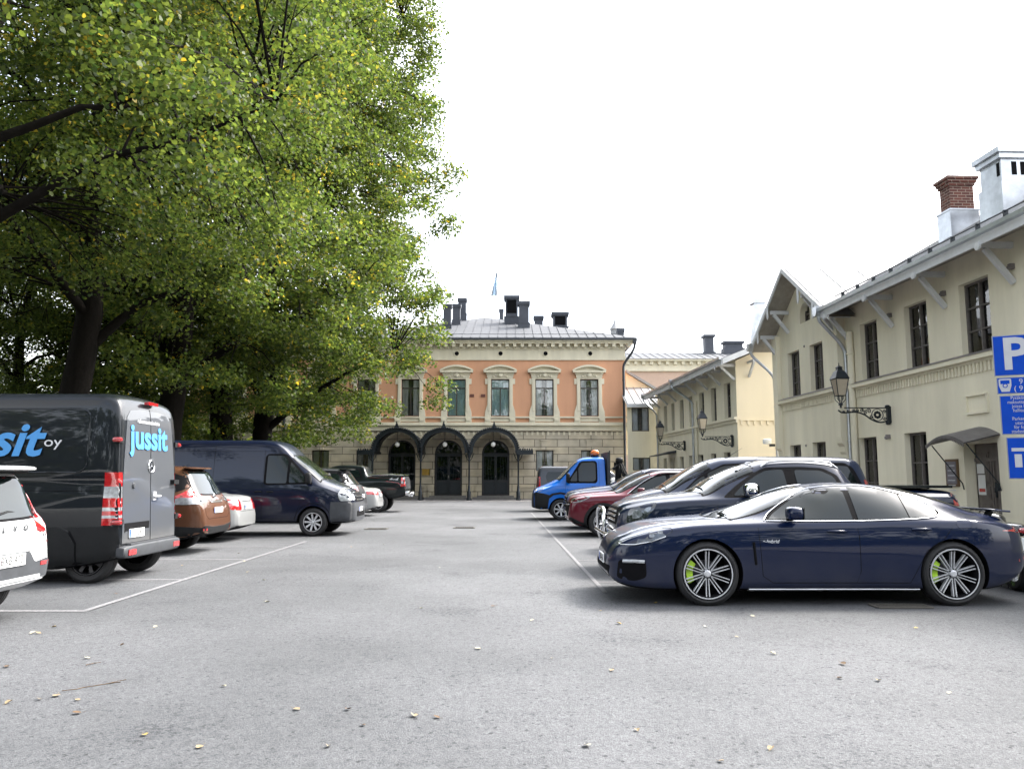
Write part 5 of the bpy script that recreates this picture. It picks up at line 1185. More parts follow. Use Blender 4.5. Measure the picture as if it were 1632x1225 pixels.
mb.tube([(.12,.25,.33),(.12,.9,.42)], .03, 8, 1); mb.tube([(-.12,.25,.33),(-.12,.9,.42)], .03, 8, 1); mb.tube([(-.08,1.65,.31),(-.09,1.3,.95)], .028, 8, 1); mb.tube([(.08,1.65,.31),(.09,1.3,.95)], .028, 8, 1)
mb.tube([(.19,.1,.36),(.17,.7,.34),(.12,1.1,.3)], [.055,.045,.03], 10, 2); mb.tube([(-.36,1.12,1.0),(-.1,1.28,1.02),(.1,1.28,1.02),(.36,1.12,1.0)], .015, 8, 1)
mb.build('body', [PM_BLACK := mat('motorcycle_black', (.01,.01,.012), .25, coat=1), M['black_plastic'], M['chrome']], mt, 45)
mb = MB(); mb.blob((0,-.04,.80),(.08,.03,.035),.6,12); mb.build('tail_light', M['redlamp'], mt, 40)
mb = MB(); mb.box(-.10,.10,-.16,-.15,.56,.72); mb.bar((0,-.14,.7),(0,.0,.8), .05, .02, 1); mb.build('licence_plate', [M['plate'], M['black_plastic']], mt)
# weeds growing in the paving by the sign post
mb = MB(); r = random.Random(4)
for k in range(900):
    gx, gy = r.gauss(6.75,.35), r.gauss(11.3,.55); h_ = r.uniform(.03,.11); a = r.uniform(0,6.28); w = .006; dx, dy = r.uniform(-.04,.04), r.uniform(-.04,.04)
    if gx < 6.5: continue
    mb.add([(gx-w*math.cos(a),gy-w*math.sin(a),.09),(gx+w*math.cos(a),gy+w*math.sin(a),.09),(gx+dx,gy+dy,.09+h_)], [(0,1,2)])
tag(mb.build('weeds', mat('weed_green', (.07,.14,.02), .8, var=.4, scale=5)), 'low green weeds growing in the paving joints by the sign post', 'weeds', kind='stuff')
# ---------------------------------------------------------------- the vehicles
PM = {
 'navy': paint('paint_navy', (.002,.007,.030)), 'white': paint('paint_white', (.5,.51,.51)), 'vandark': paint('paint_anthracite', (.005,.007,.010), rough=.4, dirt=.12),
 'doorgrey': paint('paint_dusty_anthracite', (.055,.06,.068), rough=.5, metal=0, dirt=.6),
 'brown': paint('paint_copper', (.085,.038,.021), metal=.15), 'silver': paint('paint_silver', (.34,.35,.35), metal=.4), 'vanblue': paint('paint_dark_blue', (.005,.008,.022), dirt=.1),
 'greyblk': paint('paint_graphite', (.06,.063,.068), metal=.2), 'black': paint('paint_black', (.006,.009,.010)), 'pickup': paint('paint_midnight', (.002,.007,.024)),
 'mpv': paint('paint_slate_blue', (.018,.026,.05)), 'red': paint('paint_dark_red', (.09,.004,.013)), 'blue': paint('paint_bright_blue', (.006,.11,.45)), 'greyvan': paint('paint_grey', (.03,.034,.042))}
PI = math.pi
LEFTG, RIGHTG = 'vehicles parked under the trees', 'vehicles parked along the yellow building'

# --- dark navy liftback, nearest on the right, seen side-on
L, W = 5.06, 1.94
c = make_car('liftback_car', 'dark navy liftback with lime brake calipers, nearest in the right hand parking row', 'car', L, W,
  [(0,.50),(.02,.62),(.1,.73),(.3,.84),(.55,.915),(.9,.962),(1.45,1.005),(1.9,1.165),(2.3,1.315),(2.65,1.40),(3.0,1.427),(3.4,1.405),(3.8,1.335),(4.15,1.235),(4.45,1.13),(4.72,1.05),(4.93,1.0),(5.0,.93),(5.06,.74)],
  [(0,.34),(.1,.24),(.25,.19),(.7,.165),(4.4,.17),(4.75,.25),(5.06,.44)],
  [(0,.46),(.1,.66),(.35,.80),(.7,.885),(1.1,.935),(1.6,.955),(2.5,.965),(3.5,.985),(4.2,.985),(4.6,.955),(4.9,.88),(5.06,.6)],
  PM['navy'], (1.14, 4.02), .372, (1.15+L/2, 10.29), group=RIGHTG, rim=.288, rimspec=(10,.135,.0095,True), caliper=True, tw=.275, arch_gap=.035,
  hw=[(0,.54),(.05,.68),(.18,.83),(.45,.945),(1.1,.998),(1.9,.985),(3,.975),(3.9,1.0),(4.3,.99),(4.7,.91),(4.93,.8),(5.06,.62)],
  rw=[(0,.4),(.3,.62),(.8,.72),(1.45,.76),(1.9,.73),(2.4,.67),(3,.655),(3.8,.62),(4.3,.63),(4.8,.62),(5.06,.4)], tumble=.93)
dlo(c, [[(1.90,.995),(1.97,1.05),(2.12,1.145),(2.27,1.235),(2.45,1.315),(2.6,1.348),(2.75,1.363),(2.875,1.37),(2.885,.99)], [(2.95,.99),(2.945,1.372),(3.1,1.371),(3.25,1.358),(3.4,1.33),(3.55,1.288),(3.55,1.012),(3.2,.997)], [(3.565,1.013),(3.565,1.283),(3.7,1.238),(3.8,1.19),(3.88,1.14),(3.92,1.10),(3.91,1.055),(3.83,1.03)]], rnd=0,
    outline=[(1.84,.985),(1.95,1.08),(2.2,1.225),(2.43,1.33),(2.7,1.375),(3.0,1.385),(3.25,1.37),(3.55,1.30),(3.8,1.21),(3.94,1.11),(3.95,1.05),(3.84,1.015),(3.3,.985),(2.5,.975)],
    trim=[(1.84,.98),(1.95,1.08),(2.2,1.228),(2.43,1.335),(2.7,1.38),(3.0,1.39),(3.25,1.375),(3.55,1.305),(3.8,1.215),(3.95,1.11),(3.96,1.05),(3.84,1.012),(3.3,.982),(2.5,.97),(1.86,.975)])
screen(c, 'windscreen', 1.5, 2.52, .70, .60, bow=.16)
screen(c, 'rear_window', 4.5, 3.45, .56, .5, bow=-.06, bow1=-.02)
seams(c, 'door_seam', [[(1.74,1.0),(1.75,.8),(1.78,.35),(1.9,.27)], [(2.92,1.37),(2.91,.98),(2.93,.8),(2.93,.4),(2.88,.27)], [(3.97,1.03),(4.02,.9),(3.9,.76),(3.7,.64),(3.6,.45),(3.5,.27)], [(1.9,.27),(3.5,.27)]], r=.004)
for s in (-1, 1): seams(c, 'bonnet_seam', [[(.1,s*.35),(.22,s*.52),(.62,s*.62),(1.1,s*.70),(1.5,s*.74)]], 'top')
sides(c, 'sill_trim', [(1.62,.175),(1.62,.20),(3.62,.20),(3.62,.175)], M['alloy'], .012, rnd=0)
for s in (-1, 1):
    h = patch(c, 'headlight', [(.12,.70),(.2,.69),(.45,.735),(.62,.79),(.74,.86),(.74,.895),(.6,.885),(.42,.83),(.24,.765)], 'side', M['lampdark'], .005, s)
    for q in ((.5,.805),(.6,.845)):
        patch(c, 'lens', [(q[0]-.03,q[1]-.02),(q[0]+.03,q[1]-.015),(q[0]+.03,q[1]+.02),(q[0]-.03,q[1]+.012)], 'side', M['lens'], .008, s, parent=h)
    line(c, 'light_strip', [(.15,.695),(.3,.70),(.5,.742),(.66,.80)], 'side', M['chrome'], .006, s, .008, parent=h)
    patch(c, 'air_intake', [(.1,.30),(.12,.52),(.3,.53),(.42,.52),(.43,.33),(.3,.28)], 'side', M['gap'], .003, s)
    line(c, 'daytime_light', [(.17,.505),(.3,.51),(.41,.505)], 'side', M['whitelamp'], .022, s, .004)
    line(c, 'fender_vent', [(1.68,.74),(1.69,.6),(1.7,.48)], 'side', M['gap'], .016, s, .0)
    patch(c, 'tail_light', [(4.62,.865),(4.78,.855),(4.95,.83),(5.03,.86),(5.03,.92),(4.93,.90),(4.78,.875)], 'side', M['redlamp'], .005, s)
    patch(c, 'fuel_flap', [(4.08,.90),(4.26,.90),(4.28,.99),(4.08,.985)], 'side', PM['navy'], .0035, s, skirt=.004)
patch(c, 'tail_light', [(-.8,.86),(.8,.86),(.8,.90),(-.8,.90)], 'rear', M['redlamp'], .006, rnd=0)
patch(c, 'grille', [(-.55,.30),(-.62,.44),(.62,.44),(.55,.30)], 'front', M['gap'], .004)
sides(c, 'rear_reflector', [(4.86,.50),(4.98,.52),(4.98,.55),(4.86,.53)], M['redlamp'], .004, rnd=0)
plate(c, 'front', -.18, .5, 'GPR-426')
plate(c, 'rear', 0, .72, '')
mirror(c, 2.12, 1.045, PM['navy'], (.085,.13,.075))
handles(c, [(2.67,.86), (3.66,.885)], PM['navy'], .21)
mb = MB()   # raised spoiler on two struts
mb.blob((4.86-L/2, 0, 1.085), (.17,.58,.014), .5, 20, 0, Matrix.Rotation(math.radians(7), 3, 'Y'))
for s in (-1, 1): mb.bar((4.74-L/2, s*.4, .98), (4.8-L/2, s*.4, 1.075), .1, .04, 1)
mb.build('spoiler', [PM['navy'], M['black_plastic']], c.root, 40)
l, n = hit(c, (2.0,.75), 'side')
lettering('e-hybrid', .058, M['letterwhite'], c.root, (1.88-L/2, l.y-.002, .745), 0, .001, .3, .001)
mb = MB(); mb.tube([(L/2-.1,0,.35),(L/2+.05,0,.35),(L/2+.07,0,.42)], .02, 8); mb.blob((L/2+.07,0,.45), (.03,.03,.03), 1, 12); mb.build('tow_ball', M['chrome'], c.root, 60)
mb = MB(); mb.blob((2.35-L/2,0,.62), (.25,.7,.35), .5, 12)
wiper(c, 1.5, -.5, .1)

# --- dark blue pickup with bull bar and hard tonneau
L, W = 5.3, 1.86
c = make_car('pickup_truck', 'dark blue double cab pickup with chrome front bar and mirror, behind the navy liftback', 'pickup truck', L, W,
  [(0,.60),(.03,.98),(.12,1.08),(.35,1.15),(.8,1.21),(1.3,1.27),(1.75,1.52),(2.15,1.69),(2.5,1.77),(2.9,1.79),(3.35,1.76),(3.55,1.68),(3.7,1.42),(3.78,1.34),(4.5,1.33),(5.15,1.30),(5.27,1.22),(5.3,.9)],
  [(0,.45),(.3,.38),(1,.36),(4.6,.38),(5.3,.55)],
  [(0,.55),(.05,.92),(.3,1.04),(.8,1.12),(1.5,1.16),(3.6,1.2),(5.15,1.2),(5.3,.85)],
  PM['pickup'], (1.06, 4.1), .385, (1.6+L/2, 12.95), group=RIGHTG, hw=DEF_HW(L)[:-4]+[(L-.2,.98),(L-.05,.96),(L,.93)],
  rw=[(0,.5),(.3,.68),(1.3,.80),(1.75,.73),(2.3,.65),(3.3,.64),(3.6,.66),(3.8,.86),(5.2,.86),(5.3,.8)], rimspec=(6,.12,.05,True), flare=.05, lower=PM['pickup'])
dlo(c, [[(1.78,1.21),(1.95,1.36),(2.2,1.52),(2.35,1.59),(2.62,1.61),(2.64,1.22)], [(2.8,1.23),(2.79,1.6),(3.2,1.59),(3.38,1.5),(3.47,1.24)]],
    outline=[(1.62,1.18),(1.85,1.36),(2.15,1.55),(2.35,1.64),(2.9,1.65),(3.25,1.63),(3.45,1.52),(3.55,1.2)])
screen(c, 'windscreen', 1.36, 2.16, .74, .62, bow=.12)
for s in (-1, 1):
    h = patch(c, 'headlight', [(.14,.80),(.2,1.0),(.45,1.08),(.62,1.11),(.56,1.0),(.4,.85),(.25,.79)], 'side', M['lampdark'], .006, s)
    patch(c, 'lens', [(.24,.86),(.24,.98),(.36,1.0),(.4,.92),(.33,.87)], 'side', M['lens'], .01, s, parent=h)
    patch(c, 'lens', [(.4,.93),(.42,1.02),(.53,1.05),(.5,.98)], 'side', M['lens'], .01, s, parent=h)
    patch(c, 'tail_light', [(5.12,.95),(5.12,1.26),(5.27,1.22),(5.27,.95)], 'side', M['redlamp'], .006, s)
for z in (.82,.89,.96): line(c, 'grille_bar', [(-.5,z),(0,z+.01),(.5,z)], 'front', M['chrome'], .02, off=.01)
patch(c, 'grille', [(-.56,.76),(-.6,1.02),(.6,1.02),(.56,.76)], 'front', M['gap'], .005)
patch(c, 'bumper_grille', [(-.7,.45),(-.75,.68),(.75,.68),(.7,.45)], 'front', M['black_plastic'], .006)
mb = MB()
for s in (-1, 1): mb.tube(chaikin([(-L/2-.02,s*.45,.45),(-L/2-.14,s*.45,.5),(-L/2-.16,s*.45,.92),(-L/2-.14,s*.3,1.0),(-L/2-.14,0,1.0)], 2, False), .032, 10)
mb.tube([(-L/2-.16,-.62,.62),(-L/2-.16,.62,.62)], .03, 10)
for s in (-1, 1): mb.tube(chaikin([(-L/2-.16,s*.45,.62),(-L/2-.16,s*.75,.62),(-L/2-.1,s*.88,.66),(-L/2+.1,s*.9,.7)], 2, False), .03, 10)
mb.build('bull_bar', M['chrome'], c.root, 60)
mirror(c, 1.98, 1.27, M['chrome'], (.1,.13,.1)); handles(c, [(2.5,1.08),(3.36,1.1)], M['chrome'])
seams(c, 'door_seam', [[(1.55,1.14),(1.5,.95),(1.5,.5)], [(2.72,1.64),(2.72,1.1),(2.7,.5)], [(3.58,1.22),(3.56,1.0),(3.5,.85),(3.3,.5)], [(3.7,1.3),(3.7,.45)]])
rails(c, 2.3, 3.5, M['alloy']); antenna(c, 1.95, -.5, .42, .55); wiper(c, 1.4, -.5, .1); plate(c, 'front', 0, .6, 'ZKM-318')
mb = MB()
mb.box(3.74-L/2, 5.18-L/2, -.78, .78, 1.325, 1.365); mb.build('tonneau_cover', PM['black'], c.root)

# --- tall slate blue people carrier
L, W = 4.95, 1.92
c = make_car('people_carrier', 'tall slate blue people carrier with long sloping windscreen, beyond the blue pickup', 'people carrier', L, W,
  [(0,.6),(.03,.9),(.15,1.05),(.5,1.19),(.85,1.28),(1.3,1.56),(1.76,1.80),(2.1,1.885),(3,1.91),(4.4,1.90),(4.7,1.84),(4.85,1.5),(4.93,1.15),(4.95,.7)],
  [(0,.35),(.4,.22),(4.5,.24),(4.95,.4)], [(0,.55),(.1,.88),(.5,1.05),(1,1.14),(4.6,1.2),(4.9,1.12),(4.95,.65)],
  PM['mpv'], (.95,3.95), .34, (2.15+L/2, 16.2), group=RIGHTG, hw=DEF_HW(L)[:-4]+[(L-.3,.97),(L-.08,.93),(L,.87)],
  rw=[(0,.5),(.5,.66),(.9,.78),(1.76,.68),(2.5,.68),(4.4,.66),(4.85,.64),(4.95,.6)], rimspec=(7,0,.05,True))
dlo(c, [[(1.2,1.2),(1.45,1.42),(1.62,1.52),(1.62,1.2)], [(1.68,1.2),(1.68,1.56),(2.0,1.70),(2.75,1.74),(2.75,1.2)], [(2.85,1.2),(2.85,1.74),(3.75,1.74),(3.75,1.22)], [(3.85,1.23),(3.85,1.73),(4.45,1.7),(4.62,1.26)]],
    outline=[(1.1,1.16),(1.5,1.5),(2.0,1.74),(2.6,1.78),(4.4,1.77),(4.55,1.68),(4.72,1.2)])
screen(c, 'windscreen', .87, 1.74, .76, .66, bow=.1)
mirror(c, 1.55, 1.28, PM['mpv'], (.09,.12,.1)); antenna(c, 2.15, -.4, .38, .55); wiper(c, .9, -.5, .1)
for s in (-1, 1): patch(c, 'headlight', [(.1,.78),(.12,.92),(.45,1.06),(.62,1.08),(.5,.92),(.3,.8)], 'side', M['whitelamp'], .006, s); patch(c, 'tail_light', [(4.8,1.0),(4.72,1.45),(4.85,1.4),(4.93,1.0)], 'side', M['redlamp'], .006, s)
patch(c, 'grille', [(-.55,.7),(-.6,.88),(.6,.88),(.55,.7)], 'front', M['gap'], .005)
seams(c, 'door_seam', [[(1.25,1.15),(1.3,.8),(1.35,.35)], [(2.8,1.75),(2.8,.35)]])

# --- dark red crossover
L, W = 4.6, 1.86
c = make_car('crossover_car', 'dark red crossover with black wheel arches, beside the blue recovery truck row', 'car', L, W,
  [(0,.55),(.03,.88),(.12,1.0),(.4,1.07),(.8,1.11),(1.2,1.15),(1.6,1.36),(2.1,1.57),(2.5,1.65),(3.2,1.66),(3.9,1.61),(4.15,1.52),(4.4,1.2),(4.55,1.05),(4.6,.7)],
  [(0,.42),(.25,.26),(.8,.2),(3.9,.22),(4.6,.45)], [(0,.5),(.06,.82),(.3,.96),(.8,1.01),(1.5,1.04),(3.6,1.12),(4.3,1.12),(4.6,.65)],
  PM['red'], (.86,3.5), .362, (1.42+L/2, 20.75), group=RIGHTG, rw=[(0,.45),(.3,.66),(1.2,.78),(1.7,.68),(2.3,.62),(3.5,.6),(4.2,.58),(4.6,.5)], rimspec=(5,.30,.045,True), flare=.07)
dlo(c, [[(1.6,1.09),(1.85,1.27),(2.2,1.47),(2.5,1.53),(2.52,1.1)], [(2.62,1.1),(2.6,1.54),(3.2,1.53),(3.45,1.46),(3.45,1.14)], [(3.55,1.16),(3.55,1.43),(3.85,1.25)]],
    outline=[(1.48,1.07),(1.8,1.29),(2.15,1.49),(2.5,1.56),(3.2,1.56),(3.55,1.47),(3.95,1.2),(3.6,1.12)], trim=[(1.48,1.06),(1.8,1.295),(2.15,1.5),(2.5,1.575),(3.2,1.575)])
screen(c, 'windscreen', 1.24, 2.12, .72, .6, bow=.12); mirror(c, 1.78, 1.12, PM['red'], (.09,.11,.07)); rails(c, 2.2, 3.7, M['black_plastic'])
for s in (-1, 1):
    patch(c, 'headlight', [(.08,.84),(.1,.93),(.35,1.0),(.62,1.03),(.5,.95),(.3,.86)], 'side', M['lampdark'], .006, s)
    line(c, 'light_strip', [(.12,.85),(.3,.88),(.5,.955)], 'side', M['whitelamp'], .009, s, .008)
    patch(c, 'lower_cladding', [(.02,.40),(.1,.30),(.35,.24),(.42,.33),(.2,.42),(.05,.5)], 'side', M['black_plastic'], .008, s)
    patch(c, 'sill_cladding', [(1.32,.215),(1.32,.34),(3.05,.34),(3.05,.235)], 'side', M['black_plastic'], .01, s, rnd=0)
patch(c, 'grille', [(-.5,.5),(-.6,.85),(.6,.85),(.5,.5)], 'front', M['gap'], .006); patch(c, 'skid_plate', [(-.5,.36),(-.55,.44),(.55,.44),(.5,.36)], 'front', M['chrome'], .012)
line(c, 'grille_bar', [(-.55,.8),(0,.78),(.55,.8)], 'front', M['chrome'], .012, off=.012)
handles(c, [(2.4,1.0),(3.3,1.03)], PM['red']); seams(c, 'door_seam', [[(1.45,1.0),(1.4,.8),(1.45,.34)], [(2.57,1.55),(2.57,.34)]]); plate(c, 'front', 0, .55, 'KLT-704')

# --- dark SUV with silver roof rails
L, W = 4.75, 1.88
c = make_car('estate_suv', 'dark navy sport utility with silver roof rails, behind the dark red crossover', 'car', L, W,
  [(0,.55),(.03,.92),(.12,1.05),(.4,1.13),(.9,1.2),(1.35,1.26),(1.8,1.5),(2.25,1.68),(2.7,1.74),(3.6,1.74),(4.2,1.66),(4.5,1.3),(4.7,1.1),(4.75,.7)],
  [(0,.42),(.3,.28),(4.2,.28),(4.75,.45)], [(0,.5),(.06,.85),(.3,1.0),(.9,1.07),(1.5,1.1),(3.9,1.18),(4.4,1.15),(4.75,.65)],
  PM['navy'], (.9,3.65), .36, (1.55+L/2, 23.6), group=RIGHTG, rw=[(0,.45),(.3,.66),(1.3,.78),(1.8,.7),(2.4,.64),(3.6,.62),(4.4,.58),(4.75,.5)], rimspec=(5,.2,.05,True))
dlo(c, [[(1.7,1.15),(2.3,1.56),(2.6,1.6),(2.6,1.16)], [(2.7,1.17),(2.7,1.61),(3.5,1.6),(3.5,1.2)], [(3.6,1.2),(3.6,1.59),(4.1,1.5),(4.25,1.24)]], outline=[(1.58,1.12),(2.2,1.57),(2.6,1.64),(3.6,1.64),(4.15,1.56),(4.35,1.2)])
screen(c, 'windscreen', 1.38, 2.25, .74, .62, bow=.12); rails(c, 2.3, 4.1, M['alloy'], h=.06); mirror(c, 1.9, 1.2, PM['navy'], (.09,.11,.08))
for s in (-1, 1): patch(c, 'headlight', [(.08,.82),(.1,.98),(.4,1.06),(.55,1.06),(.4,.9)], 'side', M['whitelamp'], .006, s)
patch(c, 'grille', [(-.5,.62),(-.55,.92),(.55,.92),(.5,.62)], 'front', M['gap'], .006); line(c, 'grille_bar', [(-.5,.92),(0,.94),(.5,.92)], 'front', M['chrome'], .018, off=.01)
for z in (.7,.77,.84): line(c, 'grille_bar', [(-.48,z),(.48,z)], 'front', M['chrome'], .01, off=.012)

# --- bright blue recovery truck
L, W = 2.55, 1.98
c = make_car('recovery_truck', 'bright blue recovery truck with orange beacons on its cab roof', 'truck', L, W,
  [(0,.62),(.03,.98),(.1,1.05),(.5,1.23),(.9,1.44),(1.25,1.78),(1.6,2.09),(1.8,2.17),(2.2,2.2),(2.5,2.19),(2.55,2.1)],
  [(0,.42),(.3,.36),(2.55,.4)], [(0,.58),(.05,.94),(.5,1.10),(.9,1.22),(2.55,1.26)],
  PM['blue'], (.97,), .36, (.72+L/2, 28.4), group=RIGHTG, hw=[(0,.66),(.08,.82),(.3,.93),(.8,.99),(1.3,1),(2.5,1),(2.55,.99)],
  rw=[(0,.5),(.4,.68),(.9,.84),(1.6,.76),(2.55,.76)], rimspec=(7,0,.05,True), crown=1)
dlo(c, [[(1.3,1.34),(1.36,1.48),(1.55,1.72),(1.55,1.34)], [(1.6,1.33),(1.6,1.78),(1.72,1.98),(2.12,2.0),(2.2,1.95),(2.2,1.4),(2.12,1.33)]], outline=[(1.2,1.27),(1.32,1.5),(1.65,2.0),(1.75,2.04),(2.2,2.05),(2.26,1.98),(2.26,1.35),(2.2,1.27)])
screen(c, 'windscreen', .93, 1.58, .82, .72, bow=.08); mirror(c, 1.2, 1.42, M['black_plastic'], (.07,.1,.17))
for s in (-1, 1):
    patch(c, 'headlight', [(.06,.94),(.1,1.04),(.3,1.16),(.42,1.18),(.38,1.05),(.2,.96)], 'side', M['whitelamp'], .006, s)
    patch(c, 'bumper', [(.0,.44),(.0,.93),(.12,.96),(.38,.92),(.6,.86),(.56,.7),(.52,.42),(.3,.38)], 'side', M['black_plastic'], .012, s, rnd=0)
    patch(c, 'wheel_arch_trim', [(.52,.42),(.56,.74),(.72,.86),(.97,.9),(1.22,.84),(1.4,.66),(1.45,.42),(1.52,.42),(1.47,.7),(1.28,.9),(.97,.97),(.66,.92),(.5,.8)], 'side', M['black_plastic'], .012, s, rnd=0)
patch(c, 'bumper', [(-.75,.44),(-.75,.92),(.75,.92),(.75,.44)], 'front', M['black_plastic'], .012, rnd=0)
patch(c, 'grille', [(-.5,.96),(-.4,1.05),(.4,1.05),(.5,.96)], 'front', M['gap'], .012)
seams(c, 'door_seam', [[(1.15,1.25),(1.12,.9),(1.2,.9)], [(2.32,2.1),(2.32,.5)], [(1.5,.45),(2.32,.45)]]); handles(c, [(2.15,1.15)], M['black_plastic'])
mb = MB()
for y in (-.35, .1): mb.lathe([(.11,2.2),(.12,2.24),(.12,2.26)], 16, (2.25-L/2, y, 0), mat=1); mb.blob((2.25-L/2, y, 2.34), (.13,.13,.11), .9, 14)
mb.build('beacon', [M['orange'], M['black_plastic']], c.root, 40)
mb = MB(); mb.box(L/2+.05, L/2+.12, -.95, .95, .75, 2.35); mb.box(L/2+.12, L/2+.16, -.9, -.82, .75, 2.4)
mb.box(L/2+.1, L/2+4.3, -.98, .98, .82, .92); mb.box(L/2+.1, L/2+4.2, -.45, -.35, .55, .82); mb.box(L/2+.1, L/2+4.2, .35, .45, .55, .82)
for k in range(6): mb.box(L/2+.2+k*.75, L/2+.3+k*.75, -1.0, -.98, .78, .96)
mb.build('flatbed', M['grey_plastic'], c.root)
mb = MB(); x = L/2
mb.tube([(x+.45,-.35,.92),(x+.5,-.35,1.5),(x+.55,-.35,2.05)], .11, 8); mb.tube([(x+.55,-.35,2.05),(x+.75,-.35,1.6),(x+.95,-.35,1.1)], .09, 8)
mb.tube([(x+.42,-.2,2.0),(x+.5,-.2,1.4),(x+.7,-.2,1.0)], .05, 8); mb.tube([(x+.3,-.45,1.75),(x+.55,-.45,1.95),(x+.8,-.45,1.35)], .06, 8); mb.blob((x+.55,-.35,2.06), (.14,.14,.12), .7, 10)
for a in range(4): mb.tube([(x+.5+.08*a,-.55,1.9-.1*a),(x+.58+.1*a,-.58,1.4),(x+.6+.1*a,-.55,1.05)], .035, 6)
mb.build('loader_crane', M['black_plastic'], c.root, 50)
for s in (-1, 1):
    tm, rm = wheel_meshes(.372 if False else .36, .225, .36*.66, 7, 0, .05, True, False); w_ = link('wheel', tm, c.root, (4.6-L/2, s*.84, .36), (0,0,0 if s < 0 else PI)); link('rim', rm, w_)

# --- grey panel van with its tail to the lane, beyond the blue truck
L, W = 4.8, 1.92
c = make_car('panel_van', 'grey panel van standing beyond the blue recovery truck, close to the salmon building', 'van', L, W,
  [(0,.6),(.05,.95),(.5,1.15),(1.0,1.35),(1.6,1.8),(2.0,1.93),(4.5,1.96),(4.68,1.88),(4.76,1.3),(4.8,.7)],
  [(0,.35),(.4,.25),(4.8,.35)], [(0,.5),(.1,.9),(1.0,1.12),(4.7,1.12),(4.8,.65)],
  PM['greyvan'], (.95,3.85), .33, (1.05+L/2, 34.9), PI, group=RIGHTG, hw=BOX_HW(L), rw=[(0,.5),(.9,.75),(1.8,.78),(4.5,.8),(4.8,.78)], rimspec=(7,0,.05,True))
for s in (-1, 1):
    patch(c, 'tail_light', [(4.62,.95),(4.62,1.5),(4.74,1.5),(4.76,.95)], 'side', M['redlamp'], .006, s)
    patch(c, 'side_window', [(2.4,1.2),(2.4,1.7),(4.3,1.7),(4.4,1.5),(4.3,1.2)], 'side', M['carglass'], .006, s); patch(c, 'side_window', [(1.3,1.2),(1.75,1.66),(2.25,1.7),(2.25,1.2)], 'side', M['carglass'], .006, s)
patch(c, 'rear_window', [(-.7,1.25),(-.64,1.75),(.64,1.75),(.7,1.25)], 'rear', M['carglass'], .006)
lettering('raks', .22, M['letterwhite'], c.root, (3.3-L/2, W/2+.012, 1.42), PI, .001, scale=(1,1))

# --- silver hatchback beyond the flatbed
L, W = 4.1, 1.74
c = make_car('hatchback_car', 'silver hatchback mostly hidden beyond the bed of the blue recovery truck', 'car', L, W,
  [(0,.5),(.05,.75),(.5,.92),(1.0,1.02),(1.5,1.3),(2.0,1.5),(2.6,1.53),(3.4,1.46),(3.8,1.2),(4.05,.95),(4.1,.6)],
  [(0,.35),(.3,.22),(4.1,.4)], [(0,.45),(.1,.7),(.6,.86),(1.2,.93),(3.8,1.0),(4.1,.58)],
  PM['silver'], (.8,3.3), .31, (3.3+L/2, 31.6), PI, group=RIGHTG, rw=[(0,.45),(.9,.75),(1.6,.66),(2.4,.6),(3.4,.58),(4.1,.5)], rimspec=(7,0,.04,True))
dlo(c, [[(1.35,.99),(1.85,1.32),(2.3,1.38),(2.3,1.0)], [(2.4,1.0),(2.4,1.39),(3.1,1.34),(3.4,1.06)]], outline=[(1.25,.96),(1.8,1.33),(2.3,1.42),(3.1,1.38),(3.55,1.03)])
screen(c, 'windscreen', 1.08, 1.92, .66, .55, bow=.1); screen(c, 'rear_window', 3.95, 3.5, .56, .5, bow=-.05)

# =============================== left row
# --- white compact SUV cut by the left edge
L, W = 4.43, 1.88
c = make_car('compact_suv', 'white compact sport utility cut off by the frame, plate BXB-473', 'car', L, W,
  [(0,.55),(.04,.9),(.4,1.02),(1.1,1.1),(1.6,1.4),(2.0,1.58),(2.6,1.65),(3.5,1.64),(4.0,1.60),(4.18,1.54),(4.2,1.46),(4.33,1.14),(4.38,1.05),(4.42,.8),(4.43,.6)],
  [(0,.4),(.3,.26),(3.9,.26),(4.25,.34),(4.43,.42)], [(0,.5),(.1,.85),(.6,.98),(1.3,1.04),(3.6,1.08),(4.2,1.06),(4.36,.98),(4.43,.58)],
  PM['white'], (.85,3.62), .36, (-5.08-L/2, 8.0), group=LEFTG, hw=DEF_HW(L)[:-5]+[(L-.4,.97),(L-.18,.92),(L-.06,.86),(L,.8)], rw=[(0,.45),(.9,.72),(1.6,.66),(2.4,.62),(3.8,.62),(4.2,.66),(4.43,.66)], rimspec=(5,.2,.05,True), flare=.04)
rscreen(c, 1.09, 1.47, .68, .58)
for s in (-1, 1):
    patch(c, 'side_window', [(1.55,1.1),(2.1,1.48),(3.6,1.5),(3.7,1.14)], 'side', M['carglass'], .006, s)
    patch(c, 'tail_light', [(4.08,1.52),(4.16,1.52),(4.36,1.07),(4.42,.80),(4.36,.80),(4.28,1.06)], 'side', M['redlamp'], .005, s)
    line(c, 'light_bar', [(s*.64,1.5),(s*.7,1.28),(s*.80,1.04),(s*.82,.9)], 'rear', M['redlamp'], .014, off=.004)
    patch(c, 'reflector', [(s*.60,.56),(s*.60,.60),(s*.78,.60),(s*.78,.56)], 'rear', M['redlamp'], .016, rnd=0)
patch(c, 'bumper', [(-.84,.44),(-.84,.64),(-.5,.60),(-.42,.72),(.42,.72),(.5,.60),(.84,.64),(.84,.44)], 'rear', M['grey_plastic'], .010)
patch(c, 'skid_plate', [(-.8,.33),(-.8,.42),(.8,.42),(.8,.33)], 'rear', M['alloy'], .010)
patch(c, 'skid_plate', [(-.6,.44),(-.6,.47),(.6,.47),(.6,.44)], 'rear', M['alloy'], .016)
mb = MB(); mb.blob((4.22-L/2, 0, 1.585), (.17,.62,.028), .5, 18); mb.build('spoiler', PM['white'], c.root, 40)
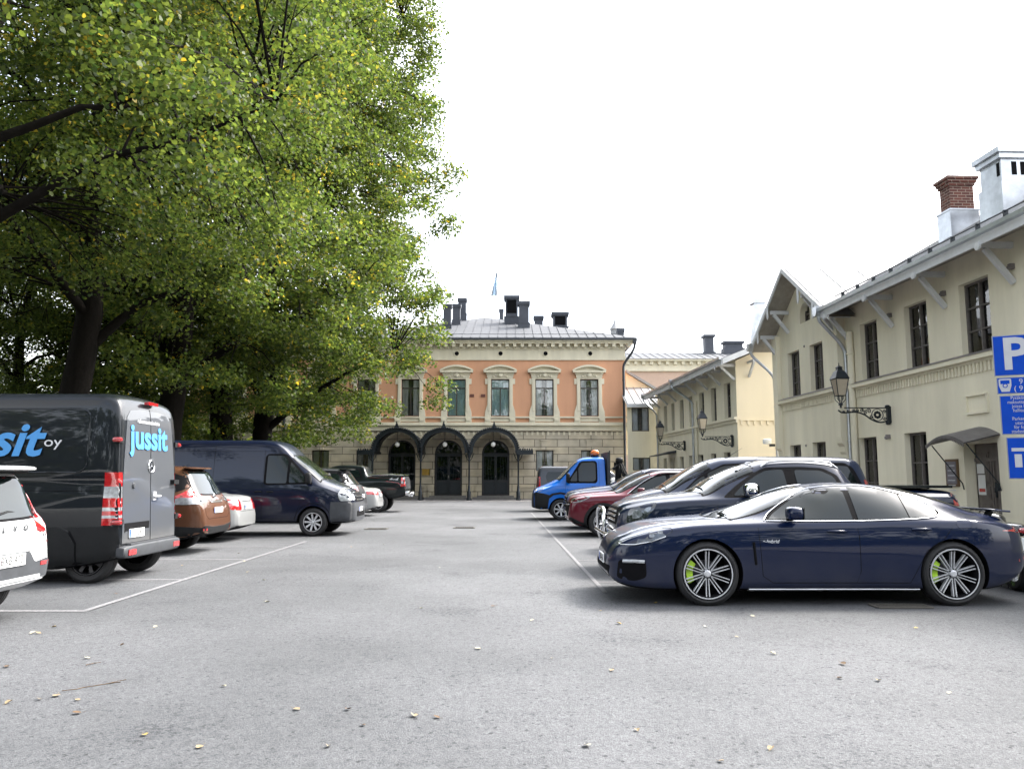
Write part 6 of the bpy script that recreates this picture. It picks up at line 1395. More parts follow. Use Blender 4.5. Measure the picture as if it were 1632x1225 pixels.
mb = MB(); mb.blob((4.16-L/2, 0, 1.553), (.16,.6,.02), .5, 18); mb.build('spoiler_lip', M['black_plastic'], c.root, 40)
for i, ch in enumerate('VOLVO'):
    l, n = hit(c, (-.36+.18*i, .965), 'rear'); lettering(ch, .085, M['grey_plastic'], c.root, (l.x+.012, -.36+.18*i, .965), PI/2, .003, bold=.002)
l, n = hit(c, (.66,.87), 'rear'); lettering('T4', .06, M['chrome'], c.root, (l.x+.008, .70, .87), PI/2, .003)
plate(c, 'rear', .07, .655, 'BXB-473', .48, .12)
mb = MB(); l, n = hit(c, (-.1,1.12), 'rear'); mb.tube([(l.x+.02,-.05,1.12),(l.x-.01,.15,1.14),(l.x-.02,.38,1.12)], .013, 6); mb.build('rear_wiper', M['black_plastic'], c.root, 60)
seams(c, 'tailgate_seam', [[(-.8,.9),(-.72,.72),(.72,.72),(.8,.9)]], 'rear')

# --- dark company van, rear doors towards the lane
L, W = 5.9, 1.99
c = make_car('delivery_van', 'dusty dark delivery van with light blue company lettering on side and rear doors', 'van', L, W,
  [(0,.6),(.05,.95),(.5,1.2),(1.0,1.5),(1.5,2.1),(1.9,2.48),(2.3,2.66),(3,2.73),(5.5,2.73),(5.68,2.69),(5.78,2.59),(5.82,2.3),(5.86,1.5),(5.88,.9),(5.9,.62)],
  [(0,.35),(.4,.26),(4.4,.25),(4.9,.19),(5.3,.24),(5.7,.30),(5.9,.38)], [(0,.5),(.1,.9),(1.0,1.3),(1.6,1.46),(5.7,1.46),(5.86,1.3),(5.9,.58)],
  PM['vandark'], (1.0,5.40), .355, (-5.5-L/2, 12.1), group=LEFTG, arch_gap=.03, arches=(1.0,), inset={5.40: .16}, hw=[(0,.62),(.06,.76),(.25,.88),(.7,.97),(1.2,1),(L-.5,1),(L-.2,.985),(L-.08,.955),(L-.03,.93),(L,.9)],
  rw=[(0,.5),(.9,.75),(1.8,.86),(2.5,.92),(5.5,.92),(5.75,.90),(5.84,.89),(5.9,.88)], tumble=.985, rimspec=(8,0,.05,False), crown=.98)
seams(c, 'panel_crease', [[(1.6,1.50),(5.72,1.50)], [(1.6,1.30),(5.6,1.30)], [(1.6,.66),(4.8,.66)]], r=.005)
for s in (-1, 1):
    P = rrect(3.4,5.4,1.56,2.46,.14); line(c, 'side_panel_rim', P+[P[0]], 'side', PM['vandark'], .012, s, .0)
    for (z0, z1, m_) in ((1.36,1.56,'redlamp'),(1.2,1.36,'whitelamp'),(1.07,1.2,'redlamp'),(1.02,1.07,'whitelamp'),(.96,1.02,'redlamp'),(.92,.96,'whitelamp'),(.82,.92,'redlamp')):
        patch(c, 'tail_light', [(5.66,z0),(5.66,z1),(5.875,z1),(5.885,z0)], 'side', M[m_], .008, s, rnd=0)
        patch(c, 'tail_light', [(s*.925,z0),(s*.925,z1),(s*.87,z1),(s*.87,z0)], 'rear', M[m_], .008, rnd=0)
    patch(c, 'lower_cladding', [(2.0,.28),(2.0,.80),(5.05,.80),(5.2,.72),(5.3,.56),(5.3,.27),(4.9,.22),(4.4,.28)], 'side', M['black_plastic'], .006, s, rnd=0)
    patch(c, 'bumper_corner', [(5.33,.27),(5.33,.58),(5.24,.74),(5.14,.80),(5.86,.80),(5.895,.5),(5.8,.36)], 'side', M['black_plastic'], .008, s, rnd=0)
    # door skins, dustier than the flanks, with rolled edge
    patch(c, 'rear_door', [(s*.012,.56),(s*.012,2.50),(s*.30,2.50),(s*.62,2.46),(s*.73,2.36),(s*.80,1.9),(s*.85,1.45),(s*.855,.56)], 'rear', PM['doorgrey'], .006, rnd=0, step=.1)
    d = c.root.children[-1]
    P = [(s*.06,1.46),(s*.06,2.36),(s*.09,2.40),(s*.56,2.37),(s*.66,2.28),(s*.74,1.85),(s*.78,1.66),(s*.70,1.56),(s*.45,1.47),(s*.2,1.44)]
    line(c, 'door_panel_rim', P+[P[0]], 'rear', PM['doorgrey'], .010, off=.004, parent=d)
    line(c, 'door_crease', [(s*.04,1.39),(s*.3,1.40),(s*.6,1.48),(s*.84,1.62)], 'rear', PM['doorgrey'], .012, off=.005, smooth=2, parent=d)
    for z in (2.02, .86):
        l, n = hit(c, (s*.9, z), 'rear'); mb = MB(); mb.box(l.x-.06, l.x+.03, s*.86, s*1.0, z-.04, z+.04); mb.blob((l.x+.0, s*.985, z), (.07,.035,.035), .6, 10, 1)
        mb.build('door_hinge', [M['black_plastic'], M['redlamp']], c.root, 40)
seams(c, 'door_seam', [[(0,.56),(0,2.52)]], 'rear', r=.009)
mb = MB()
mb.blob((L/2+.01, 0, .44), (.09,.94,.095), .35, 24); mb.box(L/2-.15, L/2+.08, -.75, .75, .53, .55)
mb.build('rear_bumper', M['grey_plastic'], c.root, 40)
for s in (-1, 1):
    mb = MB(); mb.box(L/2+.085, L/2+.103, s*.62, s*.84, .395, .475); mb.build('reflector', M['redlamp'], c.root)
l, n = hit(c, (-.4,.85), 'rear'); mb = MB(); mb.box(l.x-.01, l.x+.012, -.80, -.04, .575, .84); mb.build('plate_recess', M['gap'], c.root)
p_ = plate(c, 'rear', -.46, .69, 'ILL-280', .46, .12)
l, n = hit(c, (0,1.68), 'rear')
mb = MB(); mb.lathe([(.085,0),(.095,-.008),(.103,0),(.095,.01)], 28, (l.x+.018,0,1.66), 'x', closed=True)
for k in range(3):
    a = math.pi/2 + k*2*math.pi/3; mb.bar((l.x+.018,0,1.66), (l.x+.018, .09*math.cos(a), 1.66+.09*math.sin(a)), .018, .01)
mb.build('star_emblem', M['chrome'], c.root, 40)
mb = MB(); l, n = hit(c, (.12,1.22), 'rear'); mb.box(l.x, l.x+.03, .05, .15, 1.14, 1.27); mb.blob((l.x+.045,.16,1.2), (.02,.12,.02), .7, 10); mb.build('door_handle', M['alloy'], c.root, 40)
mb = MB(); l, n = hit(c, (-.55,1.37), 'rear'); mb.lathe([(.001,.02),(.035,.018),(.045,0)], 16, (l.x+.01,-.55,1.37), 'x'); mb.build('door_lock', M['grey_plastic'], c.root, 40)
mb = MB(); l, n = hit(c, (.62,1.4), 'rear'); mb.box(l.x, l.x+.07, .70, .88, 1.38, 1.45); mb.build('door_stop', M['black_plastic'], c.root)
mb = MB(); mb.box(L/2-.12, L/2-.05, -.16, .16, 2.585, 2.63); mb.build('brake_light', M['redlamp'], c.root)
l, n = hit(c, (5.1,2.0), 'side')
_o1 = lettering('jussit', .66, M['letterblue'], c.root, (4.72-L/2, l.y-.022, 2.0), 0, .001, .25, .016, align='RIGHT', scale=(1.12,1))
_o2 = lettering('oy', .2, M['letterwhite'], c.root, (4.9-L/2, l.y-.020, 1.985), 0, .001, 0, .0, scale=(1.3,1))
_ts = math.atan2(hit(c, (5.0,2.3), 'side')[0].y-hit(c, (5.0,1.7), 'side')[0].y, .6)
for _o in (_o1, _o2): _o.rotation_euler = (math.pi/2-_ts, 0, 0)
bpy.context.view_layer.update()
l, n = hit(c, (-.2,2.0), 'rear')
_t = math.atan2(hit(c, (0,2.2), 'rear')[0].x - hit(c, (0,1.8), 'rear')[0].x, .4)
def reartext(s, size, m, y, z, sx=1, shear=0, bold=0):
    l, n = hit(c, (y, z), 'rear'); o = lettering(s, size, m, c.root, (l.x+.016, y, z), PI/2, .001, shear, bold, (sx,1)); o.rotation_euler = (PI/2+_t*0 , 0, PI/2); o.rotation_euler.rotate_axis('X', _t); return o
reartext('jussit', .5, M['letterblue'], -.06, 2.07, 1.18, 0, .016)
reartext('rakennustoimisto', .095, M['letterwhite'], -.08, 2.32, 1.1)
patch(c, 'windscreen', [(-.75,1.4),(-.68,2.3),(.68,2.3),(.75,1.4)], 'front', M['carglass'], .006)

# --- copper brown SUV
L, W = 4.64, 1.84
c = make_car('suv_car', 'copper brown sport utility with its tail to the lane, next to the dusty van', 'car', L, W,
  [(0,.55),(.04,.9),(.4,1.02),(1.1,1.12),(1.7,1.5),(2.2,1.68),(3.0,1.74),(3.8,1.71),(4.15,1.66),(4.22,1.60),(4.38,1.32),(4.5,1.12),(4.56,1.02),(4.62,.8),(4.64,.55)],
  [(0,.4),(.3,.26),(4.2,.3),(4.64,.4)], [(0,.5),(.1,.85),(.6,1.0),(1.3,1.08),(3.8,1.15),(4.3,1.13),(4.5,1.03),(4.62,.75),(4.64,.53)],
  PM['brown'], (.9,3.6), .362, (-5.92-L/2, 16.05), group=LEFTG, hw=DEF_HW(L)[:-5]+[(L-.5,.98),(L-.25,.93),(L-.1,.86),(L,.76)], rw=[(0,.45),(.9,.72),(1.7,.66),(2.4,.64),(3.8,.62),(4.2,.62),(4.45,.68),(4.64,.6)], rimspec=(5,.2,.05,True), flare=.05)
rscreen(c, 1.17, 1.58, .66, .56)
dlo(c, [[(3.3,1.2),(3.3,1.56),(3.85,1.53),(4.0,1.3),(3.85,1.22)], [(2.3,1.18),(2.3,1.58),(3.2,1.57),(3.2,1.2)]], outline=[(1.6,1.14),(2.1,1.55),(2.6,1.62),(3.8,1.6),(4.16,1.5),(4.32,1.28),(4.0,1.17)])
for s in (-1, 1):
    patch(c, 'tail_light', [(4.02,1.08),(4.3,1.24),(4.46,1.22),(4.56,1.12),(4.57,1.02),(4.3,1.02)], 'side', M['redlamp'], .006, s)
    patch(c, 'tail_lamp_lens', [(4.0,1.05),(4.2,1.1),(4.54,1.08),(4.56,.98),(4.3,.96),(4.1,.97)], 'side', M['whitelamp'], .011, s)
    patch(c, 'tail_light', [(s*.66,1.20),(s*.55,1.14),(s*.56,1.05),(s*.80,1.02),(s*.80,1.18)], 'rear', M['redlamp'], .006)
    patch(c, 'tail_lamp_lens', [(s*.62,1.09),(s*.56,1.06),(s*.58,1.0),(s*.80,.98),(s*.80,1.08)], 'rear', M['whitelamp'], .010)
    patch(c, 'reflector', [(s*.6,.46),(s*.6,.50),(s*.72,.50),(s*.72,.46)], 'rear', M['redlamp'], .016, rnd=0)
    patch(c, 'lower_cladding', [(4.06,.30),(4.06,.56),(4.4,.54),(4.63,.52),(4.62,.42),(4.4,.33)], 'side', M['black_plastic'], .008, s, rnd=0)
patch(c, 'bumper', [(-.75,.40),(-.72,.56),(-.3,.52),(.3,.52),(.72,.56),(.75,.40)], 'rear', M['black_plastic'], .010)
patch(c, 'chrome_strip', [(-.3,.985),(-.32,1.02),(.32,1.02),(.3,.985)], 'rear', M['chrome'], .012)
mb = MB(); mb.blob((4.17-L/2, 0, 1.665), (.12,.56,.022), .5, 18); mb.build('spoiler', PM['brown'], c.root, 40)
seams(c, 'tailgate_seam', [[(-.62,1.05),(-.6,.75),(-.5,.68),(.5,.68),(.6,.75),(.62,1.05)]], 'rear'); plate(c, 'rear', 0, .84, 'GLS-915')
l, n = hit(c, (0,1.09), 'rear'); mb = MB(); mb.lathe([(.045,0),(.055,-.006),(.062,0),(.055,.008)], 20, (l.x+.01,0,1.1), 'x', closed=True); mb.box(l.x+.004,l.x+.018,-.07,.07,1.09,1.11); mb.build('badge', M['chrome'], c.root, 40)
mb = MB(); l, n = hit(c, (0,1.2), 'rear'); mb.tube([(l.x+.02,0,1.16),(l.x-.02,-.2,1.22),(l.x-.03,-.4,1.2)], .012, 6); mb.build('rear_wiper', M['black_plastic'], c.root, 60)
antenna(c, 3.9, 0, .12, .5)

# --- silver saloon
def saloon(label, L, W, H, pos, m, tail, plate_txt=''):
    k = L/4.6
    c = make_car('saloon_car', label, 'car', L, W,
      [(0,.5),(.05*k,.7),(.5*k,.85),(1.15*k,.95),(1.7*k,1.2),(2.1*k,H-.03),(2.6*k,H),(3.2*k,H-.04),(3.75*k,1.2),(4.0*k,1.09),(4.3*k,1.07),(4.46*k,1.03),(4.54*k,.93),(4.58*k,.8),(4.6*k,.6)],
      [(0,.36),(.3,.2),(L-.5,.22),(L,.36)], [(0,.46),(.1,.68),(.6,.84),(1.3,.91),(L-.8,.97),(L-.15,.93),(L,.58)],
      m, (.85*k,3.5*k), .325, pos, group=LEFTG, hw=DEF_HW(L)[:-5]+[(L-.7,.985),(L-.45,.95),(L-.25,.89),(L-.1,.80),(L,.66)], rw=[(0,.45),(1.0,.74),(1.6,.66),(2.4,.58),(3.3,.56),(3.8,.62),(4.2,.72),(L-.05,.66),(L,.6)], rimspec=(7,0,.04,True))
    screen(c, 'rear_window', 3.86*k, 3.25*k, .6, .52, bow=-.06)
    dlo(c, [[(1.5*k,.98),(2.1*k,H-.13),(2.5*k,H-.1),(2.5*k,.99)], [(2.6*k,.99),(2.6*k,H-.1),(3.1*k,H-.14),(3.45*k,1.04)]], outline=[(1.38*k,.95),(2.05*k,H-.12),(2.5*k,H-.07),(3.1*k,H-.1),(3.6*k,1.02)])
    for s in (-1, 1):
        for q in tail: patch(c, 'tail_light', [(s*a, b) for a, b in q[1]] if q[0] == 'rear' else q[1], q[0], M['redlamp'], .006, s, rnd=1)
    seams(c, 'boot_seam', [[(-.55,.98),(-.52,.70),(.52,.70),(.55,.98)]], 'rear')
    plate(c, 'rear', 0, .80, plate_txt or 'ABK-527'); line(c, 'trim', [(-.3,.92),(.3,.92)], 'rear', M['chrome'], .008)
    return c
saloon('silver saloon with square tail lamps, between the copper brown car and the dark blue van', 4.6, 1.78, 1.46, (-6.3-2.3, 18.95), PM['silver'],
   [('rear', [(.42,.72),(.40,.97),(.72,.99),(.76,.74)]), ('side', [(4.2,.74),(4.18,.97),(4.48,.97),(4.56,.76)])], 'RHX-362')

# --- dark blue panel van facing the lane
L, W = 5.2, 1.98
c = make_car('transit_van', 'dark blue panel van with grey bumper, its nose pointing to the lane', 'van', L, W,
  [(0,.62),(.04,.98),(.12,1.10),(.35,1.24),(.85,1.46),(1.2,1.74),(1.62,2.06),(1.85,2.28),(2.1,2.42),(2.5,2.46),(4.9,2.46),(5.1,2.38),(5.18,1.6),(5.2,.7)],
  [(0,.36),(.3,.32),(4.9,.34),(5.2,.45)], [(0,.58),(.05,.92),(.5,1.12),(.9,1.24),(1.6,1.32),(5.0,1.34),(5.2,.65)],
  PM['vanblue'], (1.02,4.2), .355, (-4.02-L/2, 21.05), PI, group=LEFTG, hw=BOX_HW(L), rw=[(0,.5),(.4,.64),(.9,.80),(1.6,.76),(2.1,.76),(4.9,.78),(5.2,.78)], rimspec=(9,0,.045,True), tumble=.965)
c.root.name = 'panel_van'
dlo(c, [[(1.16,1.36),(1.42,1.64),(1.66,1.88),(1.66,1.34)], [(1.72,1.33),(1.72,1.92),(1.82,2.03),(2.24,2.04),(2.24,1.33)]], outline=[(1.04,1.31),(1.35,1.64),(1.72,2.03),(1.8,2.08),(2.24,2.08),(2.3,2.0),(2.3,1.33),(2.24,1.29)])
screen(c, 'windscreen', .9, 1.62, .80, .72, bow=.1); mirror(c, 1.12, 1.42, M['black_plastic'], (.08,.1,.15)); wiper(c, .93, -.5, .1)
for s in (-1, 1):
    patch(c, 'headlight', [(.08,.88),(.06,1.06),(.22,1.18),(.36,1.22),(.42,1.05),(.36,.88)], 'side', M['whitelamp'], .008, s)
    patch(c, 'headlight', [(s*.5,.9),(s*.52,1.08),(s*.78,1.08),(s*.8,.9)], 'front', M['whitelamp'], .008)
    patch(c, 'bumper', [(.0,.40),(.0,.84),(.2,.86),(.58,.86),(.60,.6),(.58,.34),(.3,.32)], 'side', M['grey_plastic'], .012, s, rnd=0)
    patch(c, 'sill_cladding', [(1.5,.34),(1.5,.42),(3.72,.42),(3.72,.34)], 'side', M['grey_plastic'], .006, s, rnd=0)
patch(c, 'bumper', [(-.8,.40),(-.8,.84),(.8,.84),(.8,.40)], 'front', M['grey_plastic'], .012, rnd=0)
patch(c, 'grille', [(-.48,.86),(-.46,1.14),(.46,1.14),(.48,.86)], 'front', M['gap'], .006)
for z in (.9,.99,1.08): line(c, 'grille_bar', [(-.44,z),(.44,z)], 'front', M['chrome'], .018, off=.012)
patch(c, 'bumper_grille', [(-.5,.48),(-.5,.62),(.5,.62),(.5,.48)], 'front', M['gap'], .016); plate(c, 'front', 0, .66, 'CHU-193')
handles(c, [(2.12,1.12),(2.42,1.12)], M['black_plastic'], .16); seams(c, 'door_seam', [[(1.0,1.28),(.95,1.1),(1.35,.85),(1.5,.42)], [(2.32,2.4),(2.32,.42)], [(3.6,2.3),(3.6,.42)]]); seams(c, 'roof_seam', [[(1.9,2.14),(5.0,2.16)]])
seams(c, 'wheel_arch_lip', [[(1.02+.47*math.cos(a), .355+.47*math.sin(a)) for a in [PI*i/14 for i in range(15)]]], r=.008)

# --- graphite SUV
L, W = 4.66, 1.9
c = make_car('crossover_suv', 'graphite sport utility with dark glass and red tail lamps, beyond the dark blue van', 'car', L, W,
  [(0,.55),(.04,.9),(.5,1.05),(1.2,1.15),(1.8,1.55),(2.3,1.74),(3.0,1.80),(3.7,1.78),(4.05,1.73),(4.1,1.66),(4.35,1.34),(4.5,1.18),(4.62,.9),(4.66,.6)],
  [(0,.42),(.3,.3),(4.3,.34),(4.66,.46)], [(0,.5),(.1,.88),(.6,1.03),(1.3,1.1),(3.9,1.2),(4.4,1.15),(4.6,.85),(4.66,.57)],
  PM['greyblk'], (.9,3.65), .37, (-4.97-L/2, 26.6), group=LEFTG, hw=DEF_HW(L)[:-5]+[(L-.5,.98),(L-.25,.93),(L-.1,.86),(L,.76)], rw=[(0,.45),(1,.74),(1.8,.66),(3.8,.6),(4.2,.6),(4.66,.6)], rimspec=(5,.2,.05,True))
rscreen(c, 1.26, 1.57, .60, .50)
dlo(c, [[(3.4,1.25),(3.4,1.62),(3.9,1.58),(4.1,1.35)]], outline=[(1.6,1.16),(2.2,1.6),(2.8,1.7),(3.9,1.69),(4.12,1.6),(4.32,1.34),(4.1,1.22)])
patch(c, 'roof_panel', [(1.9,-.5),(2.2,-.58),(4.08,-.58),(4.08,.58),(2.2,.58),(1.9,.5)], 'top', PM['black'], .006, step=.12)
for s in (-1, 1):
    patch(c, 'tail_light', [(s*.5,1.02),(s*.5,1.13),(s*.78,1.2),(s*.84,1.0)], 'rear', M['redlamp'], .008); patch(c, 'tail_light', [(4.25,1.04),(4.25,1.18),(4.5,1.16),(4.6,1.02)], 'side', M['redlamp'], .008, s)
mb = MB(); mb.blob((4.08-L/2, 0, 1.74), (.2,.58,.03), .5, 18); mb.build('spoiler', PM['black'], c.root, 40)
patch(c, 'bumper', [(-.7,.45),(-.7,.58),(.7,.58),(.7,.45)], 'rear', M['grey_plastic'], .01); plate(c, 'rear', 0, .86, 'NEO-481')

saloon('silver low saloon with wide red tail lamps, just before the black pickup', 4.7, 1.84, 1.38, (-5.08-2.35, 30.7), PM['silver'],
   [('rear', [(.36,.80),(.34,.9),(.74,.94),(.8,.82)]), ('side', [(4.3,.82),(4.25,.94),(4.55,.93),(4.66,.83)])], 'IVR-650')

# --- raised black pickup
L, W = 5.4, 1.9
c = make_car('pickup_truck', 'raised black pickup with wide wheel arches and 4x4 decal, nearest the arched entrances', 'pickup truck', L, W,
  [(0,.75),(.04,1.15),(.5,1.3),(1.3,1.42),(1.8,1.72),(2.2,1.95),(2.6,2.01),(3.4,1.98),(3.6,1.9),(3.75,1.6),(3.85,1.53),(5.2,1.52),(5.35,1.5),(5.4,.9)],
  [(0,.62),(.5,.56),(4.9,.58),(5.4,.72)], [(0,.7),(.1,1.1),(.8,1.28),(1.5,1.32),(3.7,1.4),(5.3,1.42),(5.4,.85)],
  PM['black'], (1.0,4.22), .42, (-4.5-L/2, 34.35), group=LEFTG, hw=DEF_HW(L)[:-5]+[(L-.4,.99),(L-.1,.97),(L,.94)], rw=[(0,.5),(1.3,.8),(2.3,.66),(3.4,.65),(3.7,.8),(3.9,.88),(5.3,.88),(5.4,.84)], rimspec=(6,.1,.05,True), flare=.1, tw=.3)
dlo(c, [[(2.0,1.42),(2.3,1.78),(2.7,1.82),(2.7,1.42)], [(2.8,1.42),(2.8,1.82),(3.35,1.8),(3.5,1.46)]], outline=[(1.85,1.38),(2.25,1.8),(2.7,1.87),(3.4,1.85),(3.6,1.4)])
for s in (-1, 1):
    patch(c, 'tail_light', [(5.2,1.08),(5.2,1.46),(5.36,1.46),(5.38,1.08)], 'side', M['redlamp'], .008, s, rnd=0); patch(c, 'tail_light', [(s*.84,1.08),(s*.84,1.46),(s*.93,1.46),(s*.93,1.08)], 'rear', M['redlamp'], .008, rnd=0)
    patch(c, 'tail_lamp_lens', [(5.22,1.2),(5.22,1.3),(5.36,1.3),(5.37,1.2)], 'side', M['whitelamp'], .012, s, rnd=0)
patch(c, 'tailgate', [(-.8,.98),(-.8,1.48),(.8,1.48),(.8,.98)], 'rear', PM['greyblk'], .008, rnd=0)
mb = MB(); mb.blob((L/2+.07,0,.80), (.11,.92,.1), .35, 20); mb.tube([(L/2,-.1,.68),(L/2+.2,-.1,.66),(L/2+.22,-.1,.76)], .03, 8); mb.blob((L/2+.22,-.1,.8), (.04,.04,.04), 1, 10); mb.build('rear_bumper', M['chrome'], c.root, 40)
mb = MB()
for s in (-1, 1): mb.tube([(3.75-L/2, s*.82, 1.56),(4.5-L/2, s*.82, 1.6),(5.3-L/2, s*.82, 1.56)], .03, 8)
mb.box(3.9-L/2, 5.3-L/2, -.76, .76, 1.525, 1.545); mb.build('bed_rail', M['chrome'], c.root, 40)
l, n = hit(c, (4.85,1.38), 'side'); lettering('4x4', .2, M['letterwhite'], c.root, (4.86-L/2, l.y-.004, 1.37), 0, .001, .35, .006, (1.3,1)); plate(c, 'rear', 0, .8, '')

# --- white car beyond the pickup
L, W = 4.6, 1.84
c = make_car('white_suv', 'white sport utility showing only its roof and bonnet beyond the black pickup', 'car', L, W,
  [(0,.6),(.04,.95),(.5,1.15),(1.2,1.28),(1.8,1.62),(2.3,1.78),(3.6,1.78),(4.2,1.6),(4.5,1.2),(4.6,.7)],
  [(0,.42),(.3,.3),(4.6,.46)], [(0,.55),(.1,.9),(.6,1.1),(1.3,1.16),(3.9,1.22),(4.6,.65)],
  PM['white'], (.9,3.6), .36, (-5.9-L/2, 38.4), PI, group=LEFTG, rw=[(0,.45),(1,.74),(1.8,.66),(3.8,.6),(4.6,.6)], rimspec=(5,.2,.05,True))
c.root.name = 'suv_car'
dlo(c, [[(1.6,1.2),(2.2,1.6),(2.7,1.66),(2.7,1.22)], [(2.8,1.22),(2.8,1.66),(3.7,1.62),(3.9,1.28)]], outline=[(1.5,1.18),(2.1,1.62),(2.7,1.7),(3.8,1.68),(4.1,1.24)]); screen(c, 'windscreen', 1.25, 2.25, .72, .6, bow=.1)
# ---------------------------------------------------------------- lindens
def leaf_material():
    m = bpy.data.materials.new('linden_leaf'); m.use_nodes = True; nt = m.node_tree; N, Lk = nt.nodes, nt.links; N.clear()
    o = N.new('ShaderNodeOutputMaterial'); d = N.new('ShaderNodeBsdfPrincipled'); tr = N.new('ShaderNodeBsdfTranslucent'); mx = N.new('ShaderNodeMixShader')
    g = N.new('ShaderNodeNewGeometry'); tc = N.new('ShaderNodeTexCoord'); nz = N.new('ShaderNodeTexNoise'); nz.inputs['Scale'].default_value = .9; nz.inputs['Detail'].default_value = 5; nz.inputs['Roughness'].default_value = .7
    Lk.new(tc.outputs['Object'], nz.inputs['Vector'])
    r1 = N.new('ShaderNodeValToRGB'); e = r1.color_ramp.elements; e[0].position = 0; e[0].color = (.022,.048,.009,1); e[1].position = 1; e[1].color = (.094,.127,.020,1)
    k = e.new(.96); k.color = (.088,.12,.018,1)
    Lk.new(g.outputs['Random Per Island'], r1.inputs[0])
    # yellowing sprays: noise mixed with the per-leaf value
    ad = N.new('ShaderNodeMath'); ad.operation = 'MULTIPLY_ADD'; ad.inputs[1].default_value = .16; Lk.new(g.outputs['Random Per Island'], ad.inputs[0]); Lk.new(nz.outputs['Fac'], ad.inputs[2])
    r2 = N.new('ShaderNodeMapRange'); r2.inputs['From Min'].default_value = .70; r2.inputs['From Max'].default_value = .80; Lk.new(ad.outputs[0], r2.inputs['Value'])
    c = N.new('ShaderNodeMix'); c.data_type = 'RGBA'; c.inputs['B'].default_value = (.36,.27,.02,1); Lk.new(r1.outputs[0], c.inputs['A']); Lk.new(r2.outputs[0], c.inputs['Factor'])
    Lk.new(c.outputs['Result'], d.inputs['Base Color']); d.inputs['Roughness'].default_value = .5; d.inputs['Specular IOR Level'].default_value = .35
    hs = N.new('ShaderNodeHueSaturation'); hs.inputs['Value'].default_value = 1.5; hs.inputs['Hue'].default_value = .49; Lk.new(c.outputs['Result'], hs.inputs['Color']); Lk.new(hs.outputs[0], tr.inputs[0])
    mx.inputs[0].default_value = .58; Lk.new(d.outputs[0], mx.inputs[1]); Lk.new(tr.outputs[0], mx.inputs[2]); Lk.new(mx.outputs[0], o.inputs[0]); return m
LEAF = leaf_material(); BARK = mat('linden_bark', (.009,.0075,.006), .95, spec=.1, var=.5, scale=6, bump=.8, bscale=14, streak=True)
def crown_mesh(name, cents, nper, size, seed, spread=(1.0,1.0,.55), hexa=False):
    rg = np.random.default_rng(seed); C = np.repeat(np.array(cents), nper, axis=0); n = len(C)
    off = rg.normal(size=(n,3)); off /= np.linalg.norm(off, axis=1)[:,None]; off *= (rg.random(n)**.5)[:,None]*np.array(spread)
    off[:,2] -= .25*(off[:,0]**2+off[:,1]**2)          # sprays droop outwards
    P = C+off; s = size*rg.uniform(.7,1.25,n)
    # leaf frames: mostly facing up and out, hanging
    nrm = rg.normal(size=(n,3))*.75+np.array([0,0,.85]); nrm /= np.linalg.norm(nrm, axis=1)[:,None]
    t = rg.normal(size=(n,3)); t[:,2] -= .5; t -= nrm*(t*nrm).sum(1)[:,None]; t /= np.linalg.norm(t, axis=1)[:,None]; b = np.cross(nrm, t)
    if hexa: prof = [(-.5,0),(-.32,.42),(.08,.47),(.55,0),(.08,-.47),(-.32,-.42)]
    else: prof = [(-.5,0),(-.08,.46),(.55,0),(-.08,-.46)]
    K = len(prof); V = np.empty((n,K,3))
    for i, (a, c_) in enumerate(prof): V[:,i] = P+t*(a*s)[:,None]+b*(c_*s)[:,None]+nrm*(abs(c_)*.25*s)[:,None]
    me = bpy.data.meshes.new(name); me.vertices.add(n*K); me.vertices.foreach_set('co', V.reshape(-1)); me.loops.add(n*K); me.loops.foreach_set('vertex_index', np.arange(n*K, dtype=np.int32))
    me.polygons.add(n); me.polygons.foreach_set('loop_start', np.arange(0, n*K, K, dtype=np.int32)); me.polygons.foreach_set('loop_total', np.full(n, K, dtype=np.int32)); me.materials.append(LEAF); me.update(calc_edges=True); return me
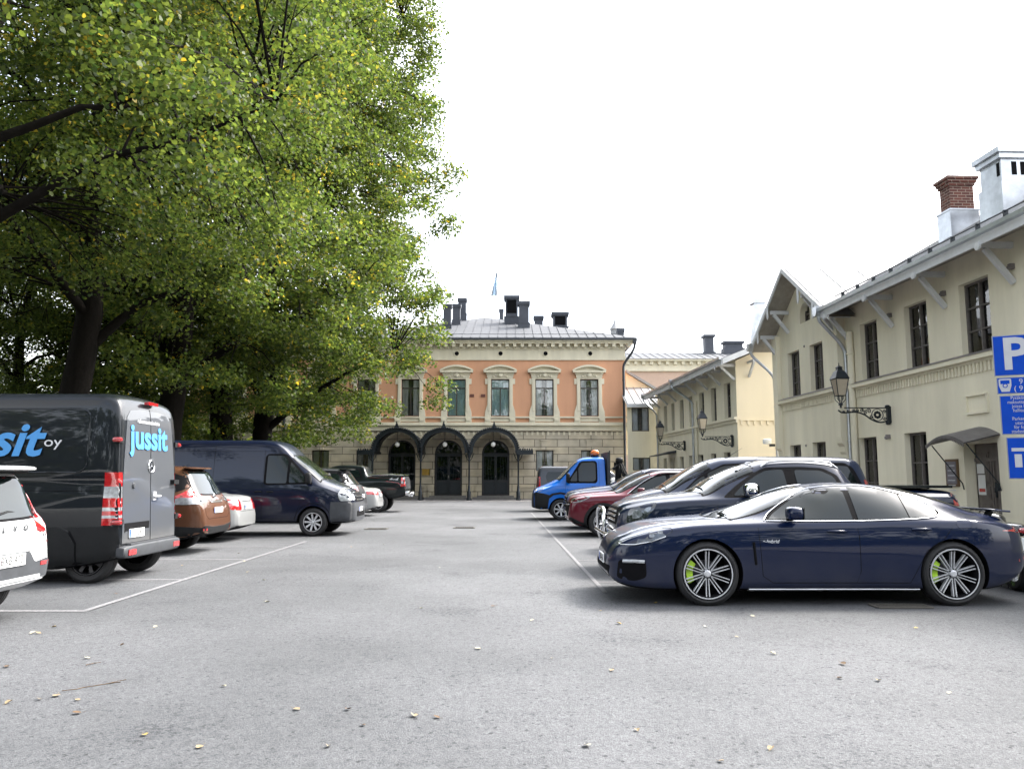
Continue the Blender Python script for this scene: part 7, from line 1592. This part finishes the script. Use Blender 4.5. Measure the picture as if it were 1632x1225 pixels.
def tree_data(seed, h, zb, R, r0, ncl, nper, size, lean=(0,0), top_pow=.55, hexa=False, limb0=.2, bottom=.75, low_drop=None, spread=(1.05,1.05,.55), cut=None):
    """trunk mesh + crown mesh in local coordinates; crown envelope radius R between zb and h"""
    r = random.Random(seed); mb = MB()
    def axis(z): t = z/h; return Vector((lean[0]*t+.25*math.sin(z*.6+seed)*min(1,t*3), lean[1]*t+.2*math.cos(z*.5+seed)*min(1,t*3), z))
    zs = [0,.25,.7,1.5]+[1.5+(h*.86-1.5)*i/12 for i in range(1,13)]
    def tr(z): return r0*(1+.55*math.exp(-z*2.6))*(1-.93*(z/(h*.86))**1.1)+.02
    pts = [axis(z) for z in zs]; mb.tube(pts, [tr(z) for z in zs], 14)
    def env(z):
        t = (z-zb)/(h-zb); t = max(0, min(1, t)); return R*min(1, (bottom+(1-bottom)*(t/.22)))*(max(0, 1-t**3.2))**top_pow if t < .999 else .2
    limbs = []
    nl = 17
    for i in range(nl):
        z0 = max(2.2, h*(limb0+.62*i/nl)+r.uniform(-.4,.4)); a = i*2.4+r.uniform(-.4,.4); p0 = axis(z0)
        zt = z0+r.uniform(.12,.30)*h*(1 if i > 3 else .55); zt = min(zt, h*.95); L_ = env(zt)*r.uniform(.68,.86)
        d = Vector((math.cos(a), math.sin(a), 0)); P = [p0]
        for k in range(1, 7):
            t = k/6; P.append(p0+d*L_*t+Vector((0,0,(zt-z0)*(t**.75)))+Vector((r.uniform(-.2,.2), r.uniform(-.2,.2), r.uniform(-.15,.15))))
        rr = tr(z0)*.40; mb.tube(P, [rr*(1-.97*k/6)+.01 for k in range(7)], 8); limbs.append((P, rr))
    LP = [p for L_ in limbs for p in L_[0][2:]]+[axis(z) for z in zs[6:]]
    cents = []
    while len(cents) < ncl:
        z = zb+(h-zb)*r.random()**.9; a = r.uniform(0, 2*math.pi); e = env(z); q = (r.random()**.42); lump = 1+.06*math.sin(3*a+z*.7+seed)+.05*math.sin(5*a-z*1.1)+r.uniform(-.05,.05)
        p = axis(z)+Vector((math.cos(a)*e*q*lump, math.sin(a)*e*q*lump, 0))
        if q < .38 and r.random() < .8: continue
        if cut and cut(p): continue
        cents.append(p)
    LPa = np.array([tuple(p) for p in LP])
    for i, p in enumerate(cents):
        dd = ((LPa-np.array(tuple(p)))**2*np.array([1,1,1.5])).sum(1)+np.where(LPa[:,2] > p.z, 3, 0); q = Vector(LPa[int(dd.argmin())])
        m_ = (p+q)/2+Vector((0,0,.25)); mb.tube([q, m_, p+Vector((0,0,-.05))], [.035,.022,.008], 5, caps=False)
        for k in range(2): mb.tube([m_.lerp(p, .5), p+Vector((r.uniform(-.8,.8), r.uniform(-.8,.8), r.uniform(-.35,.2)))], [.012,.004], 4, caps=False)
    return mb.mesh('trunk', BARK, 60), crown_mesh('crown', [tuple(p) for p in cents], nper, size, seed, spread, hexa)
def plant(label, x, y, data, rz=0, sc=1, group='linden trees in a row beside the parked vans'):
    t = thing('linden_tree', label, 'tree', (x, y, 0), rz, group); link('trunk', data[0], t); link('crown', data[1], t); t.scale = (sc, sc, sc); return t
nearT = tree_data(11, 18.5, 6.6, 7.8, .42, 380, 340, .088, lean=(1.2,.5), hexa=True, limb0=.36, bottom=.8)
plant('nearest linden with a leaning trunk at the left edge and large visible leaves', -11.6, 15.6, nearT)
tA = tree_data(23, 24, 6.6, 8.0, .46, 330, 250, .115, lean=(1.4,.3), limb0=.2)
tB = tree_data(35, 30, 4.6, 8.6, .50, 640, 270, .135, lean=(.6,.2), limb0=.16, top_pow=.45)
tC = tree_data(47, 38, 3.1, 9.3, .50, 1050, 290, .15, lean=(.3,0), limb0=.10, top_pow=.38, bottom=.93, cut=lambda p: p.x > 4.6 and p.z < 4.1+(p.x-4.6)*.42 and p.y > -6)
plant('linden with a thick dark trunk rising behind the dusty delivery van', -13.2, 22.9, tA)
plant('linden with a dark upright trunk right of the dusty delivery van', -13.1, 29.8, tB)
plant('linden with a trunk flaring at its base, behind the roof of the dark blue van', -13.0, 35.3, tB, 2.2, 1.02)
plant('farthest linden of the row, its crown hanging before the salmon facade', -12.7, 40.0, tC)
for (x, y, rz, sc, lab) in ((-20,31,1.0,.62,'park linden deep behind the dusty van, left of the upright trunk'), (-24,24,2.0,.6,'park linden at the far left behind the nearest linden'), (-27,36,4.0,.62,'park linden in the second rank behind the row'), (-34,30,5.2,.66,'park linden furthest to the left beyond the second rank'), (-21,45,3.1,.62,'park linden beside the left end of the salmon building'), (-33,48,.6,.75,'park linden closing the view at the back of the park')):
    plant(lab, x, y, tA, rz, sc, 'park trees behind the row')
# low undergrowth and bushes of the park
rb = random.Random(9); cents = []
for k in range(420):
    a = rb.uniform(-60,-14.5); b = rb.uniform(40,62) if a > -24 else rb.uniform(34,62)
    if a > -21.5 and b > 50: continue
    if a > -17 and b < 46: continue
    cents.append((a, b, rb.uniform(.6,7.5)))
tag(link('undergrowth', crown_mesh('undergrowth', cents, 260, .24, 5, (2.0,2.0,1.3))), 'dark green bushes and undergrowth filling the back of the park', 'bushes', kind='stuff')
# wood across the street behind the camera, seen mirrored in the car flanks and windows
cents = [(rb.uniform(-75,75), rb.uniform(-50,-38), rb.uniform(1,20)) for k in range(900)]
tag(link('far_wood', crown_mesh('far_wood', cents, 70, .75, 6, (2.4,2.4,1.6))), 'belt of tall trees across the street, mirrored in the car windows', 'trees', kind='stuff')
# sprouts at the trunk feet
cents = [(-12.6+rb.uniform(-.6,.7), y+rb.uniform(-.6,.6), rb.uniform(.8,4.2)) for y in (35.3, 40.2) for k in range(16)]
tag(link('sprouts', crown_mesh('sprouts', cents, 90, .13, 8, (.35,.35,.3))), 'leafy shoots sprouting from the feet of the two far trunks', 'shoots', kind='stuff')
